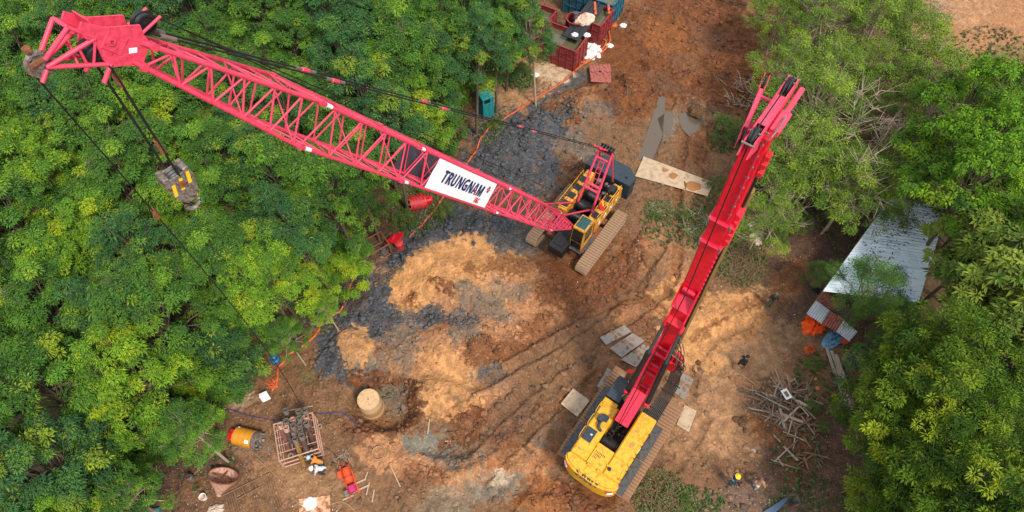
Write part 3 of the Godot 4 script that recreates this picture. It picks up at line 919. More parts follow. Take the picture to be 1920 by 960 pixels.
func build_trees() -> void:
	# rubber trees: drooping trefoil leaves in whorls at the twig ends
	var green := [[0.30, lin(0.040, 0.100, 0.024)], [0.30, lin(0.060, 0.145, 0.022)], [0.26, lin(0.088, 0.195, 0.024)], [0.11, lin(0.140, 0.255, 0.024)], [0.03, lin(0.30, 0.36, 0.02)]]
	var blue := [[0.45, lin(0.034, 0.092, 0.034)], [0.35, lin(0.050, 0.128, 0.036)], [0.15, lin(0.085, 0.180, 0.030)], [0.05, lin(0.24, 0.31, 0.02)]]
	var gold := [[0.24, lin(0.060, 0.140, 0.020)], [0.38, lin(0.100, 0.210, 0.020)], [0.28, lin(0.165, 0.280, 0.020)], [0.10, lin(0.32, 0.38, 0.02)]]
	var kinds := []
	var spec := {"top": 11.5, "low": 6.2, "R": 2.5, "trunk": 0.13, "clumps": 46, "rc": 0.55, "whorls": 25, "leaves": 15, "ll": 0.2, "lw": 0.066, "stalk": 0.45, "t0": -0.65, "t1": 0.5, "twigs": 2, "twig_len": 1.2, "bare": 0.035, "pal": green}
	var texts := ["rubber tree with mid green leaf whorls in the dense plantation", "rubber tree with dark blue green leaves in the dense plantation", "rubber tree with fresh yellow green leaf tips in the dense plantation"]
	for v in 9:
		spec.pal = [green, blue, gold][v % 3]
		spec.R = [2.2, 2.6, 1.9][(v / 3) % 3]
		spec.ll = [0.165, 0.185, 0.145][(v / 3) % 3]
		spec.lw = [0.056, 0.06, 0.052][(v / 3) % 3]
		spec.top = [11.5, 12.3, 10.8][(v / 3) % 3]
		kinds.append(grow(500 + v, spec))
	var edge := PackedVector2Array([Vector2(-500, -700), Vector2(1010, -700), Vector2(1035, 20), Vector2(1030, 60), Vector2(980, 110), Vector2(908, 150), Vector2(874, 205), Vector2(838, 258), Vector2(792, 318), Vector2(725, 385), Vector2(685, 455), Vector2(680, 540), Vector2(568, 588), Vector2(522, 632), Vector2(466, 674), Vector2(408, 718), Vector2(362, 772), Vector2(328, 840), Vector2(235, 885), Vector2(255, 1010), Vector2(-500, 1300)])
	var r := RandomNumberGenerator.new()
	r.seed = 77
	var n := 0
	var z := -60.0
	var row := 0
	while z < -3.0:
		var x := -50.0 + (row % 2) * 1.5
		while x < 8.0:
			var p := Vector3(x + r.randf_range(-0.6, 0.6), 0, z + r.randf_range(-0.6, 0.6))
			x += 2.75
			var s := r.randf_range(0.85, 1.12)
			var c := p + Vector3(0, 9.0 * s, 0)
			var q := proj(c)
			if q.x < -260 or q.y < -330 or q.y > 1150:
				continue
			var ok := Geometry2D.is_point_in_polygon(q, edge)
			for d in [[1, 0], [0, 1], [0, -1], [0.7, 0.7], [0.7, -0.7]]:
				if ok and not Geometry2D.is_point_in_polygon(proj(c + Vector3(d[0], 0, d[1]) * 1.95 * s - Vector3(0, 1.0, 0)), edge):
					ok = false
			if not ok:
				continue
			p.y = gh(p.x, p.z) if p.x > X0 and p.z > Z0 else 0.0
			# yellow tips prevail towards the clearing at the lower left, blue green higher up
			var bias := clampf((q.y - 150.0) / 600.0, 0.0, 1.0)
			var tone := 0
			var u := r.randf()
			if u < 0.10 + 0.36 * bias:
				tone = 2
			elif u > 0.72 + 0.1 * bias:
				tone = 1
			var v := tone + 3 * (r.randi() % 3)
			plant_tree(kinds[v], "rubber_tree", tree_text(tone, q), "tree", p, r.randf() * TAU, s, "rubber trees of the plantation", M.bark)
			n += 1
		z += 2.45
		row += 1
	print("rubber trees ", n)
	# young rubber trees leaning out at the edge of the clearing
	for a in [[535, 625, 0.5, 0, "young rubber tree leaning over the pump and orange hose"], [345, 800, 0.7, 0, "young rubber tree with pale bare trunk beside the grey tin sheet"], [1010, 60, 0.8, 1, "rubber tree hanging over the maroon settling tanks"], [230, 925, 0.7, 0, "young rubber tree at the corner of the bare red soil"], [612, 572, 0.42, 2, "small rubber tree above the end of the orange hose"]]:
		var s: float = a[2]
		var p := G(a[0], a[1], 9.0 * s)
		p.y = gh(p.x, p.z)
		plant_tree(kinds[a[3]], "rubber_tree", a[4], "tree", p, r.randf() * TAU, s, "", M.bark_pale)
	var rim := [[700, 500], [670, 545], [630, 565], [590, 590], [560, 625], [530, 655], [495, 685], [455, 715], [420, 745], [390, 775], [360, 810], [330, 840], [290, 865], [250, 885], [235, 930], [245, 970], [640, 540], [560, 590], [510, 640], [440, 700], [380, 750], [320, 810], [270, 840], [215, 895], [860, 262], [890, 205], [930, 150], [985, 108]]
	var young := []
	for v in 3:
		young.append(grow(560 + v, {"top": 5.6, "low": 1.2, "R": 1.7, "trunk": 0.06, "clumps": 26, "rc": 0.5, "whorls": 20, "leaves": 14, "ll": 0.2, "lw": 0.066, "stalk": 0.45, "t0": -0.65, "t1": 0.5, "twigs": 3, "pal": [green, blue, gold][v]}))
	for k in rim.size():
		var s := r.randf_range(0.75, 1.1)
		var far_in := 78.0 if rim[k][0] > 480 and rim[k][0] < 660 else 38.0
		var p := G(rim[k][0] - far_in, rim[k][1] - far_in * 0.85, 3.6 * s)
		p.y = gh(p.x, p.z)
		var tone := [0, 2, 0, 1][k % 4] as int
		plant_tree(young[tone], "young_rubber_tree", "low young rubber tree with " + ["mid green", "blue green", "yellow green"][tone] + " leaves at the plantation's edge", "tree", p, r.randf() * TAU, s, "young trees at the plantation's edge", M.bark)
	# sparse feathery trees behind the rig's mast
	var olive := [[0.30, lin(0.080, 0.145, 0.022)], [0.36, lin(0.135, 0.22, 0.026)], [0.24, lin(0.21, 0.30, 0.03)], [0.10, lin(0.045, 0.08, 0.022)]]
	var feather := []
	for v in 3:
		feather.append(grow(600 + v, {"top": 8.5, "low": 4.0, "R": 3.6, "trunk": 0.11, "clumps": 40, "rc": 0.78, "whorls": 30, "leaves": 9, "ll": 0.19, "lw": 0.07, "stalk": 0.5, "t0": -0.5, "t1": 0.9, "twigs": 3, "twig_len": 1.3, "pal": olive, "bare": 0.06}))
	var fl := "feathery olive tree with pale grey twigs behind the red mast"
	for a in [[1470, 20], [1545, 20], [1630, 10], [1710, 50], [1490, 110], [1580, 110], [1665, 125], [1535, 190], [1700, 190], [1500, 280], [1590, 300], [1660, 320], [1750, 130], [1470, 330], [1600, 350], [1450, -40], [1600, -70], [1700, -60], [1440, 405]]:
		var s := r.randf_range(0.75, 1.0) if a[0] > 1480 else r.randf_range(0.55, 0.7)
		var p := G(a[0], a[1], 6.8 * s)
		p.y = gh(p.x, p.z)
		plant_tree(feather[r.randi() % 3], "feathery_tree", fl, "tree", p, r.randf() * TAU, s, "feathery trees behind the mast", M.bark_pale)
	# bare pale trees among them
	var dead := []
	for v in 2:
		dead.append(grow(610 + v, {"top": 8.0, "low": 3.5, "R": 2.6, "trunk": 0.09, "clumps": 16, "rc": 0.9, "whorls": 0, "leaves": 0, "ll": 0.2, "lw": 0.05, "stalk": 0.5, "t0": 0.0, "t1": 0.5, "twigs": 7, "twig_len": 1.2, "pal": olive, "bare": 1.0}))
	var bare_at := [[1640, 175, 1.1, "bare pale tree in the middle of the feathery trees"], [1560, 190, 0.9, "bare pale tree behind the mast head"], [1690, 250, 0.9, "bare pale tree between feathery and bright green trees"], [1640, 300, 1.0, "bare pale tree above the tin roof's upper corner"], [1480, 370, 0.7, "bare pale tree near the small orange bag"], [1850, 330, 1.0, "bare pale limbs among the bright green trees"], [1760, 200, 1.0, "bare pale tree at the bright trees' upper edge"]]
	for a in bare_at:
		var p := G(a[0], a[1], 7.6 * float(a[2]))
		p.y = gh(p.x, p.z)
		var t := thing("bare_tree", a[3], "tree", p, r.randf() * TAU)
		t.scale = Vector3.ONE * float(a[2])
		mi(dead[r.randi() % 2].limbs, M.bark_pale, "trunk", t)
	# dense bright tree above the shed
	var bright := [[0.3, lin(0.055, 0.135, 0.014)], [0.36, lin(0.10, 0.215, 0.014)], [0.22, lin(0.18, 0.30, 0.016)], [0.12, lin(0.03, 0.07, 0.016)]]
	var dense := []
	for v in 2:
		dense.append(grow(620 + v, {"top": 11.0, "low": 5.5, "R": 2.9, "trunk": 0.15, "clumps": 34, "rc": 0.75, "whorls": 22, "leaves": 15, "ll": 0.22, "lw": 0.08, "stalk": 0.35, "t0": -0.5, "t1": 0.7, "twigs": 3, "pal": bright}))
	for a in [[1815, 190], [1870, 250], [1800, 285], [1890, 160], [1900, 330], [1860, 340], [1950, 250], [1960, 380], [1925, 420]]:
		var s := r.randf_range(0.85, 1.05)
		var p := G(a[0], a[1], 9.0 * s)
		p.y = 0.0
		plant_tree(dense[r.randi() % 2], "broadleaf_tree", "bright green dense broadleaf tree above the tin roofed shed", "tree", p, r.randf() * TAU, s, "bright green trees above the shed", M.bark)
	# large leaved tree at the right edge
	var big := grow(640, {"top": 11.0, "low": 5.5, "R": 3.2, "trunk": 0.16, "clumps": 34, "rc": 0.7, "whorls": 9, "leaves": 14, "ll": 0.44, "lw": 0.15, "stalk": 0.15, "t0": -0.25, "t1": 0.6, "twigs": 2, "pal": [[0.25, lin(0.055, 0.10, 0.02)], [0.35, lin(0.115, 0.17, 0.025)], [0.4, lin(0.19, 0.24, 0.035)]]})
	for a in [[1852, 452, 0.9], [1905, 520, 1.0], [1930, 620, 0.9], [1880, 590, 0.7]]:
		var p := G(a[0], a[1], 9.0 * a[2])
		p.y = 0.0
		plant_tree(big, "large_leaved_tree", "tree with long yellow green leaf rosettes beside the tin roof", "tree", p, r.randf() * TAU, a[2], "large leaved trees beside the roof", M.bark)
	# bamboo leaning over the roof
	var bam := grow(650, {"top": 6.6, "low": 3.2, "R": 2.3, "trunk": 0.06, "clumps": 34, "rc": 0.6, "whorls": 34, "leaves": 8, "ll": 0.17, "lw": 0.034, "stalk": 0.6, "t0": -0.8, "t1": 0.4, "twigs": 4, "twig_len": 1.3, "pal": [[0.4, lin(0.075, 0.165, 0.03)], [0.4, lin(0.11, 0.22, 0.035)], [0.2, lin(0.05, 0.10, 0.03)]]})
	for a in [[1632, 545, 0.95, "fine leaved bright green tree hanging over the middle of the tin roof"], [1672, 600, 0.75, "fine leaved green tree over the lower edge of the tin roof"], [1537, 505, 0.42, "small feathery green sapling at the outer corner of the tin roof"], [1722, 420, 0.4, "fine leaved green tree shading the upper end of the tin roof"]]:
		var p := G(a[0], a[1], 5.2 * a[2])
		p.y = gh(p.x, p.z)
		plant_tree(bam, "fine_leaved_tree", a[3], "tree", p, r.randf() * TAU, a[2], "", M.bark)
	# grey leaved trees and the dense yellow green wood at the lower right
	var greyleaf := grow(660, {"top": 7.0, "low": 3.0, "R": 2.4, "trunk": 0.1, "clumps": 26, "rc": 0.6, "whorls": 18, "leaves": 14, "ll": 0.24, "lw": 0.08, "stalk": 0.4, "t0": -0.6, "t1": 0.5, "twigs": 3, "pal": [[0.5, lin(0.06, 0.105, 0.05)], [0.35, lin(0.085, 0.14, 0.06)], [0.15, lin(0.20, 0.27, 0.03)]]})
	for a in [[1650, 690, 0.8], [1622, 662, 0.45], [1690, 660, 0.8], [1690, 800, 0.6], [1690, 870, 0.6]]:
		var p := G(a[0], a[1], 5.4 * a[2])
		p.y = gh(p.x, p.z)
		plant_tree(greyleaf, "grey_leaved_tree", "grey green young tree beside the weathered plank fence", "tree", p, r.randf() * TAU, a[2], "grey green trees beside the plank fence", M.bark)
	var wood := []
	for v in 3:
		wood.append(grow(670 + v, {"top": 10.5, "low": 4.5, "R": 2.6, "trunk": 0.13, "clumps": 34, "rc": 0.6, "whorls": 26, "leaves": 13, "ll": 0.22, "lw": 0.062, "stalk": 0.4, "t0": -0.3, "t1": 0.95, "twigs": 3, "pal": [[0.42, lin(0.034, 0.075, 0.012)], [0.32, lin(0.080, 0.145, 0.014)], [0.18, lin(0.16, 0.235, 0.018)], [0.08, lin(0.28, 0.33, 0.02)]]}))
	for a in [[1750, 672], [1805, 660], [1870, 690], [1748, 745], [1790, 735], [1850, 770], [1915, 750], [1738, 825], [1760, 815], [1825, 840], [1900, 850], [1735, 905], [1770, 900], [1845, 925], [1920, 930], [1730, 970], [1810, 990], [1900, 1010], [1715, 965], [1970, 800], [1980, 900], [1730, 1020]]:
		var s := r.randf_range(0.7, 1.1)
		var p := G(a[0], a[1], 8.6 * s)
		p.y = 0.0
		plant_tree(wood[r.randi() % 3], "acacia_tree", "yellow green narrow leaved tree in the thick wood below the shed", "tree", p, r.randf() * TAU, s, "yellow green trees below the shed", M.bark)
	# low shrubs
	var bush := grow(690, {"top": 1.3, "low": 0.2, "R": 1.0, "trunk": 0.03, "clumps": 14, "rc": 0.3, "whorls": 11, "leaves": 9, "ll": 0.15, "lw": 0.05, "stalk": 0.4, "t0": -0.4, "t1": 0.7, "twigs": 3, "pal": [[0.4, lin(0.05, 0.10, 0.022)], [0.4, lin(0.085, 0.15, 0.03)], [0.2, lin(0.13, 0.19, 0.04)]]})
	for a in [[1372, 255, 1.3, "leafy green shrub at the edge of the dug field near the dead branches"], [1365, 400, 0.9, "low shrub behind the lower mast"], [1330, 445, 0.8, "low shrub beside the long steel plate"], [1345, 365, 0.8, "green shrub at the end of the long steel plate"], [1280, 415, 0.45, "small weed clump below the long steel plate"], [1440, 440, 0.9, "green shrub beside the pale tied sack"], [1480, 420, 1.0, "green shrub under the feathery trees near the red bag"], [1462, 460, 0.6, "small shrub beside the sack and the stump"], [1525, 760, 0.45, "little green plant beside the firewood heap and orange stump"], [1535, 800, 0.4, "little green plant at the tail of the firewood heap"], [1230, 405, 0.4, "small weed clump between crane and steel plate"], [1520, 680, 0.5, "little green plant below the orange scrap"], [990, 140, 0.7, "green weed bush beside the path to the tanks"], [925, 235, 0.6, "green weed bush below the teal cabinet"], [800, 350, 0.8, "green bush behind the red casing"], [830, 395, 0.7, "grey green bush among the dark clay"], [770, 415, 0.9, "green bush below the red casing"], [1275, 945, 0.45, "green shrub in the brush heap behind the rig"]]:
		var p := at(a[0], a[1])
		plant_tree(bush, "shrub", a[3], "shrub", p, r.randf() * TAU, a[2], "", M.wood_brown)

# ---------------------------------------------------------------- machines
var shoe_mesh := {}
func crawler(parent: Node3D, x: float, length: float, width: float, radius: float, m: Material, zc := 0.0) -> void:
	# one crawler: a frame whose shoes, idler and sprocket hang on it
	var pitch := 0.2
	var run := length - 2.0 * radius
	var key := "%.2f" % width
	if not shoe_mesh.has(key):
		var st := ns()
		box(st, T(Vector3.ZERO), Vector3(width, 0.05, pitch * 0.9), 0.012)
		box(st, T(Vector3(0, 0.04, pitch * 0.22)), Vector3(width * 0.97, 0.045, 0.03), 0.008)
		box(st, T(Vector3(0, -0.045, 0)), Vector3(width * 0.3, 0.05, pitch * 0.6), 0.01)
		st.generate_normals()
		shoe_mesh[key] = st.commit()
	var st2 := ns()
	box(st2, T(Vector3(0, radius, zc)), Vector3(width * 0.55, radius * 1.1, run * 0.98), 0.05)
	var frame := part(st2, M.grey_paint, "crawler", parent, T(Vector3(x, 0, 0)))
	for s in [-1.0, 1.0]:
		var st3 := ns()
		tube(st3, Vector3(-width * 0.16, radius, zc + s * run * 0.5), Vector3(width * 0.16, radius, zc + s * run * 0.5), radius * 0.86, -1, 20)
		part(st3, M.rust, "sprocket" if s > 0 else "idler", frame)
	var total := 2.0 * run + TAU * radius
	var count := int(total / pitch)
	for i in count:
		var d := total * i / count
		var p := Vector3.ZERO
		var ang := 0.0
		if d < run:
			p = Vector3(0, radius * 2.0, -run * 0.5 + d)
			ang = 0.0
		elif d < run + PI * radius:
			var t := (d - run) / radius
			p = Vector3(0, radius + cos(t) * radius, run * 0.5 + sin(t) * radius)
			ang = t
		elif d < 2.0 * run + PI * radius:
			p = Vector3(0, 0, run * 0.5 - (d - run - PI * radius))
			ang = PI
		else:
			var t := (d - 2.0 * run - PI * radius) / radius
			p = Vector3(0, radius - cos(t) * radius, -run * 0.5 - sin(t) * radius)
			ang = PI + t
		mi(shoe_mesh[key], m, "track_shoe", frame, T(p + Vector3(0, 0.07, zc), Vector3(ang, 0, 0)))

func letters(text: String, size: float, m: Material, called: String, parent: Node, xf: Transform3D, weight := 800) -> MeshInstance3D:
	var t := TextMesh.new()
	var f := SystemFont.new()
	f.font_names = PackedStringArray(["Droid Sans"])
	f.font_weight = weight
	t.font = f
	t.text = text
	t.font_size = 64
	t.pixel_size = size / 46.0
	t.depth = 0.008
	t.curve_step = 2.0
	return mi(t, m, called, parent, xf)

func flag_mesh(st: SurfaceTool, w: float, h: float, xf: Transform3D) -> void:
	for i in 6:
		for j in 3:
			var q := []
			for c in [[0, 0], [1, 0], [1, 1], [0, 1]]:
				var u: float = (i + c[0]) / 6.0
				var v: float = (j + c[1]) / 3.0
				q.append(xf * Vector3(u * w, -v * h - 0.06 * u, 0.09 * w * sin(u * 7.0 + v * 2.0)))
			tri(st, q[0], q[1], q[2])
			tri(st, q[0], q[2], q[3])

func sheave(parent: Node, called: String, p: Vector3, axis: Vector3, r: float, w: float, m: Material) -> MeshInstance3D:
	var st := ns()
	var f := frame_of(axis)
	lathe(st, [Vector2(0.0, -w * 0.5), Vector2(r * 0.3, -w * 0.5), Vector2(r * 0.32, -w * 0.2), Vector2(r * 0.78, -w * 0.2), Vector2(r * 0.8, -w * 0.5), Vector2(r, -w * 0.5), Vector2(r * 0.88, 0), Vector2(r, w * 0.5), Vector2(r * 0.8, w * 0.5), Vector2(r * 0.78, w * 0.2), Vector2(r * 0.32, w * 0.2), Vector2(r * 0.3, w * 0.5), Vector2(0.0, w * 0.5)], 24, Transform3D(f, p))
	return part(st, m, called, parent)

func drum(parent: Node, called: String, p: Vector3, length: float, r: float) -> void:
	var st := ns()
	var prof := [Vector2(0, -length * 0.5), Vector2(r * 1.25, -length * 0.5), Vector2(r * 1.25, -length * 0.46), Vector2(r * 0.9, -length * 0.46)]
	var n := 14
	for i in n:
		var y := -length * 0.44 + length * 0.88 * i / n
		prof.append(Vector2(r, y))
		prof.append(Vector2(r * 0.94, y + length * 0.88 / n * 0.5))
	prof.append_array([Vector2(r * 0.9, length * 0.46), Vector2(r * 1.25, length * 0.46), Vector2(r * 1.25, length * 0.5), Vector2(0, length * 0.5)])
	lathe(st, prof, 20, Transform3D(Basis(Vector3(0, 0, 1), Vector3(1, 0, 0), Vector3(0, 1, 0)), p))
	part(st, M.black, called, parent)

var crane_tip := Vector3.ZERO
var aux_tip := Vector3.ZERO

func build_crane() -> void:
	var base := Vector3(4.48, 0.06, -26.85)
	var yaw := deg_to_rad(145.2)
	var c := thing("crawler_crane", "yellow crawler crane with long pink red lattice boom and white banner", "crane", base, yaw)
	var inv := Transform3D(Basis(Vector3.UP, yaw), base).affine_inverse()
	# undercarriage, turned a little against the house
	crawler(c, -1.98, 5.6, 0.8, 0.42, M.shoe)
	crawler(c, 1.98, 5.6, 0.8, 0.42, M.shoe)
	var st := ns()
	box(st, T(Vector3(0, 0.62, 0)), Vector3(3.2, 0.5, 1.6), 0.08)
	box(st, T(Vector3(0, 0.6, 1.4)), Vector3(2.9, 0.36, 0.5), 0.05)
	box(st, T(Vector3(0, 0.6, -1.4)), Vector3(2.9, 0.36, 0.5), 0.05)
	tube(st, Vector3(0, 0.8, 0), Vector3(0, 1.2, 0), 0.85, -1, 20)
	part(st, M.rust, "carbody", c)
	st = ns()
	box(st, T(Vector3(0.05, 1.05, -2.15)), Vector3(1.15, 0.85, 1.35), 0.06)
	box(st, T(Vector3(0.05, 1.5, -2.1)), Vector3(0.7, 0.1, 0.8), 0.03)
	part(st, M.black, "carbody_weight", c)
	# house
	st = ns()
	box(st, T(Vector3(0, 1.32, 1.2)), Vector3(2.4, 0.22, 5.6), 0.04)
	part(st, M.black, "deck", c)
	for s in [-1.0, 1.0]:
		var hs := ns()
		var z0 := -0.25 if s < 0 else -0.55
		box(hs, T(Vector3(s * 1.07, 2.0, (z0 + 3.3) * 0.5)), Vector3(0.66, 1.16, 3.3 - z0), 0.05)
		var house := part(hs, M.yellow_crane, "machinery_house", c)
		for k in 4:
			var ps := ns()
			box(ps, T(Vector3(s * 1.1, 2.6, z0 + 0.5 + k * 0.8)), Vector3(0.5, 0.05, 0.5), 0.01)
			part(ps, M.black, "roof_hatch", house)
		for k in 5:
			rod(house, "handrail_post", Vector3(s * 1.39, 2.55, z0 + 0.1 + k * 0.78), Vector3(s * 1.39, 3.1, z0 + 0.1 + k * 0.78), 0.018, M.yellow)
		rod(house, "handrail", Vector3(s * 1.39, 3.1, z0 + 0.1), Vector3(s * 1.39, 3.1, z0 + 3.22), 0.018, M.yellow)
		if s < 0:
			for k in 4:
				letters("SANY"[k], 0.42, M.white, "letter", house, Transform3D(Basis(Vector3(0, 0, 1), Vector3(0, 1, 0), Vector3(-1, 0, 0)), Vector3(-1.407, 2.0, 0.3 + k * 0.75)))
			var es := ns()
			box(es, T(Vector3(-0.98, 2.8, 2.55)), Vector3(0.5, 0.42, 0.62), 0.06)
			tube(es, Vector3(-1.0, 2.8, 2.05), Vector3(-1.0, 3.15, 2.05), 0.08)
			part(es, M.black, "exhaust_box", house)
	# winches in the open middle
	drum(c, "winch_drum", Vector3(0, 1.95, 0.85), 1.2, 0.34)
	drum(c, "winch_drum", Vector3(0, 1.85, -0.1), 1.2, 0.32)
	drum(c, "winch_drum", Vector3(0, 1.95, 1.9), 1.1, 0.3)
	st = ns()
	for k in 14:
		box(st, T(Vector3(rng.randf_range(-0.6, 0.6), rng.randf_range(1.5, 2.2), rng.randf_range(2.2, 3.3)), Vector3(0, rng.randf(), 0)), Vector3(rng.randf_range(0.15, 0.4), rng.randf_range(0.15, 0.4), rng.randf_range(0.15, 0.4)), 0.03)
	part(st, M.steel, "pump_set", c)
	# counterweight
	st = ns()
	prism(st, [Vector2(-1.75, 3.6), Vector2(1.75, 3.6), Vector2(1.75, 4.5), Vector2(0.95, 5.05), Vector2(-0.95, 5.05), Vector2(-1.75, 4.5)], 0.75, Transform3D(Basis(Vector3(1, 0, 0), Vector3(0, 0, 1), Vector3(0, -1, 0)), Vector3(0, 2.24, 0)))
	var cw := part(st, M.weight, "counterweight", c)
	st = ns()
	prism(st, [Vector2(-1.72, 3.6), Vector2(1.72, 3.6), Vector2(1.72, 4.46), Vector2(0.93, 5.0), Vector2(-0.93, 5.0), Vector2(-1.72, 4.46)], 0.8, Transform3D(Basis(Vector3(1, 0, 0), Vector3(0, 0, 1), Vector3(0, -1, 0)), Vector3(0, 1.45, 0)))
	part(st, M.weight, "weight_slab", cw)
	for s in [-1.0, 1.0]:
		rod(cw, "lifting_eye", Vector3(s * 1.2, 2.6, 4.1), Vector3(s * 1.2, 2.75, 4.1), 0.06, M.black)
	# cab
	st = ns()
	prism(st, [Vector2(0.6, 1.3), Vector2(1.95, 1.3), Vector2(1.98, 2.1), Vector2(1.75, 3.25), Vector2(0.6, 3.25)], 0.86, Transform3D(Basis(Vector3(0, 0, -1), Vector3(0, 1, 0), Vector3(1, 0, 0)), Vector3(-0.98, 0, 0)))
	var cab := part(st, M.yellow_crane, "cab", c)
	st = ns()
	box(st, T(Vector3(-0.98, 3.28, -1.17)), Vector3(0.7, 0.05, 0.92), 0.01)
	var rw := part(st, M.glass_teal, "roof_window", cab)
	for k in 7:
		rod(rw, "guard_bar", Vector3(-1.3, 3.34, -0.78 - k * 0.13), Vector3(-0.66, 3.34, -0.78 - k * 0.13), 0.012, M.black)
	for k in 4:
		rod(rw, "guard_bar", Vector3(-1.22 + k * 0.16, 3.35, -0.75), Vector3(-1.22 + k * 0.16, 3.35, -1.6), 0.012, M.black)
	st = ns()
	var fw := [Vector3(-1.38, 2.12, -1.99), Vector3(-0.58, 2.12, -1.99), Vector3(-0.58, 3.15, -1.79), Vector3(-1.38, 3.15, -1.79)]
	box(st, Transform3D(Basis.from_euler(Vector3(0.2, 0, 0)), (fw[0] + fw[2]) * 0.5), Vector3(0.76, 1.02, 0.03), 0.005)
	box(st, T(Vector3(-0.98, 1.72, -1.98)), Vector3(0.74, 0.66, 0.03), 0.005)
	part(st, M.glass, "windscreen", cab)
	for s in [-1.0, 1.0]:
		st = ns()
		box(st, T(Vector3(-0.98 + s * 0.435, 2.5, -1.2)), Vector3(0.02, 1.1, 0.9), 0.004)
		part(st, M.glass, "side_window", cab)
	st = ns()
	box(st, T(Vector3(-1.05, 1.25, -2.06)), Vector3(0.9, 0.06, 0.2), 0.01)
	box(st, T(Vector3(-1.54, 1.35, -1.2)), Vector3(0.24, 0.06, 1.2), 0.01)
	part(st, M.grey_paint, "cab_step", cab)
	# flag on the house
	var pole := rod(c, "flag_pole", Vector3(-0.95, 2.6, 0.75), Vector3(-0.95, 4.0, 0.75), 0.014, M.steel)
	st = ns()
	flag_mesh(st, 0.85, 0.6, T(Vector3(-0.95, 3.95, 0.75), Vector3(0.5, 2.2, 0.3)))
	var fl := part(st, M.flag_red, "flag", c)
	st = ns()
	var star := []
	for k in 10:
		var t := TAU * k / 10.0 - PI / 2
		star.append(Vector2(cos(t), sin(t)) * (0.15 if k % 2 == 0 else 0.06))
	prism(st, star, 0.22, T(Vector3(-0.95, 3.95, 0.75), Vector3(0.5, 2.2, 0.3)) * T(Vector3(0.42, -0.33, 0)))
	part(st, M.flag_yellow, "flag_star", fl)
	st = ns()
	lathe(st, [Vector2(0, 0.2), Vector2(0.1, 0.18), Vector2(0.15, 0.08), Vector2(0.15, 0), Vector2(0, 0)], 12, T(Vector3(-0.78, 2.6, 0.35)))
	part(st, M.magenta, "water_can", c)
	# gantry
	var gt := Vector3(0.46, 6.0, 2.65)
	st = ns()
	for s in [-1.0, 1.0]:
		tube(st, Vector3(s * 0.58, 2.3, 0.75), Vector3(s * gt.x, gt.y, gt.z), 0.085)
	var gan := part(st, M.crane_red, "gantry", c)
	for s in [-1.0, 1.0]:
		rod(gan, "rear_leg", Vector3(s * 0.52, 2.4, 3.45), Vector3(s * gt.x, gt.y, gt.z), 0.06, M.crane_red)
	for k in [0.3, 0.38, 0.85, 0.97]:
		var a := Vector3(0.58, 2.3, 0.75).lerp(gt, k)
		rod(gan, "cross_bar", a, Vector3(-a.x, a.y, a.z), 0.06 if k > 0.5 else 0.09, M.crane_red)
	for k in 5:
		var a := Vector3(0.16, 2.3, 0.75).lerp(Vector3(0.16, 6.0, 2.65), 0.4 + k * 0.1)
		rod(gan, "ladder_rung", a, Vector3(-a.x, a.y, a.z), 0.02, M.crane_red)
	for s in [-1.0, 1.0]:
		rod(gan, "ladder_rail", Vector3(s * 0.16, 3.7, 1.47), Vector3(s * 0.16, 5.5, 2.4), 0.025, M.crane_red)
	for k in 5:
		sheave(gan, "gantry_sheave", Vector3(-0.4 + k * 0.2, 6.15, 2.7), Vector3(1, 0, 0), 0.26, 0.1, M.black)
	# boom
	var B := Vector3(3.89, 2.0, -26.04)
	var ax := Vector3(-0.3165, 0.8325, 0.4545).normalized()
	var lat := Vector3(-ax.z, 0, ax.x).normalized()
	if lat.z < 0:
		lat = -lat
	var bx := inv * Transform3D(Basis(lat, ax, lat.cross(ax)), B)
	# in the boom's own axes: x towards the camera side, y along the boom, -z its upper side
	var W := 0.8
	var D := 0.61
	var stations := [[0.0, 0.42, 0.06], [1.1, 0.44, 0.12], [6.8, W, D], [30.3, W, D], [34.95, 0.25, 0.19]]
	var cross := func(s: float) -> Vector2:
		for i in stations.size() - 1:
			if s <= stations[i + 1][0]:
				var t: float = (s - stations[i][0]) / (stations[i + 1][0] - stations[i][0])
				return Vector2(lerpf(stations[i][1], stations[i + 1][1], t), lerpf(stations[i][2], stations[i + 1][2], t))
		return Vector2(0.25, 0.19)
	var node := func(s: float, sx: float, su: float) -> Vector3:
		var w: Vector2 = cross.call(s)
		return Vector3(sx * w.x, s, -su * w.y)
	st = ns()
	for sx in [-1.0, 1.0]:
		for su in [-1.0, 1.0]:
			for i in stations.size() - 1:
				tube(st, node.call(stations[i][0], sx, su), node.call(stations[i + 1][0], sx, su), 0.055, -1, 10, true)
	var boom := part(st, M.crane_red, "boom", c, bx)
	# lacing, section by section
	var secs := [[0.3, 6.7, 7], [6.9, 16.0, 6], [16.15, 24.8, 6], [24.95, 30.2, 4], [30.4, 34.7, 5]]
	for sc in secs:
		var n: int = sc[2]
		var l: float = (sc[1] - sc[0]) / n
		for i in n:
			var a: float = sc[0] + l * i
			var b := a + l
			for sx in [-1.0, 1.0]:
				rod(boom, "brace", node.call(a, sx, -1), node.call(a + l * 0.5, sx, 1), 0.026, M.crane_red)
				rod(boom, "brace", node.call(a + l * 0.5, sx, 1), node.call(b, sx, -1), 0.026, M.crane_red)
			for su in [-1.0, 1.0]:
				var f := 1.0 if i % 2 == 0 else -1.0
				rod(boom, "brace", node.call(a, -f, su), node.call(b, f, su), 0.024, M.crane_red)
				rod(boom, "brace", node.call(a, -1, su), node.call(a, 1, su), 0.024, M.crane_red)
			if i % 2 == 0:
				rod(boom, "brace", node.call(a, 1, -1), node.call(a, -1, 1), 0.02, M.crane_red)
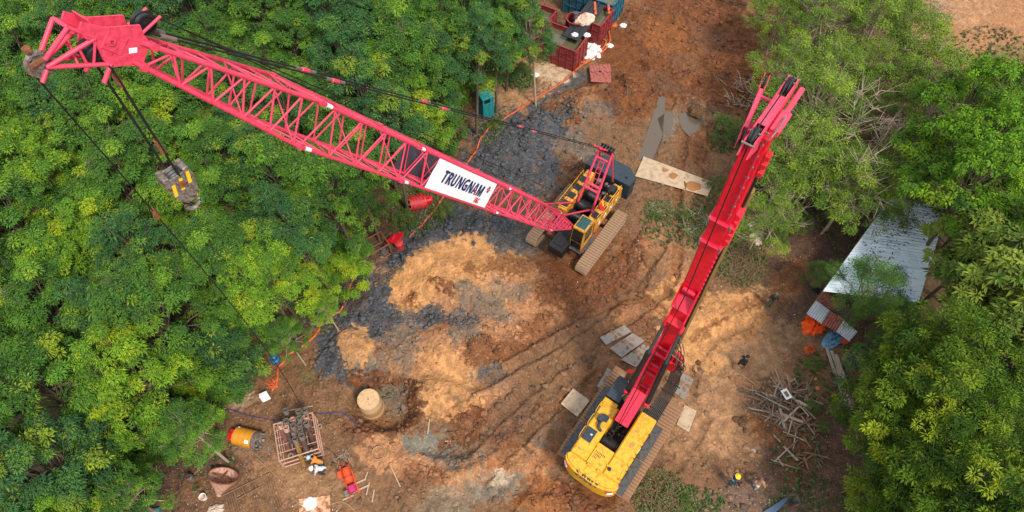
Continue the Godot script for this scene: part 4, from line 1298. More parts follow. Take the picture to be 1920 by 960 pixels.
		for sx in [-1.0, 1.0]:
			for su in [-1.0, 1.0]:
				var p: Vector3 = node.call(sc[1], sx, su)
				rod(boom, "pin_joint", p - Vector3(0.075, 0, 0), p + Vector3(0.075, 0, 0), 0.085, M.crane_red)
				var q: Vector3 = node.call(sc[1] - 0.35, sx, su)
				if sx > 0 and sc[1] < 31.0:
					rod(boom, "sticker", q - Vector3(0, 0.12, 0), q + Vector3(0, 0.12, 0), 0.0575, M.white)
	# foot plates
	for sx in [-1.0, 1.0]:
		st = ns()
		prism(st, [Vector2(-0.12, -0.1), Vector2(0.12, -0.1), Vector2(0.2, 1.4), Vector2(-0.2, 1.4)], 0.07, Transform3D(Basis(Vector3(0, 0, 1), Vector3(0, 1, 0), Vector3(-1, 0, 0)), Vector3(sx * 0.42, 0, 0)))
		part(st, M.crane_red, "foot_plate", boom)
	# banners on both flanks, tied to the chords
	for sx in [-1.0, 1.0]:
		var s0 := 17.4 if sx > 0 else 16.9
		var s1 := 23.2 if sx > 0 else 22.7
		st = ns()
		var nx := 26
		var nd := 6
		for i in nx:
			for j in nd:
				var q := []
				for e in [[0, 0], [1, 0], [1, 1], [0, 1]]:
					var u: float = (i + e[0]) / float(nx)
					var v: float = (j + e[1]) / float(nd)
					q.append(Vector3(sx * (0.868 + 0.012 * sin(u * 21.0 + v * 3.0) * sin(v * PI) + 0.008 * sin(u * 57.0 + v * 9.0)), lerpf(s0, s1, u), lerpf(-0.57, 0.56, v)))
				tri(st, q[0], q[1], q[2])
				tri(st, q[0], q[2], q[3])
		var ban := part(st, M.white if sx > 0 else M.fabric_back, "banner", boom)
		if sx > 0:
			# letters run from tip to foot, tops towards the upper side
			var right := Vector3(0, -1, 0)
			var upv := Vector3(0, 0, -1)
			var lx := Basis(right, upv + right * 0.16, Vector3(1, 0, 0))
			letters("TRUNGNAM", 0.48, M.navy, "banner_lettering", ban, Transform3D(lx.scaled_local(Vector3(1.04, 1, 1)), Vector3(0.905, 20.4, -0.04)))
			letters("E&C", 0.22, M.mark_red, "banner_lettering", ban, Transform3D(lx.scaled_local(Vector3(0.9, 1, 1)), Vector3(0.905, 18.6, 0.37)))
			st = ns()
			box(st, Transform3D(Basis.from_euler(Vector3(0.62, 0, 0)), Vector3(0.914, 19.2, 0.08)), Vector3(0.01, 0.09, 0.24), 0.0)
			part(st, M.mark_red, "banner_mark", ban)
			for k in 6:
				var t := TAU * k / 6.0 + 0.4
				st = ns()
				box(st, Transform3D(Basis.from_euler(Vector3(t, 0, 0)), Vector3(0.905, 18.0, -0.22)) * T(Vector3(0, 0, -0.1)), Vector3(0.008, 0.06, 0.11), 0.0)
				part(st, M.mark_red if k % 2 == 0 else M.navy, "banner_mark", ban)
	# head: two plates, sheaves between them, jib frame for the auxiliary line
	var pl := [Vector2(35.69, 0.19), Vector2(35.1, 0.48), Vector2(34.96, 0.35), Vector2(34.75, 0.25), Vector2(34.7, -0.2), Vector2(35.06, -0.33), Vector2(35.26, -0.43), Vector2(35.46, -0.37), Vector2(35.7, -0.16), Vector2(35.95, -0.12), Vector2(36.1, -0.02), Vector2(36.12, 0.12)]
	for sx in [-1.0, 1.0]:
		st = ns()
		prism(st, pl, 0.04, Transform3D(Basis(Vector3(0, 1, 0), Vector3(0, 0, -1), Vector3(-1, 0, 0)), Vector3(sx * 0.235, 0, 0)))
		var hp := part(st, M.crane_red, "head_plate", boom)
		st = ns()
		lathe(st, [Vector2(0.035, -0.05), Vector2(0.075, -0.05), Vector2(0.075, 0.05), Vector2(0.035, 0.05)], 14, Transform3D(Basis(Vector3(0, 1, 0), Vector3(1, 0, 0), Vector3(0, 0, 1)), Vector3(sx * 0.255, 35.5, 0.0)))
		part(st, M.crane_red, "boss", hp)
		st = ns()
		box(st, T(Vector3(sx * 0.262, 35.42, 0.0)), Vector3(0.02, 0.42, 0.34), 0.004)
		part(st, M.crane_red, "doubler_plate", hp)
		if sx > 0:
			st = ns()
			box(st, T(Vector3(0.258, 35.02, 0.0), Vector3(0.5, 0, 0)), Vector3(0.004, 0.16, 0.1), 0.0)
			part(st, M.white, "sticker", hp)
	st = ns()
	box(st, Transform3D(Basis.from_euler(Vector3(-0.55, 0, 0)), Vector3(0, 35.86, -0.1)), Vector3(0.43, 0.36, 0.03), 0.01)
	part(st, M.crane_red, "head_cover", boom)
	for k in 4:
		sheave(boom, "head_sheave", Vector3(-0.15 + k * 0.1, 35.5, 0.33), Vector3(1, 0, 0), 0.2, 0.09, M.black)
	for k in 2:
		sheave(boom, "top_sheave", Vector3(-0.06 + k * 0.13, 34.85, -0.52), Vector3(1, 0, 0), 0.2, 0.1, M.black)
	for sx in [-1.0, 1.0]:
		rod(boom, "sheave_bracket", Vector3(sx * 0.2, 34.95, -0.35), Vector3(sx * 0.2, 34.75, -0.78), 0.03, M.crane_red)
		rod(boom, "lower_post", Vector3(sx * 0.24, 35.3, 0.38), Vector3(sx * 0.26, 35.28, 0.75), 0.045, M.crane_red)
	var jp := [Vector3(0.24, 35.77, 0.05), Vector3(0.24, 35.34, 0.4), Vector3(0.08, 36.22, 0.84), Vector3(0.2, 36.26, 0.06)]
	for sx in [-1.0, 1.0]:
		var m := Vector3(sx, 1, 1)
		rod(boom, "jib_chord", jp[0] * m, jp[2] * m, 0.042, M.crane_red)
		rod(boom, "jib_chord", jp[1] * m, jp[2] * m, 0.042, M.crane_red)
		rod(boom, "jib_chord", jp[3] * m, jp[2] * m + Vector3(0, 0.08, -0.12), 0.042, M.crane_red)
		rod(boom, "jib_strut", jp[3] * m, jp[0] * m, 0.036, M.crane_red)
		rod(boom, "jib_strut", jp[0] * m, (jp[1] * m).lerp(jp[2] * m, 0.25), 0.026, M.crane_red)
		rod(boom, "jib_strut", (jp[0] * m).lerp(jp[2] * m, 0.35), (jp[1] * m).lerp(jp[2] * m, 0.35), 0.026, M.crane_red)
		rod(boom, "jib_strut", (jp[1] * m).lerp(jp[2] * m, 0.5), (jp[0] * m).lerp(jp[2] * m, 0.3) * Vector3(-1, 1, 1), 0.022, M.crane_red)
		rod(boom, "jib_foot", Vector3(sx * 0.12, 36.23, 0.88), Vector3(sx * 0.16, 36.24, 1.1), 0.04, M.crane_red)
	rod(boom, "jib_strut", jp[3], jp[3] * Vector3(-1, 1, 1), 0.036, M.crane_red)
	sheave(boom, "jib_sheave", Vector3(0, 36.3, 0.84), Vector3(1, 0, 0), 0.235, 0.09, M.steel)
	st = ns()
	box(st, T(Vector3(0.07, 36.36, 0.78), Vector3(0.9, 0, 0)), Vector3(0.03, 0.36, 0.1), 0.01)
	box(st, T(Vector3(0.0, 36.58, 0.68), Vector3(0.9, 0, 0)), Vector3(0.13, 0.12, 0.13), 0.03)
	part(st, M.rust, "rope_guard", boom)
	var to_world := Transform3D(Basis(Vector3.UP, yaw), base) * bx
	crane_tip = to_world * Vector3(0, 35.35, 0.45)
	aux_tip = to_world * Vector3(0, 36.45, 0.96)
	# backstops between house and boom
	for sx in [-1.0, 1.0]:
		rod(c, "backstop", Vector3(sx * 0.55, 2.7, 0.3), bx * (node.call(5.4, -sx, 1) as Vector3), 0.055, M.crane_red)
	# pendants with their links, bridle and hoist rope
	for sx in [-1.0, 1.0]:
		var a := Vector3(sx * 0.2, 6.25, 2.55)
		var b: Vector3 = bx * Vector3(-sx * 0.17, 34.7, -0.42)
		rod(c, "pendant_rope", a, b, 0.022, M.rope)
		var n := (b - a).normalized()
		st = ns()
		box(st, Transform3D(frame_of(n), a + n * 1.2), Vector3(0.12, 1.7, 0.1), 0.02)
		part(st, M.crane_red, "bridle_bar", c)
		for d in [[13.0, 0.0], [21.6, 0.0], [27.6, 0.0]]:
			st = ns()
			var sh: float = 0.8 if sx > 0 else 0.0
			box(st, Transform3D(frame_of(n), a + n * (d[0] + 0.3 + sh)), Vector3(0.1, 0.3, 0.1), 0.02)
			part(st, M.crane_red, "pendant_link", c)
			for e in [0.02, 0.58]:
				rod(c, "rope_socket", a + n * (d[0] + e + sh - 0.09), a + n * (d[0] + e + sh + 0.09), 0.045, M.steel)
		rod(c, "rope_socket", b - n * 0.15, b - n * 0.5, 0.05, M.steel)
	rod(c, "hoist_rope", Vector3(-0.1, 2.3, 0.85), bx * Vector3(0.1, 34.85, -0.72), 0.014, M.rope)
	rod(c, "hoist_rope", Vector3(0.15, 2.2, -0.1), bx * Vector3(-0.1, 34.85, -0.72), 0.014, M.rope)
	# falls of the main hook and the auxiliary line
	var hook := Vector3(crane_tip.x - 0.02, 27.55, crane_tip.z - 0.05)
	var world_inv := inv
	var ends := [[-0.3, 0.0], [-0.24, 0.0], [0.24, 0.0], [0.3, 0.0]]
	for e in ends:
		var a: Vector3 = to_world * Vector3(e[0] * 1.15, 35.35, 0.42)
		var b: Vector3 = hook + lat * e[0] * 0.95 + Vector3(0, 0.45, 0)
		rod(c, "hook_fall_rope", world_inv * a, world_inv * b, 0.017, M.rope)
	var rack_end := G(572, 776, 1.7)
	var pts := []
	for k in 25:
		var t := k / 24.0
		var p := aux_tip.lerp(rack_end, t)
		p.y -= 0.5 * sin(PI * t)
		p.x += 0.5 * sin(PI * t)
		pts.append(inv * p)
	st = ns()
	path_tube(st, pts, 0.017, 6)
	part(st, M.rope, "auxiliary_rope", c)
	st = ns()
	lathe(st, [Vector2(0, -0.2), Vector2(0.045, -0.18), Vector2(0.06, 0), Vector2(0.04, 0.2), Vector2(0, 0.22)], 12, T(pts[4]))
	part(st, M.rust, "rope_thimble", c)
	st = ns()
	var far_a: Vector3 = to_world * Vector3(0.25, 35.35, 0.42)
	var far_b := hook + lat * 0.2
	lathe(st, [Vector2(0, -0.22), Vector2(0.055, -0.2), Vector2(0.06, 0), Vector2(0.055, 0.2), Vector2(0, 0.22)], 12, T(inv * far_a.lerp(far_b, 0.62)))
	part(st, M.rust, "rope_socket", c)
	st = ns()
	box(st, Transform3D(frame_of((far_b - far_a)), inv * (far_a + (far_b - far_a) * 0.1)), Vector3(0.16, 0.4, 0.05), 0.02)
	part(st, M.rust, "dead_end_wedge", c)
	# hook block hanging below the head
	var hb := thing("hook_block", "weathered grey hook block with yellow warning stripes hanging below the boom head", "hook", hook + Vector3(0, 0.1, 0), atan2(lat.x, lat.z) - 0.15)
	hb.scale = Vector3.ONE * 0.82
	for s in [-1.0, 1.0]:
		st = ns()
		prism(st, [Vector2(-0.36, 0.34), Vector2(0.36, 0.34), Vector2(0.42, 0.1), Vector2(0.3, -0.5), Vector2(0.12, -0.72), Vector2(-0.12, -0.72), Vector2(-0.3, -0.5), Vector2(-0.42, 0.1)], 0.06, T(Vector3(0, 0, s * 0.2)))
		var ck := part(st, M.steel, "cheek_plate", hb)
		if s > 0:
			for k in [-1, 0, 1]:
				st = ns()
				box(st, T(Vector3(k * 0.25, 0.02 + 0.08 * k, 0.233), Vector3(0, 0, -0.2)), Vector3(0.1, 0.42, 0.006), 0.0)
				part(st, M.decal_yellow, "warning_stripe", ck)
			st = ns()
			tube(st, Vector3(0, 0.05, 0.2), Vector3(0, 0.05, 0.3), 0.1, -1, 14)
			part(st, M.rust, "axle_cap", ck)
	for k in 3:
		sheave(hb, "block_sheave", Vector3(0, 0.05, -0.12 + k * 0.12), Vector3(0, 0, 1), 0.3, 0.1, M.sheave)
	for s in [-1.0, 1.0]:
		st = ns()
		box(st, T(Vector3(s * 0.3, 0.38, 0), Vector3(0, 0, s * 0.3)), Vector3(0.17, 0.14, 0.44), 0.03)
		part(st, M.steel, "rope_guide", hb)
	st = ns()
	var hk := []
	for k in 20:
		var t := -1.9 + k * 0.24
		hk.append(Vector3(cos(t) * 0.17, -1.02 - sin(t) * 0.17 * -1.0, 0))
	hk.push_front(Vector3(0, -0.65, 0))
	path_tube(st, [Vector3(0, -0.6, 0), Vector3(0, -0.82, 0), Vector3(0.1, -0.9, 0), Vector3(0.19, -1.02, 0), Vector3(0.17, -1.17, 0), Vector3(0.05, -1.27, 0), Vector3(-0.1, -1.24, 0), Vector3(-0.19, -1.12, 0), Vector3(-0.2, -1.02, 0)], 0.07, 10)
	part(st, M.steel, "hook", hb)

func build_rig() -> void:
	var base := Vector3(6.3, 0.02, -12.7)
	var yaw := deg_to_rad(-35.4)
	var c := thing("drilling_rig", "yellow rotary drilling rig with tall bright red mast", "drilling rig", base, yaw)
	crawler(c, -1.85, 6.4, 0.8, 0.44, M.shoe_rig)
	crawler(c, 1.95, 6.4, 0.9, 0.44, M.shoe_rig)
	var st := ns()
	box(st, T(Vector3(0, 0.65, 0)), Vector3(3.0, 0.5, 2.2), 0.08)
	tube(st, Vector3(0, 0.8, 0), Vector3(0, 1.25, 0), 0.95, -1, 24)
	part(st, M.grey_paint, "carbody", c)
	st = ns()
	box(st, T(Vector3(0, 1.32, 1.2)), Vector3(2.9, 0.2, 5.0), 0.04)
	part(st, M.black, "deck", c)
	# side walkways
	for s in [-1.0, 1.0]:
		for k in 2:
			st = ns()
			var zl := [0.0, 1.6] if s > 0 else [1.2, 2.0]
			if s > 0:
				box(st, T(Vector3(1.74, 1.33, [0.0, 2.3][k])), Vector3(0.5, 0.07, 2.2), 0.015)
			else:
				box(st, T(Vector3(-1.8, 1.33, [-0.3, 2.25][k])), Vector3(0.5, 0.07, [2.3, 2.1][k]), 0.015)
			part(st, M.grey_paint, "walkway_plate", c)
	# housing left and right of the open winch bay, rear deck between
	st = ns()
	box(st, T(Vector3(-1.0, 2.1, 1.6)), Vector3(0.98, 1.58, 3.5), 0.06)
	var hl := part(st, M.yellow, "housing", c)
	st = ns()
	box(st, T(Vector3(1.02, 2.1, 1.3)), Vector3(0.98, 1.58, 4.15), 0.06)
	var hr := part(st, M.yellow, "housing", c)
	st = ns()
	box(st, T(Vector3(0.01, 2.08, 2.72)), Vector3(1.02, 1.5, 1.3), 0.04)
	var hm := part(st, M.yellow, "housing", c)
	# roof panels laid on the housing, with joints between them
	for q in [[-1.0, 0.6, 0.86, 1.35], [-1.0, 2.88, 0.86, 0.85], [1.02, 0.02, 0.86, 1.5], [1.02, 1.52, 0.86, 1.4], [1.02, 2.8, 0.86, 1.05]]:
		st = ns()
		box(st, T(Vector3(q[0], 2.9, q[1])), Vector3(q[2], 0.035, q[3]), 0.012)
		part(st, M.yellow, "roof_panel", hl if q[0] < 0 else hr)
	st = ns()
	box(st, T(Vector3(0.01, 2.85, 2.85)), Vector3(0.96, 0.05, 0.95), 0.015)
	var rp := part(st, M.yellow, "roof_panel", hm)
	for row in 3:
		for k in 7 - row * 2:
			st = ns()
			box(st, T(Vector3(-0.34 + k * 0.085, 2.878, 2.6 + row * 0.16)), Vector3(0.035, 0.012, 0.12), 0.002)
			part(st, M.black, "vent_slot", rp)
	st = ns()
	box(st, T(Vector3(-1.12, 2.92, 2.05)), Vector3(0.56, 0.05, 0.78), 0.012)
	var gr := part(st, M.weight, "air_grille", hl)
	for k in 9:
		st = ns()
		box(st, T(Vector3(-1.43, 2.92, 1.72 + k * 0.08)), Vector3(0.06, 0.06, 0.03), 0.004)
		part(st, M.black, "grille_slat", gr)
	st = ns()
	box(st, T(Vector3(-1.02, 2.952, 2.0)), Vector3(0.1, 0.006, 0.08), 0.0)
	part(st, M.white, "sticker", gr)
	for q in [[1.05, 1.2, 0.3], [0.9, 0.4, 0.18], [1.2, 2.5, 0.16], [-0.8, 0.5, 0.14], [-1.15, 3.0, 0.18], [0.2, 3.1, 0.16]]:
		st = ns()
		crumple(st, Vector3(q[2] * 0.7, 0.01, q[2] * 0.45), int(q[1] * 31) + 7, T(Vector3(q[0], 2.918 if absf(q[0]) > 0.5 else 2.876, q[1]), Vector3(0, q[1], 0)), 8, 0.2)
		part(st, mat(rgb(172, 128, 66), 0.9), "mud_stain", hr if q[0] > 0.5 else (hl if q[0] < -0.5 else hm))
	# air cleaner and exhaust
	st = ns()
	tube(st, Vector3(-1.08, 2.9, 0.98), Vector3(-1.08, 3.28, 0.98), 0.2, 0.19, 16)
	box(st, T(Vector3(-0.9, 3.05, 0.82)), Vector3(0.4, 0.26, 0.36), 0.06)
	part(st, M.weight, "air_cleaner", hl)
	st = ns()
	path_tube(st, spline([Vector3(-1.0, 3.05, 1.1), Vector3(-0.98, 3.1, 1.35), Vector3(-0.86, 3.06, 1.5), Vector3(-0.72, 2.95, 1.52)], 4), 0.085, 10)
	part(st, M.weight, "intake_pipe", hl)
	# fuel cap, bolts and lamps
	for q in [[-1.2, 0.15, 0.07], [-1.02, 0.35, 0.09], [-0.72, 0.3, 0.06], [1.0, 2.4, 0.09], [0.95, 3.05, 0.05], [0.55, 2.9, 0.05]]:
		st = ns()
		tube(st, Vector3(q[0], 2.88, q[1]), Vector3(q[0], 2.94, q[1]), q[2], -1, 12)
		part(st, M.yellow, "filler_cap", hl if q[0] < 0 else hr)
	st = ns()
	tube(st, Vector3(0.72, 2.88, 3.02), Vector3(0.72, 2.95, 3.02), 0.11, -1, 12)
	part(st, M.black, "breather", hr)
	for q in [[-1.4, 2.95, 3.0], [1.38, 2.95, 3.2]]:
		st = ns()
		tube(st, Vector3(q[0], 2.88, q[2]), Vector3(q[0], 3.0, q[2]), 0.06, -1, 10)
		part(st, M.lamp_amber, "beacon", c)
	# counterweight with rounded back
	st = ns()
	var cwp := [Vector2(-1.52, 3.36)]
	for k in 13:
		var t := lerpf(PI, 0.0, k / 12.0)
		cwp.append(Vector2(cos(t) * 1.2 + signf(cos(t)) * 0.42, 3.5 + sin(t) * 0.62))
	cwp.append(Vector2(1.52, 3.36))
	prism(st, cwp, 1.2, Transform3D(Basis(Vector3(1, 0, 0), Vector3(0, 0, 1), Vector3(0, -1, 0)), Vector3(0, 2.0, 0)))
	var cwt := []
	for p in cwp:
		cwt.append(Vector2(p.x * 0.95, 3.36 + (p.y - 3.36) * 0.82))
	prism(st, cwt, 0.14, Transform3D(Basis(Vector3(1, 0, 0), Vector3(0, 0, 1), Vector3(0, -1, 0)), Vector3(0, 2.67, 0)))
	var cw := part(st, M.yellow, "counterweight", c)
	for q in [[-0.75, 3.62], [0.0, 3.7], [0.75, 3.62]]:
		st = ns()
		box(st, T(Vector3(q[0], 2.76, q[1])), Vector3(0.7, 0.03, 0.36), 0.01)
		part(st, M.yellow, "top_panel", cw)
	for s in [-1.0, 1.0]:
		st = ns()
		tube(st, Vector3(s * 0.3 - 0.07, 2.85, 3.42), Vector3(s * 0.3 + 0.07, 2.85, 3.42), 0.06)
		part(st, M.yellow, "lifting_eye", cw)
		st = ns()
		box(st, T(Vector3(s * 1.3, 2.5, 3.95), Vector3(0, s * 0.55, 0)), Vector3(0.34, 0.1, 0.06), 0.01)
		part(st, M.mark_red, "tail_reflector", cw)
		st = ns()
		box(st, T(Vector3(s * 1.38, 2.2, 3.92), Vector3(0, s * 0.7, 0)), Vector3(0.34, 0.2, 0.05), 0.01)
		part(st, M.white, "tail_plate", cw)
	for k in 4:
		letters("SANY"[k], 0.4, M.weight, "letter", cw, T(Vector3(-0.57 + k * 0.38, 2.6, 4.09 - 0.035 * absf(k - 1.5)), Vector3(-0.75, 0, 0)))
	# winch bay
	drum(c, "main_winch", Vector3(0.02, 2.25, 1.62), 0.86, 0.34)
	st = ns()
	for k in 16:
		var p := Vector3(rng.randf_range(-0.42, 0.42), rng.randf_range(1.6, 2.6), rng.randf_range(0.4, 1.2))
		tube(st, p, p + Vector3(rng.randf_range(-0.3, 0.3), rng.randf_range(-0.1, 0.2), rng.randf_range(-0.2, 0.2)), 0.03, -1, 6)
	for k in 8:
		box(st, T(Vector3(rng.randf_range(-0.4, 0.4), rng.randf_range(1.7, 2.5), rng.randf_range(0.5, 1.1))), Vector3(0.14, 0.14, 0.14), 0.02)
	part(st, M.black, "valve_block", c)
	# handrails
	for k in 4:
		st = ns()
		var z := 0.2 + k * 0.8
		path_tube(st, spline([Vector3(1.5, 2.85, z), Vector3(1.56, 3.2, z + 0.05), Vector3(1.56, 3.2, z + 0.5), Vector3(1.5, 2.85, z + 0.55)], 3), 0.018, 6)
		part(st, M.black, "handrail", hr)
	for k in 3:
		st = ns()
		var z := 0.1 + k * 0.85
		path_tube(st, spline([Vector3(-1.48, 2.85, z), Vector3(-1.52, 3.2, z + 0.05), Vector3(-1.52, 3.2, z + 0.65), Vector3(-1.48, 2.85, z + 0.7)], 3), 0.02, 6)
		part(st, M.yellow, "handrail", hl)
	st = ns()
	box(st, T(Vector3(1.512, 2.3, 1.1)), Vector3(0.012, 0.3, 0.36), 0.0)
	part(st, M.white, "sticker", hr)
	# cab
	st = ns()
	prism(st, [Vector2(-0.35, 1.4), Vector2(-1.95, 1.4), Vector2(-1.98, 2.2), Vector2(-1.72, 3.2), Vector2(-0.35, 3.2)], 0.84, Transform3D(Basis(Vector3(0, 0, 1), Vector3(0, 1, 0), Vector3(-1, 0, 0)), Vector3(-1.1, 0, 0)))
	var cab := part(st, M.weight, "cab", c)
	st = ns()
	box(st, T(Vector3(-1.1, 3.25, -0.92)), Vector3(0.86, 0.1, 1.3), 0.03)
	var cr_ := part(st, M.weight, "cab_roof", cab)
	st = ns()
	box(st, T(Vector3(-1.1, 3.305, -1.1)), Vector3(0.6, 0.03, 0.62), 0.008)
	part(st, M.glass, "roof_window", cr_)
	st = ns()
	box(st, Transform3D(Basis.from_euler(Vector3(0.25, 0, 0)), Vector3(-1.1, 2.7, -1.86)), Vector3(0.74, 0.95, 0.03), 0.005)
	part(st, M.glass, "windscreen", cab)
	for s in [-1.0, 1.0]:
		st = ns()
		box(st, T(Vector3(-1.1 + s * 0.425, 2.6, -1.1)), Vector3(0.02, 0.9, 1.0), 0.004)
		part(st, M.glass, "side_window", cab)
	st = ns()
	box(st, T(Vector3(-1.1, 2.62, -0.335)), Vector3(0.7, 0.8, 0.02), 0.004)
	part(st, M.glass, "rear_window", cab)
	st = ns()
	box(st, T(Vector3(-1.1, 2.95, -0.15)), Vector3(0.86, 0.08, 0.26), 0.02)
	box(st, T(Vector3(-1.48, 2.98, 0.1)), Vector3(0.08, 0.08, 0.5), 0.02)
	part(st, M.yellow, "housing_lip", hl)
	rod(cab, "flag_pole", Vector3(-0.95, 3.3, -1.7), Vector3(-0.95, 4.2, -1.75), 0.014, M.steel)
	st = ns()
	flag_mesh(st, 0.42, 0.34, T(Vector3(-0.95, 4.2, -1.75), Vector3(0.9, 0.6, -0.7)))
	part(st, M.flag_red, "flag", cab)
	st = ns()
	path_tube(st, spline([Vector3(-0.75, 3.3, -0.7), Vector3(-0.6, 3.7, -1.1), Vector3(-0.9, 3.75, -1.5)], 4), 0.012, 5)
	part(st, M.white, "antenna_wire", cab)
	# luffing frame that carries the mast
	for s in [-1.0, 1.0]:
		st = ns()
		prism(st, [Vector2(-0.65, 3.35), Vector2(-0.55, 2.9), Vector2(0.0, 1.5), Vector2(0.6, 1.4), Vector2(1.3, 3.6), Vector2(1.4, 4.3), Vector2(0.95, 4.55)], 0.16, Transform3D(Basis(Vector3(0, 0, -1), Vector3(0, 1, 0), Vector3(1, 0, 0)), Vector3(s * 0.26, 0, 0)))
		part(st, M.rig_red2, "luffing_plate", c)
	st = ns()
	for s in [-1.0, 1.0]:
		box(st, Transform3D(Basis.from_euler(Vector3(-0.98, 0, 0)), Vector3(s * 0.205, 3.98, -0.16)), Vector3(0.39, 2.1, 0.24), 0.02)
	part(st, M.rig_red2, "luffing_cover", c)
	for q in [[1.5, 4.2, 0.14], [2.0, 5.0, 0.17], [2.2, 5.8, 0.12], [2.3, 6.9, 0.12], [2.45, 7.4, 0.08]]:
		rod(c, "cross_tube", Vector3(-0.5, q[1], -q[0]), Vector3(0.5, q[1], -q[0]), q[2], M.rig_red2)
	for s in [-1.0, 1.0]:
		st = ns()
		prism(st, [Vector2(0.9, 4.5), Vector2(1.35, 3.7), Vector2(2.55, 5.4), Vector2(2.6, 8.2), Vector2(2.3, 8.2)], 0.09, Transform3D(Basis(Vector3(0, 0, -1), Vector3(0, 1, 0), Vector3(1, 0, 0)), Vector3(s * 0.36, 0, 0)))
		part(st, M.rig_red2, "mast_foot_plate", c)
	for s in [-1.0, 1.0]:
		var a := Vector3(s * 0.62, 4.1, -0.85)
		var b := Vector3(s * 0.42, 9.9, -2.4)
		var cyl := rod(c, "mast_cylinder", a, a.lerp(b, 0.58), 0.14, M.black)
		rod(c, "cylinder_collar", a.lerp(b, 0.56), a.lerp(b, 0.6), 0.165, M.black)
		rod(c, "cylinder_rod", a.lerp(b, 0.58), b, 0.085, M.chrome)
		st = ns()
		box(st, T(a + Vector3(0, -0.1, 0.05)), Vector3(0.3, 0.36, 0.3), 0.06)
		part(st, M.rig_red2, "cylinder_bracket", c)
		st = ns()
		box(st, T(b + Vector3(0, 0.05, -0.12)), Vector3(0.2, 0.3, 0.4), 0.05)
		part(st, M.rig_red2, "cylinder_bracket", c)
	# mast
	st = ns()
	box(st, T(Vector3(0, 8.9, -3.0)), Vector3(0.74, 16.2, 0.7), 0.03)
	var mast := part(st, M.rig_red, "mast", c)
	st = ns()
	box(st, T(Vector3(0, 20.2, -3.0)), Vector3(0.735, 6.3, 0.695), 0.03)
	part(st, M.rig_red, "upper_mast", mast)
	# folding joint
	for y in [17.05, 18.55]:
		st = ns()
		box(st, T(Vector3(0, y, -2.98)), Vector3(0.98, 0.12, 0.94), 0.03)
		var fj := part(st, M.rig_red2, "joint_flange", mast)
		for s in [-1.0, 1.0]:
			rod(fj, "joint_bolt", Vector3(s * 0.44, y - 0.12, -2.53), Vector3(s * 0.44, y + 0.12, -2.53), 0.04, M.steel)
	for k in 5:
		st = ns()
		prism(st, [Vector2(0, 0), Vector2(0.2, 0.1), Vector2(0.2, 0.3), Vector2(0, 0.42)], 0.5, T(Vector3(0.38, 17.15 + k * 0.42, -3.0)))
		part(st, M.rig_red, "hinge_lug", mast)
	# shelf, saddle and steps on the back
	st = ns()
	box(st, T(Vector3(0.0, 12.5, -2.35), Vector3(0.75, 0, 0)), Vector3(0.84, 0.05, 0.75), 0.015)
	part(st, M.rig_red2, "back_shelf", mast)
	for s in [-1.0, 1.0]:
		st = ns()
		prism(st, [Vector2(2.66, 11.6), Vector2(2.66, 13.6), Vector2(2.5, 13.7), Vector2(2.1, 12.3), Vector2(2.3, 11.9)], 0.05, Transform3D(Basis(Vector3(0, 0, -1), Vector3(0, 1, 0), Vector3(1, 0, 0)), Vector3(s * 0.4, 0, 0)))
		part(st, M.rig_red, "shelf_gusset", mast)
		st = ns()
		prism(st, [Vector2(2.66, 9.2), Vector2(2.66, 11.3), Vector2(2.35, 10.9), Vector2(2.2, 10.1), Vector2(2.4, 9.5)], 0.06, Transform3D(Basis(Vector3(0, 0, -1), Vector3(0, 1, 0), Vector3(1, 0, 0)), Vector3(s * 0.4, 0, 0)))
		part(st, M.rig_red, "saddle_plate", mast)
	st = ns()
	box(st, T(Vector3(0.0, 10.4, -2.5), Vector3(0.5, 0, 0)), Vector3(0.76, 0.06, 0.4), 0.02)
	part(st, M.rig_red, "saddle", mast)
	rod(mast, "rope_roller", Vector3(-0.3, 13.35, -2.52), Vector3(0.3, 13.35, -2.52), 0.12, M.rig_red2)
	# guide rails and rack on the flanks and front
	for s in [-1.0, 1.0]:
		st = ns()
		box(st, T(Vector3(s * 0.43, 11.5, -3.25)), Vector3(0.09, 19.0, 0.16), 0.015)
		part(st, M.black if s > 0 else M.rig_red2, "guide_rail", mast)
	for k in 16:
		st = ns()
		box(st, T(Vector3(0.41, 11.2 + k * 0.36, -2.72)), Vector3(0.06, 0.14, 0.12), 0.01)
		part(st, M.rig_red2, "mast_cleat", mast)
	for k in 9:
		st = ns()
		box(st, T(Vector3(0.2, 19.2 + k * 0.55, -2.615)), Vector3(0.14, 0.1, 0.06), 0.01)
		part(st, M.steel, "pipe_clamp", mast)
	rod(mast, "mast_pipe", Vector3(0.2, 18.9, -2.6), Vector3(0.2, 23.2, -2.6), 0.035, M.rig_red2)
	for k in 3:
		st = ns()
		box(st, T(Vector3(0.5, 21.6 + k * 0.42, -2.9)), Vector3(0.2, 0.26, 0.3), 0.03)
		part(st, M.bright_red, "lug", mast)
	# kelly bar, rotary drive and crowd sledge in front
	rod(c, "kelly_bar", Vector3(0.28, 1.2, -3.95), Vector3(0.28, 19.4, -3.95), 0.24, M.pipe_olive)
	st = ns()
	box(st, T(Vector3(0.35, 4.3, -3.7)), Vector3(1.2, 1.0, 0.9), 0.1)
	tube(st, Vector3(0.28, 3.2, -3.95), Vector3(0.28, 4.0, -3.95), 0.45, -1, 20)
	var rd := part(st, M.bright_red, "rotary_drive", c)
	for k in 5:
		st = ns()
		tube(st, Vector3(0.5 + 0.12 * k, 4.7, -3.5 - 0.1 * (k % 2)), Vector3(0.52 + 0.12 * k, 5.4 + 0.25 * (k % 3), -3.45), 0.12, 0.1, 10)
		part(st, M.bright_red if k % 2 == 0 else M.casing_red, "hydraulic_motor", rd)
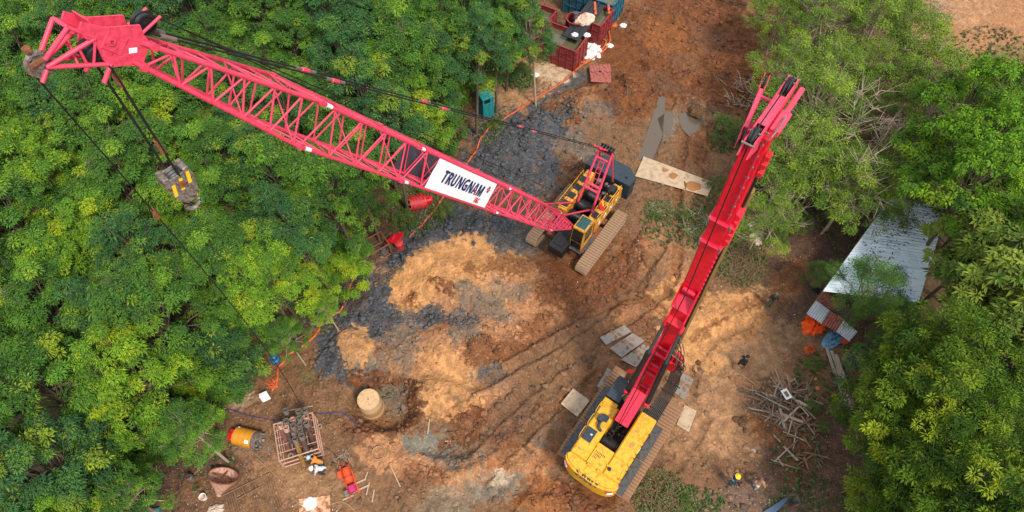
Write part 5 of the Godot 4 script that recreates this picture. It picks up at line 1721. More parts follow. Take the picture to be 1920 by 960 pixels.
	# hose rail: a bundle of hoses from the deck up to the drive
	for k in 9:
		st = ns()
		var o := k * 0.085
		path_tube(st, spline([Vector3(0.8 + o, 1.7, -0.95), Vector3(0.82 + o, 1.75, -1.6), Vector3(0.84 + o * 0.95, 2.2, -2.6), Vector3(0.86 + o * 0.9, 3.2, -3.1), Vector3(0.75 + o * 0.8, 4.2, -3.3), Vector3(0.65 + o * 0.7, 4.9, -3.4)], 4), 0.032, 6)
		part(st, M.hose_black, "hydraulic_hose", c)
	for k in 7:
		st = ns()
		var a := rng.randf_range(0.6, 1.2)
		path_tube(st, spline([Vector3(a, 4.6, -3.4), Vector3(a + 0.25, 5.4, -3.0), Vector3(a + 0.1, 6.2 + 0.2 * k, -2.9), Vector3(0.42, 6.5 + 0.35 * k, -2.9)], 4), 0.026, 6)
		part(st, M.steel if k % 2 == 0 else M.hose_black, "hydraulic_hose", c)
	for q in [[1.75, -1.75], [3.2, -3.05], [2.5, -2.75]]:
		rod(c, "hose_rail_bar", Vector3(0.7, q[0] - 0.06, q[1]), Vector3(1.65, q[0] - 0.06, q[1]), 0.035, M.black)
	st = ns()
	box(st, T(Vector3(1.0, 1.55, -1.2)), Vector3(0.9, 0.3, 0.7), 0.04)
	part(st, M.black, "hose_manifold", c)
	# mast head: long main beam with sheaves at both ends, a shorter side beam
	for s in [-1.0, 1.0]:
		st = ns()
		prism(st, [Vector2(1.5, 23.35), Vector2(1.75, 23.85), Vector2(5.0, 23.95), Vector2(5.35, 23.7), Vector2(5.1, 23.4), Vector2(3.6, 22.9), Vector2(2.6, 22.8)], 0.05, Transform3D(Basis(Vector3(0, 0, -1), Vector3(0, 1, 0), Vector3(1, 0, 0)), Vector3(-0.06 + s * 0.16, 0, 0)))
		part(st, M.crane_red, "head_beam_plate", mast)
	st = ns()
	box(st, T(Vector3(-0.06, 23.85, -3.35)), Vector3(0.36, 0.05, 1.5), 0.01)
	part(st, M.crane_red, "head_beam_top", mast)
	for q in [-2.1, -4.75]:
		for k in 2:
			sheave(mast, "head_sheave", Vector3(-0.12 + k * 0.12, 23.75, q), Vector3(1, 0, 0), 0.34, 0.07, M.sheave)
		rod(mast, "sheave_pin", Vector3(-0.26, 23.95, q), Vector3(0.14, 23.95, q), 0.035, M.steel)
	for q in [-1.62, -5.1]:
		rod(mast, "rope_retainer", Vector3(-0.28, 23.85, q), Vector3(0.16, 23.85, q), 0.04, M.steel)
	st = ns()
	box(st, Transform3D(Basis(Vector3.UP, 0.163), Vector3(-0.64, 23.3, -3.6)), Vector3(0.16, 0.26, 1.9), 0.02)
	var sb := part(st, M.crane_red, "side_beam", mast)
	for q in [[-0.42, -2.3], [-0.85, -4.85]]:
		for s in [-1.0, 1.0]:
			st = ns()
			box(st, Transform3D(Basis(Vector3.UP, 0.163), Vector3(q[0] + s * 0.09, 23.3, q[1])), Vector3(0.03, 0.34, 0.8), 0.01)
			part(st, M.crane_red, "sheave_cheek", sb)
		sheave(sb, "side_sheave", Vector3(q[0], 23.35, q[1]), Vector3(1, 0, -0.16), 0.26, 0.08, M.black)
	rod(sb, "side_strut", Vector3(-0.8, 23.3, -4.3), Vector3(-0.1, 23.5, -4.1), 0.06, M.crane_red)
	rod(sb, "side_strut", Vector3(-0.48, 23.2, -2.7), Vector3(-0.1, 23.2, -2.8), 0.07, M.crane_red)
	st = ns()
	box(st, T(Vector3(-0.35, 22.9, -3.0)), Vector3(0.5, 0.5, 0.5), 0.04)
	box(st, T(Vector3(0.33, 23.45, -3.4)), Vector3(0.36, 0.3, 1.0), 0.04)
	box(st, T(Vector3(0.3, 23.35, -4.6)), Vector3(0.18, 0.22, 1.5), 0.03)
	part(st, M.crane_red, "head_bracket", mast)
	st = ns()
	path_tube(st, spline([Vector3(0.16, 23.2, -2.5), Vector3(0.36, 23.6, -2.45), Vector3(0.42, 23.75, -2.9), Vector3(0.4, 23.7, -3.5)], 4), 0.03, 6)
	part(st, M.steel, "head_hose", mast)
	# winch rope up the back of the mast and over the head
	st = ns()
	path_tube(st, [Vector3(-0.05, 2.6, 1.62), Vector3(-0.06, 13.2, -2.3), Vector3(-0.06, 13.6, -2.38), Vector3(-0.06, 23.5, -1.72), Vector3(-0.06, 23.9, -1.72), Vector3(-0.06, 24.17, -2.1), Vector3(-0.06, 24.17, -4.75), Vector3(-0.06, 23.75, -5.17), Vector3(0.28, 19.4, -3.95)], 0.024, 6)
	part(st, M.rope, "winch_rope", c)

# ---------------------------------------------------------------- people
# bones: [from, to, radius, radius, colour]; joined with a smooth minimum and meshed as surface nets
func flesh(st: SurfaceTool, bones: Array, cell: float, k: float) -> void:
	var lo := Vector3(1e9, 1e9, 1e9)
	var hi := -lo
	for b in bones:
		var r := maxf(b[2], b[3]) + k + cell * 2.0
		for e in [b[0], b[1]]:
			lo = lo.min(e - Vector3(r, r, r))
			hi = hi.max(e + Vector3(r, r, r))
	var n := Vector3i(((hi - lo) / cell).ceil()) + Vector3i.ONE
	var f := PackedFloat32Array()
	f.resize(n.x * n.y * n.z)
	f.fill(1.0)
	var who := PackedInt32Array()
	who.resize(f.size())
	var best := f.duplicate()
	for bi in bones.size():
		var b: Array = bones[bi]
		var A: Vector3 = b[0]
		var ba: Vector3 = b[1] - A
		var bb := maxf(ba.length_squared(), 1e-8)
		var m := maxf(b[2], b[3]) + k + cell * 2.0
		var i0 := Vector3i(((A.min(b[1]) - Vector3(m, m, m) - lo) / cell).floor()).clamp(Vector3i.ZERO, n - Vector3i.ONE)
		var i1 := Vector3i(((A.max(b[1]) + Vector3(m, m, m) - lo) / cell).ceil()).clamp(Vector3i.ZERO, n - Vector3i.ONE)
		for z in range(i0.z, i1.z + 1):
			for y in range(i0.y, i1.y + 1):
				for x in range(i0.x, i1.x + 1):
					var p := lo + Vector3(x, y, z) * cell - A
					var h := clampf(p.dot(ba) / bb, 0.0, 1.0)
					var d := (p - ba * h).length() - lerpf(b[2], b[3], h)
					var q := (z * n.y + y) * n.x + x
					if d < best[q]:
						best[q] = d
						who[q] = bi
					var g := clampf(0.5 + 0.5 * (f[q] - d) / k, 0.0, 1.0)
					f[q] = lerpf(f[q], d, g) - k * g * (1.0 - g)
	var vert := {}
	for z in n.z - 1:
		for y in n.y - 1:
			for x in n.x - 1:
				var sum := Vector3.ZERO
				var cnt := 0
				var q0 := (z * n.y + y) * n.x + x
				var s0 := 0
				for c in 8:
					if f[q0 + (c & 1) + ((c >> 1) & 1) * n.x + (c >> 2) * n.x * n.y] < 0.0:
						s0 += 1
				if s0 == 0 or s0 == 8:
					continue
				for e in [[0, 1], [2, 3], [4, 5], [6, 7], [0, 2], [1, 3], [4, 6], [5, 7], [0, 4], [1, 5], [2, 6], [3, 7]]:
					var a: int = e[0]
					var b: int = e[1]
					var fa := f[q0 + (a & 1) + ((a >> 1) & 1) * n.x + (a >> 2) * n.x * n.y]
					var fb := f[q0 + (b & 1) + ((b >> 1) & 1) * n.x + (b >> 2) * n.x * n.y]
					if (fa < 0.0) != (fb < 0.0):
						var t := fa / (fa - fb)
						sum += Vector3(a & 1, (a >> 1) & 1, a >> 2).lerp(Vector3(b & 1, (b >> 1) & 1, b >> 2), t)
						cnt += 1
				vert[q0] = [lo + (Vector3(x, y, z) + sum / cnt) * cell, bones[who[q0]][4]]
	st.set_smooth_group(1)
	var step := [1, n.x, n.x * n.y]
	for q in vert:
		for ax in 3:
			var s1: int = step[(ax + 1) % 3]
			var s2: int = step[(ax + 2) % 3]
			if (f[q] < 0.0) == (f[q + step[ax]] < 0.0):
				continue
			if not (vert.has(q - s1) and vert.has(q - s2) and vert.has(q - s1 - s2)):
				continue
			var l := [vert[q], vert[q - s1], vert[q - s1 - s2], vert[q - s2]]
			if f[q] < 0.0:
				l.reverse()
			for t in [[0, 1, 2], [0, 2, 3]]:
				for i in t:
					st.set_color(l[i][1])
					st.add_vertex(l[i][0])
	st.set_smooth_group(-1)

func hand_bones(wrist: Vector3, dir: Vector3, side: Vector3, skin: Color) -> Array:
	var d := dir.normalized()
	var s := (side - d * side.dot(d)).normalized()
	var p := d.cross(s)
	var out := [[wrist, wrist + d * 0.08, 0.026, 0.03, skin], [wrist + s * 0.02, wrist + d * 0.085 + s * 0.028, 0.018, 0.014, skin], [wrist - s * 0.02, wrist + d * 0.08 - s * 0.028, 0.018, 0.014, skin]]
	var ln := [0.062, 0.072, 0.066, 0.052]
	for i in 4:
		var r := wrist + d * 0.085 + s * (0.03 - i * 0.02)
		var k: Vector3 = r + d * ln[i] * 0.55 + p * 0.012
		out.append([r, k, 0.0095, 0.009, skin])
		out.append([k, k + d * ln[i] * 0.35 + p * 0.028, 0.009, 0.0075, skin])
	var t := wrist + d * 0.025 + s * 0.026
	out.append([t, t + d * 0.035 + s * 0.03, 0.013, 0.0105, skin])
	out.append([t + d * 0.035 + s * 0.03, t + d * 0.066 + s * 0.036 + p * 0.012, 0.0105, 0.008, skin])
	return out

# j: joints in the person's own axes (facing -z); o: colours
func person(label: String, where: Vector3, turn: float, j: Dictionary, o: Dictionary, group := "") -> Node3D:
	var t := thing("person", label, "person", where, turn, group)
	var st := ns(true)
	var sh: Color = o.shirt
	var tr: Color = o.trousers
	var sk: Color = o.skin
	var bones := [[j.pelvis, j.chest.lerp(j.pelvis, 0.45), 0.135, 0.125, tr if o.has("bare") else sh], [j.pelvis + Vector3(-0.07, 0, 0), j.pelvis + Vector3(0.07, 0, 0), 0.12, 0.12, tr], [j.chest.lerp(j.pelvis, 0.4), j.chest, 0.125, 0.145, sh], [j.chest + Vector3(-0.13, 0.06, 0), j.chest + Vector3(0.13, 0.06, 0), 0.085, 0.085, sh], [j.chest + Vector3(0, 0.08, 0), j.head, 0.06, 0.055, sk]]
	if o.has("bare"):
		bones[0][4] = sk
	for s in ["l", "r"]:
		bones.append([j["hip_" + s], j["knee_" + s], 0.092, 0.06, tr])
		bones.append([j["knee_" + s], j["ankle_" + s], 0.06, 0.042, tr if not o.has("shorts") else sk])
		bones.append([j["ankle_" + s] + Vector3(0, -0.03, 0.03), j["ankle_" + s] + Vector3(0, -0.045, -0.17), 0.04, 0.033, o.shoes])
		bones.append([j["shoulder_" + s], j["elbow_" + s], 0.056, 0.043, sh])
		bones.append([j["elbow_" + s], j["wrist_" + s], 0.042, 0.03, sh if o.has("sleeves") else sk])
	flesh(st, bones, 0.026, 0.05)
	var look: Vector3 = j.get("look", Vector3(0, -0.3, -1)).normalized()
	var hd: Vector3 = j.head + Vector3(0, 0.06, 0)
	var ear := look.cross(Vector3.UP).normalized()
	var up := ear.cross(look)
	flesh(st, [[hd + up * 0.03, hd + look * 0.02 + up * 0.02, 0.092, 0.088, sk], [hd - up * 0.04 + look * 0.035, hd - up * 0.075 + look * 0.055, 0.06, 0.035, sk], [hd + look * 0.098 + up * 0.005, hd + look * 0.115 - up * 0.02, 0.012, 0.015, sk], [hd + ear * 0.092, hd + ear * 0.095 - up * 0.03, 0.016, 0.012, sk], [hd - ear * 0.092, hd - ear * 0.095 - up * 0.03, 0.016, 0.012, sk], [hd - up * 0.12, hd - up * 0.05, 0.05, 0.05, sk],
		[hd + look * 0.092 + ear * 0.035 + up * 0.012, hd + look * 0.094 + ear * 0.03 + up * 0.012, 0.011, 0.011, Color(0.02, 0.015, 0.012)], [hd + look * 0.092 - ear * 0.035 + up * 0.012, hd + look * 0.094 - ear * 0.03 + up * 0.012, 0.011, 0.011, Color(0.02, 0.015, 0.012)], [hd + look * 0.092 - up * 0.055 + ear * 0.02, hd + look * 0.092 - up * 0.055 - ear * 0.02, 0.009, 0.009, Color(0.25, 0.09, 0.08)]], 0.012, 0.02)
	for s in ["l", "r"]:
		var w: Vector3 = j["wrist_" + s]
		flesh(st, hand_bones(w, w - j["elbow_" + s] + Vector3(0, -0.05, 0), Vector3(0.0, 0.1, -1.0), sk), 0.0055, 0.008)
	part(st, M.vc, "body", t)
	var f := Basis(ear, up, -look)
	if o.has("helmet"):
		st = ns()
		lathe(st, [Vector2(0.0, 0.16), Vector2(0.05, 0.155), Vector2(0.1, 0.12), Vector2(0.125, 0.06), Vector2(0.13, 0.02), Vector2(0.165, 0.01), Vector2(0.165, 0.0), Vector2(0.12, 0.0)], 18, Transform3D(f, hd + up * 0.035))
		part(st, o.helmet, "helmet", t)
	else:
		st = ns(true)
		var hc: Color = o.hair
		flesh(st, [[hd + up * 0.045 - look * 0.012, hd + up * 0.03 - look * 0.035, 0.1, 0.095, hc], [hd - look * 0.05 + up * 0.02, hd - look * 0.05 - up * 0.05, 0.07, 0.05, hc]], 0.016, 0.02)
		part(st, M.vc, "hair", t)
	if o.has("stripe"):
		for k in 2:
			st = ns()
			var c: Vector3 = j.chest.lerp(j.pelvis, 0.2 + 0.35 * k)
			lathe(st, [Vector2(0.166, -0.03), Vector2(0.17, 0.0), Vector2(0.166, 0.03)], 18, Transform3D(frame_of(j.chest - j.pelvis), c))
			part(st, o.stripe, "shirt_stripe", t)
	return t

func stand(h := 1.68) -> Dictionary:
	return {"pelvis": Vector3(0, 0.92, 0), "chest": Vector3(0, 1.28, 0), "head": Vector3(0, 1.53, -0.02), "hip_l": Vector3(-0.09, 0.9, 0), "hip_r": Vector3(0.09, 0.9, 0), "knee_l": Vector3(-0.1, 0.48, -0.03), "knee_r": Vector3(0.1, 0.48, -0.03), "ankle_l": Vector3(-0.11, 0.09, 0.02), "ankle_r": Vector3(0.11, 0.09, 0.02), "shoulder_l": Vector3(-0.18, 1.34, 0), "shoulder_r": Vector3(0.18, 1.34, 0), "elbow_l": Vector3(-0.26, 1.08, 0.02), "elbow_r": Vector3(0.26, 1.08, 0.02), "wrist_l": Vector3(-0.28, 0.86, -0.08), "wrist_r": Vector3(0.28, 0.86, -0.08)}

func build_people() -> void:
	var tan_skin := lin(0.32, 0.16, 0.09)
	var brown_skin := lin(0.24, 0.11, 0.06)
	var black := lin(0.012, 0.012, 0.014)
	# walking up from the bottom, in black
	var j := stand()
	j.knee_r = Vector3(0.1, 0.5, -0.2)
	j.ankle_r = Vector3(0.1, 0.1, -0.22)
	j.knee_l = Vector3(-0.1, 0.47, 0.06)
	j.ankle_l = Vector3(-0.1, 0.13, 0.3)
	j.chest = Vector3(0, 1.26, -0.1)
	j.head = Vector3(0, 1.5, -0.18)
	j.shoulder_l = Vector3(-0.19, 1.31, -0.1)
	j.shoulder_r = Vector3(0.19, 1.31, -0.1)
	j.elbow_l = Vector3(-0.27, 1.06, -0.16)
	j.wrist_l = Vector3(-0.22, 0.98, -0.38)
	j.elbow_r = Vector3(0.28, 1.06, 0.06)
	j.wrist_r = Vector3(0.28, 0.86, -0.06)
	person("person in black vest and shorts walking on the bare sandy soil", at(1384, 690), deg_to_rad(-65), j, {"shirt": black, "trousers": black, "skin": tan_skin, "shoes": lin(0.03, 0.03, 0.03), "hair": black, "shorts": true})
	# yellow helmet, striped shirt
	j = stand()
	j.elbow_l = Vector3(-0.3, 1.1, -0.06)
	j.wrist_l = Vector3(-0.3, 0.92, -0.24)
	j.elbow_r = Vector3(0.3, 1.1, -0.05)
	j.wrist_r = Vector3(0.3, 0.9, -0.2)
	person("person in yellow helmet and white striped dark blue shirt standing", at(1368, 907), deg_to_rad(-105), j, {"shirt": lin(0.02, 0.03, 0.06), "trousers": lin(0.02, 0.09, 0.09), "skin": tan_skin, "shoes": lin(0.02, 0.05, 0.05), "helmet": mat(rgb(236, 206, 20), 0.35), "stripe": M.white, "sleeves": true})
	# bare chested beside him
	j = stand()
	j.pelvis = Vector3(0, 0.86, 0.08)
	j.chest = Vector3(0, 1.18, -0.12)
	j.head = Vector3(0, 1.4, -0.24)
	j.hip_l = Vector3(-0.09, 0.84, 0.08)
	j.hip_r = Vector3(0.09, 0.84, 0.08)
	j.shoulder_l = Vector3(-0.18, 1.24, -0.14)
	j.shoulder_r = Vector3(0.18, 1.24, -0.14)
	j.elbow_l = Vector3(-0.27, 1.0, -0.2)
	j.wrist_l = Vector3(-0.16, 0.86, -0.38)
	j.elbow_r = Vector3(0.27, 1.0, -0.2)
	j.wrist_r = Vector3(0.16, 0.86, -0.38)
	person("bare chested person in pale trousers with dark hair", at(1414, 914), deg_to_rad(-80), j, {"shirt": tan_skin, "bare": true, "trousers": lin(0.42, 0.42, 0.42), "skin": tan_skin, "shoes": lin(0.15, 0.08, 0.05), "hair": black})
	# near the shed in green
	j = stand()
	person("person in black vest and olive trousers on the rutted track", at(1441, 574), deg_to_rad(-20), j, {"shirt": black, "trousers": lin(0.08, 0.09, 0.05), "skin": brown_skin, "shoes": lin(0.05, 0.05, 0.04), "hair": lin(0.1, 0.1, 0.06)})
	person("person with black hair and olive shirt at the blue grey metal strip", at(1481, 944), deg_to_rad(100), stand(), {"shirt": lin(0.06, 0.08, 0.05), "trousers": lin(0.03, 0.03, 0.04), "skin": brown_skin, "shoes": lin(0.05, 0.05, 0.04), "hair": black})
	# two at the pipe rack, bending down
	j = {"pelvis": Vector3(0, 0.72, 0.2), "chest": Vector3(0, 0.92, -0.15), "head": Vector3(0, 1.04, -0.4), "hip_l": Vector3(-0.09, 0.7, 0.2), "hip_r": Vector3(0.09, 0.7, 0.2), "knee_l": Vector3(-0.14, 0.44, -0.12), "knee_r": Vector3(0.14, 0.44, -0.12), "ankle_l": Vector3(-0.13, 0.09, 0.08), "ankle_r": Vector3(0.13, 0.09, 0.08), "shoulder_l": Vector3(-0.19, 0.96, -0.22), "shoulder_r": Vector3(0.19, 0.96, -0.22), "elbow_l": Vector3(-0.24, 0.68, -0.3), "elbow_r": Vector3(0.24, 0.68, -0.3), "wrist_l": Vector3(-0.14, 0.46, -0.4), "wrist_r": Vector3(0.14, 0.46, -0.4), "look": Vector3(0, -0.7, -0.7)}
	person("person in orange shirt stooping beside the pipe rack", at(601, 872), deg_to_rad(75), j, {"shirt": lin(0.62, 0.2, 0.02), "trousers": lin(0.03, 0.06, 0.09), "skin": tan_skin, "shoes": lin(0.03, 0.03, 0.03), "helmet": mat(rgb(150, 190, 205), 0.5), "sleeves": true})
	j.head = Vector3(0, 1.06, -0.36)
	person("person in white hat and dark grey clothes crouching beside the pipe rack", at(606, 886), deg_to_rad(100), j, {"shirt": lin(0.5, 0.5, 0.5), "trousers": lin(0.03, 0.035, 0.04), "skin": tan_skin, "shoes": lin(0.03, 0.03, 0.03), "helmet": mat(rgb(226, 228, 230), 0.6), "sleeves": true})

# ---------------------------------------------------------------- smaller things
func slab(px: Array, thick: float, m: Material, called: String, label: String, category: String, lift := 0.03, group := "") -> MeshInstance3D:
	# a flat sheet whose corners lie at four places on the ground
	var st := ns()
	var q := []
	var cen := Vector3.ZERO
	for p in px:
		var w := at(p[0], p[1])
		q.append(w)
		cen += w / px.size()
	# best level: keep a gentle tilt only
	var hs := []
	for i in 9:
		for j in 9:
			var e: Vector3 = (q[0] as Vector3).lerp(q[1], i / 8.0).lerp((q[3] as Vector3).lerp(q[2], i / 8.0), j / 8.0)
			hs.append(gh(e.x, e.z))
	hs.sort()
	for i in q.size():
		q[i].y = hs[-3] + thick + 0.012
	cen.y = q[0].y
	var n := q.size()
	var dn := Vector3(0, -thick, 0)
	for i in range(1, n - 1):
		otri(st, q[0] - cen, q[i] - cen, q[i + 1] - cen, dn * 0.5)
		otri(st, q[0] + dn - cen, q[i] + dn - cen, q[i + 1] + dn - cen, Vector3(0, 5, 0))
	for i in n:
		var k := (i + 1) % n
		oquad(st, q[i] - cen, q[k] - cen, q[k] + dn - cen, q[i] + dn - cen, Vector3.ZERO)
	return one(st, m, called, label, category, T(cen), group)

func corrugated(st: SurfaceTool, a: Vector3, b: Vector3, c: Vector3, d: Vector3, waves: int, amp: float) -> void:
	# a,b along the ridges' cross direction; a->d along the ridges
	var n := waves * 6
	var nrm := (b - a).cross(d - a).normalized()
	if nrm.y < 0:
		nrm = -nrm
	st.set_smooth_group(1)
	for i in n:
		var u0 := float(i) / n
		var u1 := float(i + 1) / n
		var h0 := nrm * amp * sin(u0 * waves * TAU)
		var h1 := nrm * amp * sin(u1 * waves * TAU)
		var p := [a.lerp(b, u0) + h0, a.lerp(b, u1) + h1, d.lerp(c, u1) + h1, d.lerp(c, u0) + h0]
		tri(st, p[0], p[1], p[2])
		tri(st, p[0], p[2], p[3])
	st.set_smooth_group(-1)

func tank(cx: Vector3, u: Vector3, v: Vector3, lu: float, lv: float, h: float, m: Material, label: String, fill: float) -> void:
	# an open steel box with a rim, ribs on its walls and slurry inside; cx is its near corner, u and v its edges
	var t := thing("settling_tank", label, "tank", cx + u * lu * 0.5 + v * lv * 0.5)
	var o := t.position
	var bs := Basis(u, Vector3.UP, u.cross(Vector3.UP))
	var hu := lu * 0.5
	var hv := lv * 0.5
	for q in [[u, v, hu, hv], [u, v, hu, -hv], [v, u, hv, hu], [v, u, hv, -hu]]:
		var along: Vector3 = q[0]
		var outw: Vector3 = q[1] * signf(q[3])
		var st := ns()
		var b := Basis(along, Vector3.UP, along.cross(Vector3.UP))
		box(st, Transform3D(b, outw * (absf(q[3]) - 0.03) + Vector3(0, h * 0.5, 0)), Vector3(q[2] * 2.0 - (0.0 if q[0] == u else 0.14), h, 0.05), 0.01)
		var w := part(st, m, "wall", t)
		st = ns()
		box(st, Transform3D(b, outw * (absf(q[3]) - 0.02) + Vector3(0, h + 0.03, 0)), Vector3(q[2] * 2.0 + 0.02 - (0.0 if q[0] == u else 0.3), 0.07, 0.14), 0.015)
		part(st, m, "rim", w)
		var n := int(q[2] * 2.0 / 0.75) + 1
		for i in n + 1:
			st = ns()
			box(st, Transform3D(b, outw * (absf(q[3]) + 0.03) + along * lerpf(-q[2] + 0.06, q[2] - 0.06, i / float(n)) + Vector3(0, h * 0.48, 0)), Vector3(0.06, h * 0.94, 0.07), 0.01)
			part(st, m, "rib", w)
		for y in [0.36, 0.72]:
			st = ns()
			box(st, Transform3D(b, outw * (absf(q[3]) + 0.02) + Vector3(0, h * y, 0)), Vector3(q[2] * 2.0, 0.05, 0.045), 0.01)
			part(st, m, "rib", w)
	var st2 := ns()
	tri(st2, u * (hu - 0.07) + v * (hv - 0.07), -u * (hu - 0.07) + v * (hv - 0.07), -u * (hu - 0.07) - v * (hv - 0.07))
	tri(st2, u * (hu - 0.07) + v * (hv - 0.07), -u * (hu - 0.07) - v * (hv - 0.07), u * (hu - 0.07) - v * (hv - 0.07))
	part(st2, M.water, "slurry", t, T(Vector3(0, h * fill, 0)))

func water(px: Array, y: float, m: Material, called: String) -> void:
	var st := ns()
	var q := []
	for p in px:
		var w := G(p[0], p[1], y)
		q.append(Vector2(w.x, w.z))
	var idx := Geometry2D.triangulate_polygon(PackedVector2Array(q))
	for k in range(0, idx.size(), 3):
		otri(st, Vector3(q[idx[k]].x, y, q[idx[k]].y), Vector3(q[idx[k + 1]].x, y, q[idx[k + 1]].y), Vector3(q[idx[k + 2]].x, y, q[idx[k + 2]].y), Vector3(q[idx[k]].x, y - 5.0, q[idx[k]].y))
	var o := part(st, m, numbered(called), self)
	structure(o)

func hose(px: Array, r: float, m: Material, label: String, called := "hose", per := 7) -> void:
	var st := ns()
	path_tube(st, ground_line(px, r * 0.9, per), r, 8)
	one(st, m, called, label, "hose")

func build_objects() -> void:
	# steel plates
	var pl := slab([[1190, 333], [1206, 297], [1338, 345], [1326, 369]], 0.03, M.plate, "steel_plate", "long pale steel plate lying behind the crane", "steel plate")
	for q in [[1300, 350, 0.5, 0.3], [1262, 330, 0.28, 0.18], [1246, 322, 0.2, 0.12], [1318, 342, 0.16, 0.1]]:
		var st := ns()
		var w := at(q[0], q[1])
		crumple(st, Vector3(q[2] * 1.2, 0.06, q[3] * 1.5), int(q[0]), T(Vector3(w.x, pl.position.y + 0.005, w.z) - pl.position), 8)
		part(st, mat(rgb(150, 98, 58), 0.9), "mud_patch", pl)
	var sq := slab([[1104, 130], [1143, 127], [1146, 156], [1107, 159]], 0.05, M.red_plate, "steel_plate", "square red brown steel plate with a hole in its middle", "steel plate", 0.12)
	var st := ns()
	var sc := at(1124, 142)
	box(st, T(Vector3(sc.x, sq.position.y + 0.03, sc.z) - sq.position), Vector3(0.62, 0.03, 0.56), 0.01)
	part(st, M.red_plate, "doubler", sq)
	st = ns()
	tube(st, Vector3(sc.x, sq.position.y + 0.04, sc.z) - sq.position, Vector3(sc.x, sq.position.y + 0.052, sc.z) - sq.position, 0.13, -1, 14)
	part(st, M.rope, "hole", sq)
	slab([[1051, 760], [1074, 731], [1106, 752], [1082, 783]], 0.03, M.plate, "steel_plate", "square pale steel plate under the cab side crawler of the rig", "steel plate")
	slab([[1268, 797], [1283, 760], [1306, 771], [1291, 811]], 0.03, M.plate, "steel_plate", "pale steel plate under the hose side crawler of the rig", "steel plate")
	slab([[1262, 735], [1280, 700], [1300, 712], [1283, 752]], 0.03, M.wet_plate, "steel_plate", "grey steel plate in front of the rig's hose bundle", "steel plate")
	slab([[1124, 636], [1170, 613], [1183, 624], [1136, 648]], 0.03, M.wet_plate, "steel_plate", "wet grey steel plate farthest from the rig, beside the ruts", "steel plate")
	slab([[1142, 655], [1185, 627], [1209, 640], [1165, 672]], 0.03, M.wet_plate, "steel_plate", "wet grey steel plate in the middle of three before the rig", "steel plate")
	slab([[1163, 676], [1207, 645], [1224, 656], [1192, 690]], 0.03, M.wet_plate, "steel_plate", "wet grey steel plate nearest the rig's red mast foot", "steel plate", 0.05)
	slab([[1119, 725], [1139, 691], [1147, 696], [1128, 730]], 0.03, M.wet_plate, "steel_plate", "small grey steel plate beside the rig's cab", "steel plate")
	for o in get_children():
		if String(o.name).begins_with("steel_plate") and String(o.get_meta("label")).contains("grey"):
			for k in 3:
				st = ns()
				crumple(st, Vector3(0.13 + 0.05 * k, 0.03, 0.1), 300 + k + int(o.position.x * 10), T(Vector3(0.25 * (k - 1), 0.004, 0.2 * ((k * 2) % 3 - 1)), Vector3(0, 0.6 + k, 0)), 7)
				part(st, mat(rgb(122, 90, 64), 0.9), "mud_patch", o)
	var bd := slab([[561, 936], [619, 929], [620, 975], [562, 980]], 0.03, M.board, "wooden_board", "pinkish board lying flat with crumpled white sheet on it", "board")
	st = ns()
	var wp := at(582, 945)
	crumple(st, Vector3(0.42, 0.12, 0.36), 91, T(Vector3.ZERO), 12, 0.5)
	one(st, M.bag_white, "plastic_sheet", "crumpled white plastic sheet on the pinkish board", "sheet", T(Vector3(wp.x, bd.position.y + 0.01, wp.z)))
	# concrete pile head in its pit, pit water and puddles
	var pc := G(690, 748, 0.75)
	var pile := thing("concrete_pile", "round concrete pile head standing in the muddy pit", "pile", Vector3(pc.x, -1.2, pc.z))
	st = ns()
	lathe(st, [Vector2(0.72, 0), Vector2(0.73, 0.5), Vector2(0.69, 0.55), Vector2(0.7, 1.2), Vector2(0.68, 1.3), Vector2(0.65, 1.34)], 40)
	part(st, M.concrete_wall, "pile_shaft", pile)
	st = ns()
	lathe(st, [Vector2(0.65, 1.34), Vector2(0.67, 1.36), Vector2(0.66, 1.92), Vector2(0.63, 1.96), Vector2(0.05, 1.97), Vector2(0.045, 1.85), Vector2(0, 1.85)], 40)
	part(st, M.concrete, "pile_cap", pile)
	water([[655, 735], [690, 712], [740, 715], [772, 740], [768, 790], [740, 815], [690, 822], [650, 812], [640, 775]], -1.16, M.water_pit, "water_pool")
	water([[790, 815], [850, 812], [890, 835], [870, 856], [820, 862], [780, 845]], -0.62, M.water_grey, "water_pool")
	for q in PUDDLES:
		var wide := []
		var mid := Vector2.ZERO
		for e in q:
			mid += Vector2(e[0], e[1]) / q.size()
		for e in q:
			var d := (Vector2(e[0], e[1]) - mid)
			var f := mid + d + d.normalized() * 8.0
			wide.append([f.x, f.y])
		water(wide, -0.05, M.water_grey if q[0][0] > 600 else M.water_pit, "water_puddle")
	# hoses
	hose([[1122, 28], [1140, 38], [1142, 62], [1143, 78], [1132, 96], [1110, 112], [1080, 132], [1050, 158], [1010, 182], [965, 212], [925, 238], [905, 262], [888, 292], [862, 325], [835, 365], [815, 395], [790, 425], [768, 446]], 0.07, M.hose, "long orange hose running from the tanks past the crane into the trees")
	hose([[1131, 74], [1136, 80], [1130, 92], [1112, 106], [1096, 118], [1089, 118]], 0.075, M.hose, "short orange hose bent beside the white sacks")
	hose([[676, 500], [664, 522], [648, 560], [640, 580], [622, 592]], 0.07, M.hose, "broken orange hose half buried in dark clay", "hose", 5)
	hose([[600, 617], [588, 634], [570, 648], [552, 660], [538, 668], [532, 680], [523, 690], [521, 710], [518, 722], [510, 733]], 0.085, M.hose, "orange hose from the dark clay down to the blue pump")
	for k in 4:
		hose([[498 + k * 7, 718 - k * 3], [508 + k * 4, 722], [518, 714 + k * 4], [510 - k * 2, 734 - k * 3]], 0.06, M.hose, ["loose orange hose end sticking out toward the blue pump", "loose orange hose bent over the flattened orange coil", "loose orange hose lying straight across the coil", "loose orange hose end nearest the white electrical box"][k], "hose_length", 4)
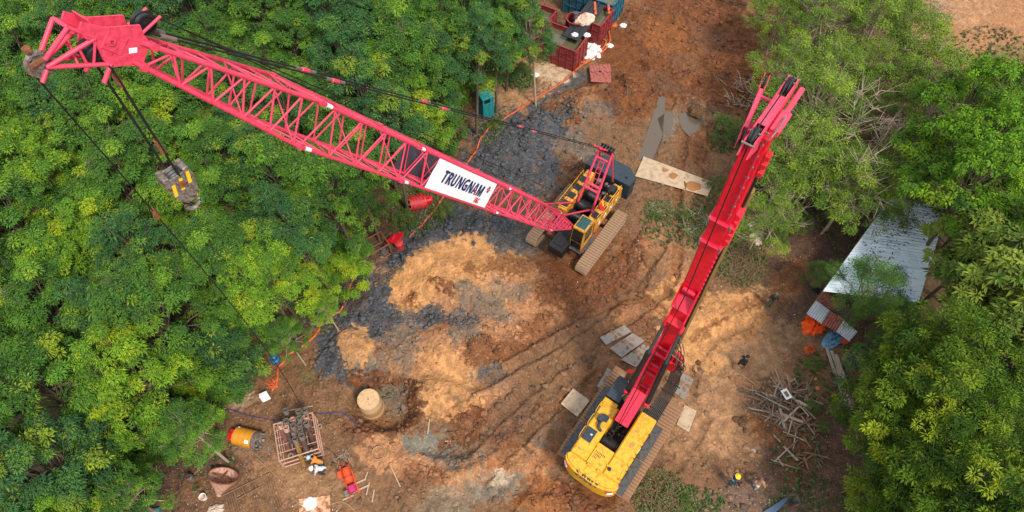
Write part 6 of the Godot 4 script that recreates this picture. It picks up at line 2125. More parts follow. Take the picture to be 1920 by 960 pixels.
	hose([[392, 765], [430, 768], [470, 780], [505, 787], [530, 789]], 0.03, M.hose_blue, "thin blue hose between the tin sheet and the pipe rack")
	hose([[598, 776], [620, 774], [640, 774], [656, 784], [672, 802]], 0.035, M.hose_blue, "thin blue hose leading into the pit")
	hose([[480, 860], [500, 875], [530, 905], [548, 930], [562, 944], [595, 951], [622, 945], [640, 941], [655, 948], [668, 962]], 0.03, M.hose_tan, "thin tan hose looping over the pinkish board")
	hose([[360, 895], [390, 862], [430, 840], [465, 842], [500, 870], [530, 900]], 0.02, M.hose_tan, "thin brown cable curving round the yellow drum")
	hose([[636, 862], [632, 880], [632, 900], [622, 912], [606, 914], [600, 902], [603, 890]], 0.025, M.hose_tan, "tan cable loop beside the orange pump")
	hose([[610, 838], [625, 850], [640, 866]], 0.02, M.hose_black, "black cable from the pipe rack to the orange pump", "cable", 4)
	for k in 3:
		st = ns()
		var pts := []
		var w := at(710, 850)
		for i in 29:
			var t := TAU * i / 28.0
			pts.append(w + Vector3(cos(t) * (0.34 + k * 0.02), 0.05 + 0.04 * k, sin(t) * (0.34 + k * 0.02)))
		path_tube(st, pts, 0.028, 6)
		one(st, M.hose_tan, "rope_coil", "tan rope coil lying on the pink soil", "rope", Transform3D.IDENTITY, "turns of the tan rope coil")
	# tanks
	var near := G(1080, 98, 2.1)
	near.y = 0.0
	var u := (G(1033, 80, 2.1) - G(1080, 98, 2.1))
	u.y = 0
	u = u.normalized()
	u = Vector3(-0.87, 0, -0.49)
	var v := Vector3(0.49, 0, -0.87)
	tank(near, u, v, 3.4, 2.2, 2.1, M.tank_red, "maroon settling tank beside the heap of white sacks", 0.8)
	var nb := G(1127, 50, 2.1)
	nb.y = 0
	tank(nb, u, v, 2.2, 2.4, 2.1, M.tank_red, "maroon settling tank with orange hose over its rim", 0.82)
	tank(nb + v * 2.55 + u * 0.1, u, v, 4.6, 2.4, 2.3, M.tank_blue, "blue settling tank with yellow brown slurry", 0.9)
	tank(near + u * 3.6 + v * 0.3, u, v, 3.0, 3.4, 2.1, M.tank_red, "maroon settling tank half hidden under the rubber trees", 0.8)
	var rt := thing("round_tank", "round maroon mixing tank between the settling tanks", "tank", near + u * 1.7 + v * 3.3)
	st = ns()
	lathe(st, [Vector2(0.75, 0), Vector2(0.75, 2.3), Vector2(0.8, 2.32), Vector2(0.8, 2.4), Vector2(0.7, 2.4), Vector2(0.7, 1.4), Vector2(0, 1.4)], 28)
	part(st, M.tank_red, "shell", rt)
	for k in 8:
		var t := TAU * k / 8.0
		rod(rt, "rib", Vector3(cos(t) * 0.77, 0, sin(t) * 0.77), Vector3(cos(t) * 0.77, 2.3, sin(t) * 0.77), 0.03, M.tank_red)
	var gw := thing("gangway", "dark steel gangway laid across the tanks", "gangway", near + u * 0.5 + v * 3.6 + Vector3(0, 2.2, 0))
	for k in 3:
		st = ns()
		box(st, Transform3D(Basis(v, Vector3.UP, v.cross(Vector3.UP)), u * (0.05 + k * 0.5) + Vector3(0, 0.02, 0)), Vector3(5.0, 0.05, 0.47), 0.01)
		part(st, M.black, "gangway_plank", gw)
	st = ns()
	crumple(st, Vector3(0.85, 0.5, 0.6), 55, T(Vector3.ZERO, Vector3(0, 0.5, 0)), 16, 0.5)
	one(st, M.bag_pink, "tarpaulin", "crumpled pale pink tarpaulin on the dark gangway", "tarpaulin", T(gw.position + u * 0.5 + Vector3(0, 0.07, 0)))
	var mo := thing("mixer_motor", "grey mixer motor on the round tank's gangway", "motor", gw.position + u * 1.25 - v * 0.2 + Vector3(0, 0.05, 0))
	st = ns()
	tube(st, Vector3.ZERO, Vector3(0, 0.5, 0), 0.22, 0.2, 14)
	part(st, M.steel, "motor_body", mo)
	st = ns()
	tube(st, Vector3(0, 0.5, 0), Vector3(0, 0.56, 0), 0.23, -1, 14)
	part(st, M.grey_paint, "fan_cover", mo)
	for q in [[gw.position + v * 1.7 + u * 0.4, 0.9], [gw.position + v * 2.2 - u * 0.6, 0.7]]:
		st = ns()
		box(st, Transform3D(Basis(v.rotated(Vector3.UP, 0.5), Vector3.UP, v.rotated(Vector3.UP, 0.5).cross(Vector3.UP)), Vector3(0, 0.1, 0)), Vector3(q[1] * 1.8, 0.05, 0.2), 0.02)
		one(st, M.hose, "flat_hose", "flat orange hose draped over the gangway end", "hose", T(q[0]), "flat orange hoses on the gangway")
	for q in [[1128, 38, 2.15, 0.3], [1120, 30, 2.2, 0.25]]:
		pass
	for q in [[1110, 93, 0.28, 0.5], [1103, 100, 0.3, 0.55], [1112, 100, 0.3, 0.45], [1120, 95, 0.26, 0.45], [1107, 108, 0.25, 0.5], [1116, 86, 0.24, 0.45], [1104, 86, 0.2, 0.4], [1121, 104, 0.2, 0.35]]:
		st = ns()
		crumple(st, Vector3(q[3], q[2], q[3] * 0.7), int(q[0] * 7 + q[1]), T(Vector3.ZERO, Vector3(0, q[0] * 1.7, 0)), 10, 0.5)
		one(st, M.bag_white, "sack", "crumpled white sack in the heap beside the maroon tank", "sack", T(at(q[0], q[1])), "white sacks heaped beside the tank")
	for q in [[1169, 48, "flattened white sack on the soil beyond the blue tank"], [1143, 86, "small white sack at the bend of the orange hose"], [1004, 141, "white sack on the path below the trees"], [1078, 66, "white sack hung over the rim of the near maroon tank"], [1101, 66, "white rag on the rim between the maroon tanks"]]:
		st = ns()
		crumple(st, Vector3(0.32, 0.2, 0.24), int(q[0]), T(Vector3.ZERO), 10, 0.5)
		var p := at(q[0], q[1])
		if q[1] == 66:
			p = G(q[0], q[1], 2.2)
		one(st, M.bag_white, "sack", q[2], "sack", T(p))
	st = ns()
	crumple(st, Vector3(0.4, 0.25, 0.3), 61, T(Vector3.ZERO), 10, 0.6)
	one(st, M.hose, "net_bag", "crumpled orange net beside the blue tank", "net", T(at(1150, 47)))
	# teal cabinet
	var cb_ := thing("cabinet", "teal metal site cabinet at the edge of the trees", "cabinet", at(912, 212), 0.5)
	st = ns()
	box(st, T(Vector3(0, 1.0, 0)), Vector3(0.95, 2.0, 0.9), 0.03)
	part(st, M.teal, "body", cb_)
	st = ns()
	box(st, T(Vector3(0, 2.04, 0)), Vector3(1.05, 0.06, 1.0), 0.02)
	part(st, M.teal, "roof", cb_)
	st = ns()
	box(st, T(Vector3(-0.1, 1.7, 0.46)), Vector3(0.5, 0.35, 0.02), 0.0)
	part(st, M.rope, "sign_panel", cb_)
	for s in [-1.0, 1.0]:
		st = ns()
		box(st, T(Vector3(s * 0.22, 0.85, 0.46)), Vector3(0.38, 1.2, 0.02), 0.005)
		var d := part(st, M.teal, "door", cb_)
		rod(d, "handle", Vector3(s * 0.06, 0.8, 0.49), Vector3(s * 0.06, 1.0, 0.49), 0.012, M.steel)
	# drill casings
	var c1 := at(790, 386)
	var cas := thing("drill_bucket", "red drilling bucket with teeth lying beside the orange hose", "drill tool", c1 + Vector3(0, 0.5, 0), 0.28)
	st = ns()
	lathe(st, [Vector2(0.5, -0.75), Vector2(0.53, -0.75), Vector2(0.53, 0.35), Vector2(0.5, 0.35), Vector2(0.5, -0.75)], 24, Transform3D(Basis(Vector3(0, 1, 0), Vector3(1, 0, 0), Vector3(0, 0, 1)), Vector3.ZERO))
	part(st, M.casing_red, "shell", cas)
	for k in 9:
		var t := TAU * k / 9.0
		st = ns()
		box(st, T(Vector3(-0.82, cos(t) * 0.5, sin(t) * 0.5)), Vector3(0.18, 0.08, 0.12), 0.02)
		part(st, M.rust, "tooth", cas)
	for k in 4:
		st = ns()
		box(st, T(Vector3(-0.55 + k * 0.24, 0.53, -0.08), Vector3(0, 0.3, 0)), Vector3(0.06, 0.05, 0.6), 0.01)
		part(st, M.casing_red, "rib", cas)
	st = ns()
	box(st, T(Vector3(0.6, 0.05, 0)), Vector3(0.5, 0.5, 0.5), 0.1)
	lathe(st, [Vector2(0, 0.32), Vector2(0.5, 0.34), Vector2(0.5, 0.4), Vector2(0.34, 0.46), Vector2(0, 0.46)], 20, Transform3D(Basis(Vector3(0, 1, 0), Vector3(1, 0, 0), Vector3(0, 0, 1)), Vector3.ZERO))
	part(st, M.bright_red, "kelly_box", cas)
	for k in 2:
		rod(cas, "pin_hole", Vector3(0.55 + k * 0.16, 0.2, 0.1 - k * 0.2), Vector3(0.55 + k * 0.16, 0.32, 0.1 - k * 0.2), 0.06, M.rope)
	var c2 := at(742, 456)
	var rd := thing("drill_tool", "red drill head with a blade lying in the leaves by the rusty frame", "drill tool", c2 + Vector3(0, 0.35, 0), 0.9)
	st = ns()
	box(st, T(Vector3(0, 0.1, 0), Vector3(0.2, 0.4, 0)), Vector3(0.6, 0.35, 0.5), 0.08)
	prism(st, [Vector2(-0.6, -0.2), Vector2(0.2, -0.4), Vector2(0.75, 0.0), Vector2(0.5, 0.3), Vector2(-0.2, 0.4)], 0.08, T(Vector3(0, 0.25, 0), Vector3(1.3, 0, 0.2)))
	part(st, M.bright_red, "blade", rd)
	st = ns()
	lathe(st, [Vector2(0.26, -0.35), Vector2(0.3, -0.35), Vector2(0.3, 0.3), Vector2(0.1, 0.4), Vector2(0, 0.4)], 16, T(Vector3(-0.1, 0, 0.5)))
	part(st, M.casing_red, "shank", rd)
	# rusty angle frame
	var fr := thing("angle_trestle", "rusty steel angle frame half hidden by the trees", "frame", at(700, 480), deg_to_rad(35))
	var cor := [Vector3(-1.1, 0, -0.6), Vector3(1.1, 0, -0.6), Vector3(1.1, 0, 0.6), Vector3(-1.1, 0, 0.6)]
	for i in 4:
		var a: Vector3 = cor[i]
		var b: Vector3 = cor[(i + 1) % 4]
		rod(fr, "post", a, a + Vector3(0, 1.3, 0), 0.06, M.rust)
		for y in [0.1, 1.28]:
			rod(fr, "rail", a + Vector3(0, y, 0), b + Vector3(0, y, 0), 0.05, M.rust)
	# yellow drum, red fitting at one end, broken casing at the other
	var d0 := G(432, 814, 0.5)
	var d1 := G(490, 828, 0.5)
	var dr := thing("drill_casing", "yellow orange steel casing drum with red end lying on the soil", "casing", Vector3((d0.x + d1.x) * 0.5, gh(d0.x, d0.z) + 0.52, (d0.z + d1.z) * 0.5), -atan2(d1.z - d0.z, d1.x - d0.x))
	var lay := Basis(Vector3(0, 1, 0), Vector3(1, 0, 0), Vector3(0, 0, 1))
	st = ns()
	lathe(st, [Vector2(0.44, -0.62), Vector2(0.52, -0.62), Vector2(0.52, 0.5), Vector2(0.48, 0.5), Vector2(0.48, -0.4), Vector2(0, -0.4)], 28, Transform3D(lay, Vector3.ZERO))
	part(st, M.drum, "shell", dr)
	st = ns()
	lathe(st, [Vector2(0.0, -0.98), Vector2(0.24, -0.98), Vector2(0.26, -0.9), Vector2(0.3, -0.7), Vector2(0.46, -0.64), Vector2(0.46, -0.6)], 16, Transform3D(lay, Vector3.ZERO))
	box(st, T(Vector3(-0.85, 0, 0.25)), Vector3(0.24, 0.3, 0.22), 0.04)
	box(st, T(Vector3(-0.85, 0.2, -0.18)), Vector3(0.2, 0.2, 0.16), 0.04)
	part(st, M.bright_red, "coupling", dr)
	st = ns()
	lathe(st, [Vector2(0.46, 0.46), Vector2(0.5, 0.5), Vector2(0.53, 0.75), Vector2(0.46, 0.8), Vector2(0.46, 0.5)], 20, Transform3D(lay, Vector3.ZERO))
	part(st, M.steel, "cutting_ring", dr)
	for k in 7:
		st = ns()
		var t := TAU * k / 7.0
		box(st, T(Vector3(0.86, cos(t) * 0.46, sin(t) * 0.46), Vector3(t, 0.2, 0.2)), Vector3(0.2, 0.1, 0.14), 0.03)
		part(st, M.steel, "tooth", dr)
	st = ns()
	tube(st, Vector3(-0.5, 0.3, -0.43), Vector3(-0.5, 0.31, -0.45), 0.06)
	box(st, T(Vector3(0.3, 0.42, 0.31), Vector3(0.65, 0, 0)), Vector3(0.22, 0.01, 0.2), 0.0)
	part(st, M.white, "scuffed_patch", dr)
	# pipe rack with tremie pipes
	var ra := G(535, 877, 0.08)
	var rb := G(607, 854, 0.08)
	var rx := (rb - ra)
	rx.y = 0
	var rl := rx.length()
	rx = rx.normalized()
	var rz := Vector3(-rx.z, 0, rx.x)
	var rc := (ra + rb) * 0.5 - rz * 1.15
	var rturn := atan2(-rx.z, rx.x)
	var rack := thing("pipe_rack", "rusty pink steel rack holding tremie pipes", "rack", Vector3(rc.x, 0.02, rc.z), rturn)
	var hw := rl * 0.5
	var rh := 1.25
	for k in 20:
		rod(rack, "floor_bar", Vector3(lerpf(-hw, hw, k / 19.0), 0.08, -1.1), Vector3(lerpf(-hw, hw, k / 19.0), 0.08, 1.1), 0.022, M.rust)
	for s in [-1.0, 1.0]:
		for t in [-1.0, 1.0]:
			rod(rack, "post", Vector3(s * hw, 0, t * 1.1), Vector3(s * hw, rh, t * 1.1), 0.05, M.rust_pink)
		for y in [0.08, 0.65, rh]:
			rod(rack, "rail", Vector3(s * hw, y, -1.1), Vector3(s * hw, y, 1.1), 0.045, M.rust_pink)
			rod(rack, "rail", Vector3(-hw, y, s * 1.1), Vector3(hw, y, s * 1.1), 0.045, M.rust_pink)
	for k in 4:
		var z := -0.7 + k * 0.45
		rod(rack, "divider", Vector3(-hw, rh - 0.05, z), Vector3(hw, rh - 0.05, z), 0.025, M.rust_pink)
	for k in 4:
		var x := -hw + (k + 0.8) * rl / 5.0
		rod(rack, "divider", Vector3(x, rh - 0.1, -1.1), Vector3(x, rh - 0.1, 0.6), 0.02, M.rust_pink)
	var tops := [[535, 768], [525, 795], [536, 788], [559, 770], [571, 768], [548, 785], [561, 782], [549, 797], [561, 795], [536, 801], [550, 808], [562, 806], [565, 816], [573, 780], [574, 792], [553, 822]]
	for i in tops.size():
		var hp := 2.1 + 0.1 * ((i * 7) % 5)
		var tp := G(tops[i][0], tops[i][1], hp)
		var bt := G(tops[i][0] + 17.0, tops[i][1] + 50.0, 0.12)
		var m: Material = [M.pipe_dark, M.pipe, M.pipe_dark][i % 3]
		if i == 15:
			m = M.pipe_olive
		var ax := tp - bt
		var pipe := thing("tremie_pipe", "dark tremie pipe standing in the rusty rack" if i != 15 else "olive yellow tremie pipe with slotted collar in the rack", "pipe", bt, 0.0, "tremie pipes in the rack" if i != 15 else "")
		st = ns()
		var L := ax.length()
		lathe(st, [Vector2(0.14, 0), Vector2(0.14, L - 0.3), Vector2(0.115, L - 0.3), Vector2(0.115, 0.05), Vector2(0, 0.05)], 18, Transform3D(frame_of(ax), Vector3.ZERO))
		part(st, m, "tube", pipe)
		st = ns()
		lathe(st, [Vector2(0.14, L - 0.32), Vector2(0.17, L - 0.3), Vector2(0.17, L), Vector2(0.12, L), Vector2(0.12, L - 0.3)], 18, Transform3D(frame_of(ax), Vector3.ZERO))
		part(st, M.rust_pink if i % 4 == 1 else M.steel, "collar", pipe)
	for q in [[546, 855, 0.16], [566, 852, 0.13], [587, 845, 0.14], [600, 800, 0.14]]:
		st = ns()
		var p := G(q[0], q[1], 0.2)
		lathe(st, [Vector2(0.1, 0), Vector2(q[2], 0), Vector2(q[2], 0.22), Vector2(0.1, 0.22)], 14)
		one(st, M.wood_grey, "pipe_clamp", "loose pale pipe clamp lying in the rusty rack", "clamp", T(Vector3(p.x, 0.12, p.z)), "pipe clamps lying in the rack")
	# concreting funnel
	var fu := thing("concrete_funnel", "pinkish conical concreting funnel lying on its side", "funnel", at(421, 912) + Vector3(0, 0.52, 0), deg_to_rad(-22))
	var fx := Transform3D(Basis.from_euler(Vector3(deg_to_rad(132), 0, 0)), Vector3.ZERO)
	st = ns()
	lathe(st, [Vector2(0.8, -0.55), Vector2(0.82, -0.5), Vector2(0.14, 0.62), Vector2(0.14, 0.72), Vector2(0.11, 0.72), Vector2(0.11, 0.6), Vector2(0.78, -0.52)], 28, fx)
	part(st, M.rust_pink, "cone", fu)
	st = ns()
	box(st, fx * T(Vector3(0, -0.4, 0)), Vector3(1.45, 0.06, 0.09), 0.01)
	box(st, fx * T(Vector3(0, -0.42, 0), Vector3(0, 1.3, 0)), Vector3(1.45, 0.05, 0.07), 0.01)
	part(st, M.rust, "cross_bar", fu)
	st = ns()
	lathe(st, [Vector2(0.79, -0.57), Vector2(0.84, -0.57), Vector2(0.84, -0.5), Vector2(0.8, -0.49)], 28, fx)
	part(st, M.rust, "rim", fu)
	# gas bottle, bucket, sack, pallet of bars
	var gb := thing("gas_bottle", "small grey gas bottle with red valve on the soil", "gas bottle", at(360, 898), 0.6)
	st = ns()
	lathe(st, [Vector2(0, 0), Vector2(0.17, 0), Vector2(0.19, 0.05), Vector2(0.19, 0.4), Vector2(0.13, 0.52), Vector2(0.05, 0.55), Vector2(0, 0.55)], 18)
	part(st, M.steel, "cylinder", gb)
	st = ns()
	lathe(st, [Vector2(0.12, 0.5), Vector2(0.13, 0.66), Vector2(0.11, 0.66), Vector2(0.1, 0.5)], 16)
	part(st, M.grey_paint, "collar", gb)
	st = ns()
	tube(st, Vector3(0, 0.54, 0), Vector3(0, 0.64, 0), 0.04)
	part(st, M.bright_red, "valve", gb)
	var bu := thing("bucket", "white plastic bucket half full beside the funnel", "bucket", at(384, 934))
	st = ns()
	lathe(st, [Vector2(0, 0), Vector2(0.15, 0), Vector2(0.19, 0.36), Vector2(0.2, 0.38), Vector2(0.18, 0.38), Vector2(0.165, 0.2)], 20)
	part(st, M.white, "pail", bu)
	st = ns()
	lathe(st, [Vector2(0, 0.24), Vector2(0.166, 0.24)], 20)
	part(st, M.board, "contents", bu)
	st = ns()
	path_tube(st, spline([Vector3(-0.19, 0.34, 0), Vector3(-0.12, 0.3, 0.22), Vector3(0.12, 0.3, 0.22), Vector3(0.19, 0.34, 0)], 4), 0.008, 5)
	part(st, M.steel, "handle", bu)
	st = ns()
	crumple(st, Vector3(0.5, 0.35, 0.34), 71, T(Vector3.ZERO, Vector3(0, 0.3, 0)), 12, 0.3)
	one(st, M.bag_beige, "sack", "beige filled sack lying below the white bucket", "sack", T(at(404, 957)))
	var bf := thing("bar_frame", "rusty welded bar frame with two slatted arms on the ground", "frame", at(478, 925) + Vector3(0, 0.03, 0), 0.0)
	var o := bf.position
	var loc := func(px: float, py: float) -> Vector3:
		var w := G(px, py, 0.0)
		return Vector3(w.x - o.x, 0.1, w.z - o.z)
	for k in 6:
		var t := k / 5.0
		rod(bf, "bar", (loc.call(490, 896) as Vector3).lerp(loc.call(509, 888), t), (loc.call(512, 978) as Vector3).lerp(loc.call(536, 972), t), 0.018, M.wood_brown)
	for k in 5:
		var t := k / 4.0
		rod(bf, "bar", (loc.call(424, 930) as Vector3).lerp(loc.call(440, 924), t), (loc.call(436, 975) as Vector3).lerp(loc.call(454, 972), t), 0.02, M.wood_brown)
	for q in [[[423, 928], [508, 887]], [[445, 937], [496, 910]], [[440, 922], [445, 937]], [[455, 914], [462, 930]], [[478, 903], [482, 918]]]:
		rod(bf, "cross_bar", loc.call(q[0][0], q[0][1]), loc.call(q[1][0], q[1][1]), 0.03, M.wood_brown)
	# orange pump set
	var pm := thing("pump_set", "small orange red pump set with engine on wooden skids", "pump", at(656, 900), deg_to_rad(-65))
	for s in [-1.0, 1.0]:
		st = ns()
		box(st, T(Vector3(0, 0.12, s * 0.26)), Vector3(1.9, 0.1, 0.09), 0.015)
		part(st, M.orange_paint, "skid", pm)
	st = ns()
	lathe(st, [Vector2(0, -0.5), Vector2(0.2, -0.48), Vector2(0.23, -0.3), Vector2(0.2, 0.0), Vector2(0.25, 0.1), Vector2(0.22, 0.35), Vector2(0.1, 0.4), Vector2(0, 0.4)], 18, Transform3D(lay, Vector3(-0.1, 0.45, 0)))
	part(st, M.orange_paint, "pump_casing", pm)
	st = ns()
	box(st, T(Vector3(0.65, 0.45, -0.02)), Vector3(0.4, 0.42, 0.4), 0.06)
	part(st, M.magenta, "fuel_tank", pm)
	st = ns()
	box(st, T(Vector3(0.75, 0.35, 0.35)), Vector3(0.36, 0.3, 0.26), 0.05)
	part(st, M.steel, "engine", pm)
	st = ns()
	box(st, T(Vector3(-0.35, 0.5, 0.38)), Vector3(0.42, 0.26, 0.24), 0.05)
	part(st, M.orange_paint, "gear_case", pm)
	st = ns()
	tube(st, Vector3(-0.75, 0.4, 0), Vector3(-1.05, 0.4, 0.06), 0.16, 0.12, 12)
	tube(st, Vector3(-0.7, 0.42, -0.2), Vector3(-0.4, 0.42, -0.3), 0.1, 0.1, 10)
	part(st, M.rust, "suction_end", pm)
	for q in [[0.35, -0.75, 0.6], [0.75, -0.75, 0.75], [0.9, 0.65, 0.5]]:
		st = ns()
		box(st, T(Vector3(q[0], 0.06, q[1] * 0.6), Vector3(0, 1.57, 0)), Vector3(q[2] * 1.3, 0.08, 0.1), 0.01)
		part(st, M.wood_pale, "wooden_bearer", pm)
	for q in [[690, 917, 0.7, 1.45, "short pale wooden batten beyond the orange pump"], [687, 893, 0.5, 1.3, "short pale wooden batten touching the orange pump's bearer"], [700, 930, 0.7, 1.5, "pale wooden batten on the soil beside the orange pump"], [740, 890, 1.6, -1.05, "thin straight stick lying below the rope coil"], [804, 800, 0.9, 1.5, "thin pale stick beside the grey pool"], [844, 828, 0.6, 0.0, "thin pale stick floating across the grey pool"], [565, 766, 1.4, 0.2, "thin pale stick behind the pipe rack"]]:
		st = ns()
		box(st, T(Vector3.ZERO, Vector3(0, q[3], 0.02)), Vector3(q[2], 0.06, 0.07), 0.012)
		one(st, M.wood_pale, "batten", q[4], "stick", T(at(q[0], q[1], 0.06)))
	# blue pump and white box
	var bp := thing("submersible_pump", "blue submersible pump beside the orange hose", "pump", at(517, 676) + Vector3(0, 0.02, 0), 0.3)
	st = ns()
	lathe(st, [Vector2(0, 0), Vector2(0.3, 0), Vector2(0.3, 0.22), Vector2(0.2, 0.3), Vector2(0.2, 0.62), Vector2(0.12, 0.68), Vector2(0, 0.68)], 20)
	part(st, M.pump_blue, "body", bp)
	st = ns()
	tube(st, Vector3(0.1, 0.6, 0), Vector3(0.22, 0.82, 0), 0.07)
	part(st, M.pump_blue, "outlet", bp)
	rod(bp, "handle", Vector3(-0.15, 0.72, 0), Vector3(0.12, 0.72, 0), 0.02, M.pump_blue)
	var wb_ := thing("electrical_box", "pale white electrical box standing tilted by the orange hose", "electrical box", at(500, 748), 0.5)
	st = ns()
	box(st, T(Vector3(0, 0.4, 0), Vector3(-0.25, 0, 0)), Vector3(0.5, 0.6, 0.28), 0.03)
	var wbb := part(st, M.white, "box", wb_)
	for s in [-1.0, 1.0]:
		rod(wbb, "leg", Vector3(s * 0.2, 0.15, 0), Vector3(s * 0.24, -0.02, 0.1), 0.02, M.wood_pale)
	for k in 3:
		st = ns()
		tube(st, Vector3(0.12, 0.3 + k * 0.12, 0.2 - k * 0.03), Vector3(0.12, 0.3 + k * 0.12, 0.24 - k * 0.03), 0.035)
		part(st, M.bag_white, "socket", wbb)
	# tin sheet under the young tree, teal pipe at the bottom
	st = ns()
	corrugated(st, Vector3(-0.5, 0, 0.6), Vector3(0.5, 0, 0.6), Vector3(0.5, 0.08, -0.6), Vector3(-0.5, 0.08, -0.6), 8, 0.03)
	one(st, M.tin_grey, "tin_sheet", "grey corrugated tin sheet on the ground under the young tree", "tin sheet", T(at(378, 772, 0.12), Vector3(0, 0.7, 0)))
	st = ns()
	tube(st, at(257, 965, 0.15), at(302, 957, 0.15), 0.15, -1, 16)
	one(st, M.teal, "steel_pipe", "teal steel pipe on the red soil below the trees", "pipe")
	# shed roof
	var shed := thing("shed", "open shed with large pale corrugated tin roof", "shed", Vector3(22.6, 0, -23.3))
	var so := shed.position
	var ea := G(1543, 546, 2.5) - so
	var eb := G(1668, 372, 3.0) - so
	var fa := G(1722, 568, 2.3) - so
	var fb := G(1775, 392, 2.9) - so
	for k in 9:
		var u0 := k / 9.0
		var u1 := (k + 1.12) / 9.0
		st = ns()
		var up := Vector3(0, 0.012 * (k % 2) + 0.006 * k, 0)
		corrugated(st, ea.lerp(eb, u0) + up, ea.lerp(eb, minf(u1, 1.0)) + up, fa.lerp(fb, minf(u1, 1.0)) + up, fa.lerp(fb, u0) + up, 4, 0.045)
		part(st, M.tin, "roof_sheet", shed)
	for q in [ea, eb, fa, fb, ea.lerp(eb, 0.5), fa.lerp(fb, 0.5)]:
		rod(shed, "post", Vector3(q.x * 0.97, 0, q.z * 0.97), Vector3(q.x * 0.97, q.y - 0.06, q.z * 0.97), 0.06, M.wood_brown)
	for k in 4:
		var t := k / 3.0
		rod(shed, "purlin", ea.lerp(fa, t) - Vector3(0, 0.08, 0), eb.lerp(fb, t) - Vector3(0, 0.08, 0), 0.04, M.wood_brown)
	# lean-to sheets
	var lean := thing("lean_to", "low lean-to of grey and rusty tin sheets below the shed", "lean-to", at(1570, 600))
	var lo := lean.position
	var sheets := [[[1512, 588], [1530, 563], [1556, 582], [1540, 607], M.tin_grey], [[1530, 563], [1545, 546], [1590, 574], [1558, 582], M.tin_rust], [[1542, 607], [1557, 583], [1586, 600], [1572, 626], M.tin_rust], [[1560, 582], [1590, 574], [1612, 602], [1586, 600], M.pipe_dark], [[1568, 622], [1582, 601], [1608, 622], [1592, 640], M.tin_grey]]
	for k in sheets.size():
		var q: Array = sheets[k]
		var y := 0.9 + 0.03 * k
		st = ns()
		corrugated(st, G(q[0][0], q[0][1], y) - lo, G(q[3][0], q[3][1], y - 0.1) - lo, G(q[2][0], q[2][1], y + 0.2) - lo, G(q[1][0], q[1][1], y + 0.3) - lo, 7, 0.03)
		part(st, q[4], "roof_sheet", lean)
	for q in [[1514, 588], [1590, 638], [1544, 550], [1606, 606]]:
		var w := G(q[0], q[1], 0.85) - lo
		rod(lean, "post", Vector3(w.x, 0, w.z), Vector3(w.x, 0.8, w.z), 0.045, M.wood_brown)
	for q in [[1527, 610, 0.95, 0.55, 0.75, M.tarp_orange, "crumpled bright orange tarpaulin in front of the lean-to", 0.3], [1562, 636, 0.85, 0.35, 0.5, M.tarp_blue, "crumpled pale blue tarpaulin beside the orange one", 0.2], [1584, 636, 0.4, 0.4, 0.28, M.tarp_orange, "small orange tarpaulin piece between tin sheet and pale blue tarpaulin", 0.5], [1529, 588, 0.5, 0.5, 0.2, M.tarp_deep_blue, "deep blue tarpaulin edge under the orange tarpaulin", 0.5], [1518, 656, 0.42, 0.18, 0.3, M.hose, "orange and white plastic scrap on the soil", 0.1], [1470, 390, 0.36, 0.2, 0.25, M.hose, "small orange bag in the weeds under the feathery trees", 0.1]]:
		st = ns()
		crumple(st, Vector3(q[2], q[3], q[4]), int(q[0]), T(Vector3.ZERO, Vector3(0, 0.6, 0)), 20, 0.6)
		one(st, q[5], "tarpaulin", q[6], "tarpaulin", T(at(q[0], q[1])))
	# weathered plank fence lying along the wood
	var fe := thing("plank_fence", "weathered grey wooden planks lying along the edge of the wood", "planks", at(1575, 730))
	for k in 14:
		var row := k % 3
		var t := (k / 3) * 0.21 + 0.05 * row
		var a2 := at(lerpf(1548, 1600, t) + row * 6.0, lerpf(652, 800, t), 0.12 + 0.05 * row) - fe.position
		var b2 := at(lerpf(1548, 1600, t) + row * 6.0 + 16.0 + 3.0 * (k % 2), lerpf(652, 800, t) + 50.0, 0.15 + 0.05 * row) - fe.position
		st = ns()
		var y := (b2 - a2).normalized()
		var x := y.cross(Vector3.UP).normalized()
		box(st, Transform3D(Basis(x, y, x.cross(y)), (a2 + b2) * 0.5), Vector3(0.19, (b2 - a2).length(), 0.045), 0.012)
		part(st, M.wood_grey if k % 5 != 3 else M.wood_brown, "plank", fe)
	# stumps
	for q in [[1502, 735, 0.16], [1497, 740, 0.14], [1531, 729, 0.13], [1518, 692, 0.12], [1528, 712, 0.09]]:
		st = ns()
		lathe(st, [Vector2(q[2] * 1.25, -0.1), Vector2(q[2], 0.12), Vector2(q[2] * 0.92, 0.14), Vector2(0, 0.14)], 12)
		one(st, mat(rgb(178, 104, 52), 0.9), "tree_stump", "low fresh cut orange tree stump near the firewood", "stump", T(at(q[0], q[1])), "fresh cut stumps near the firewood")
	# rocks
	for q in [[1393, 790, 0.32, "brown boulder pair at the edge of the bank, the taller one"], [1381, 786, 0.26, "grey boulder beside the taller brown boulder"], [1413, 845, 0.16, "pale round stone near the two people"], [1307, 200, 0.6, "large muddy boulder in the dug hollow"], [1176, 172, 0.4, "brown boulder on the heap below the square plate, the broad one"], [1166, 144, 0.36, "brown boulder on the heap beside the square plate"], [1184, 168, 0.26, "small brown boulder on the heap below the square plate"], [1310, 680, 0.22, "dark mud clod on the sand in front of the rig"], [1441, 805, 0.25, "grey stone below the firewood heap"], [1545, 840, 0.25, "tan stone beside the firewood tail"]]:
		st = ns()
		crumple(st, Vector3(q[2] * 1.1, q[2] * 1.1, q[2] * 0.85), int(q[0] + q[1]), T(Vector3(0, -0.05, 0), Vector3(0, q[0] * 0.1, 0)), 9, 0.25)
		one(st, mat(rgb(138, 110, 86), 0.9, 0.0, (M.wood_grey as StandardMaterial3D).albedo_texture, 0.9) if q[0] != 1413 else M.bag_beige, "boulder", q[3], "stone", T(at(q[0], q[1])))
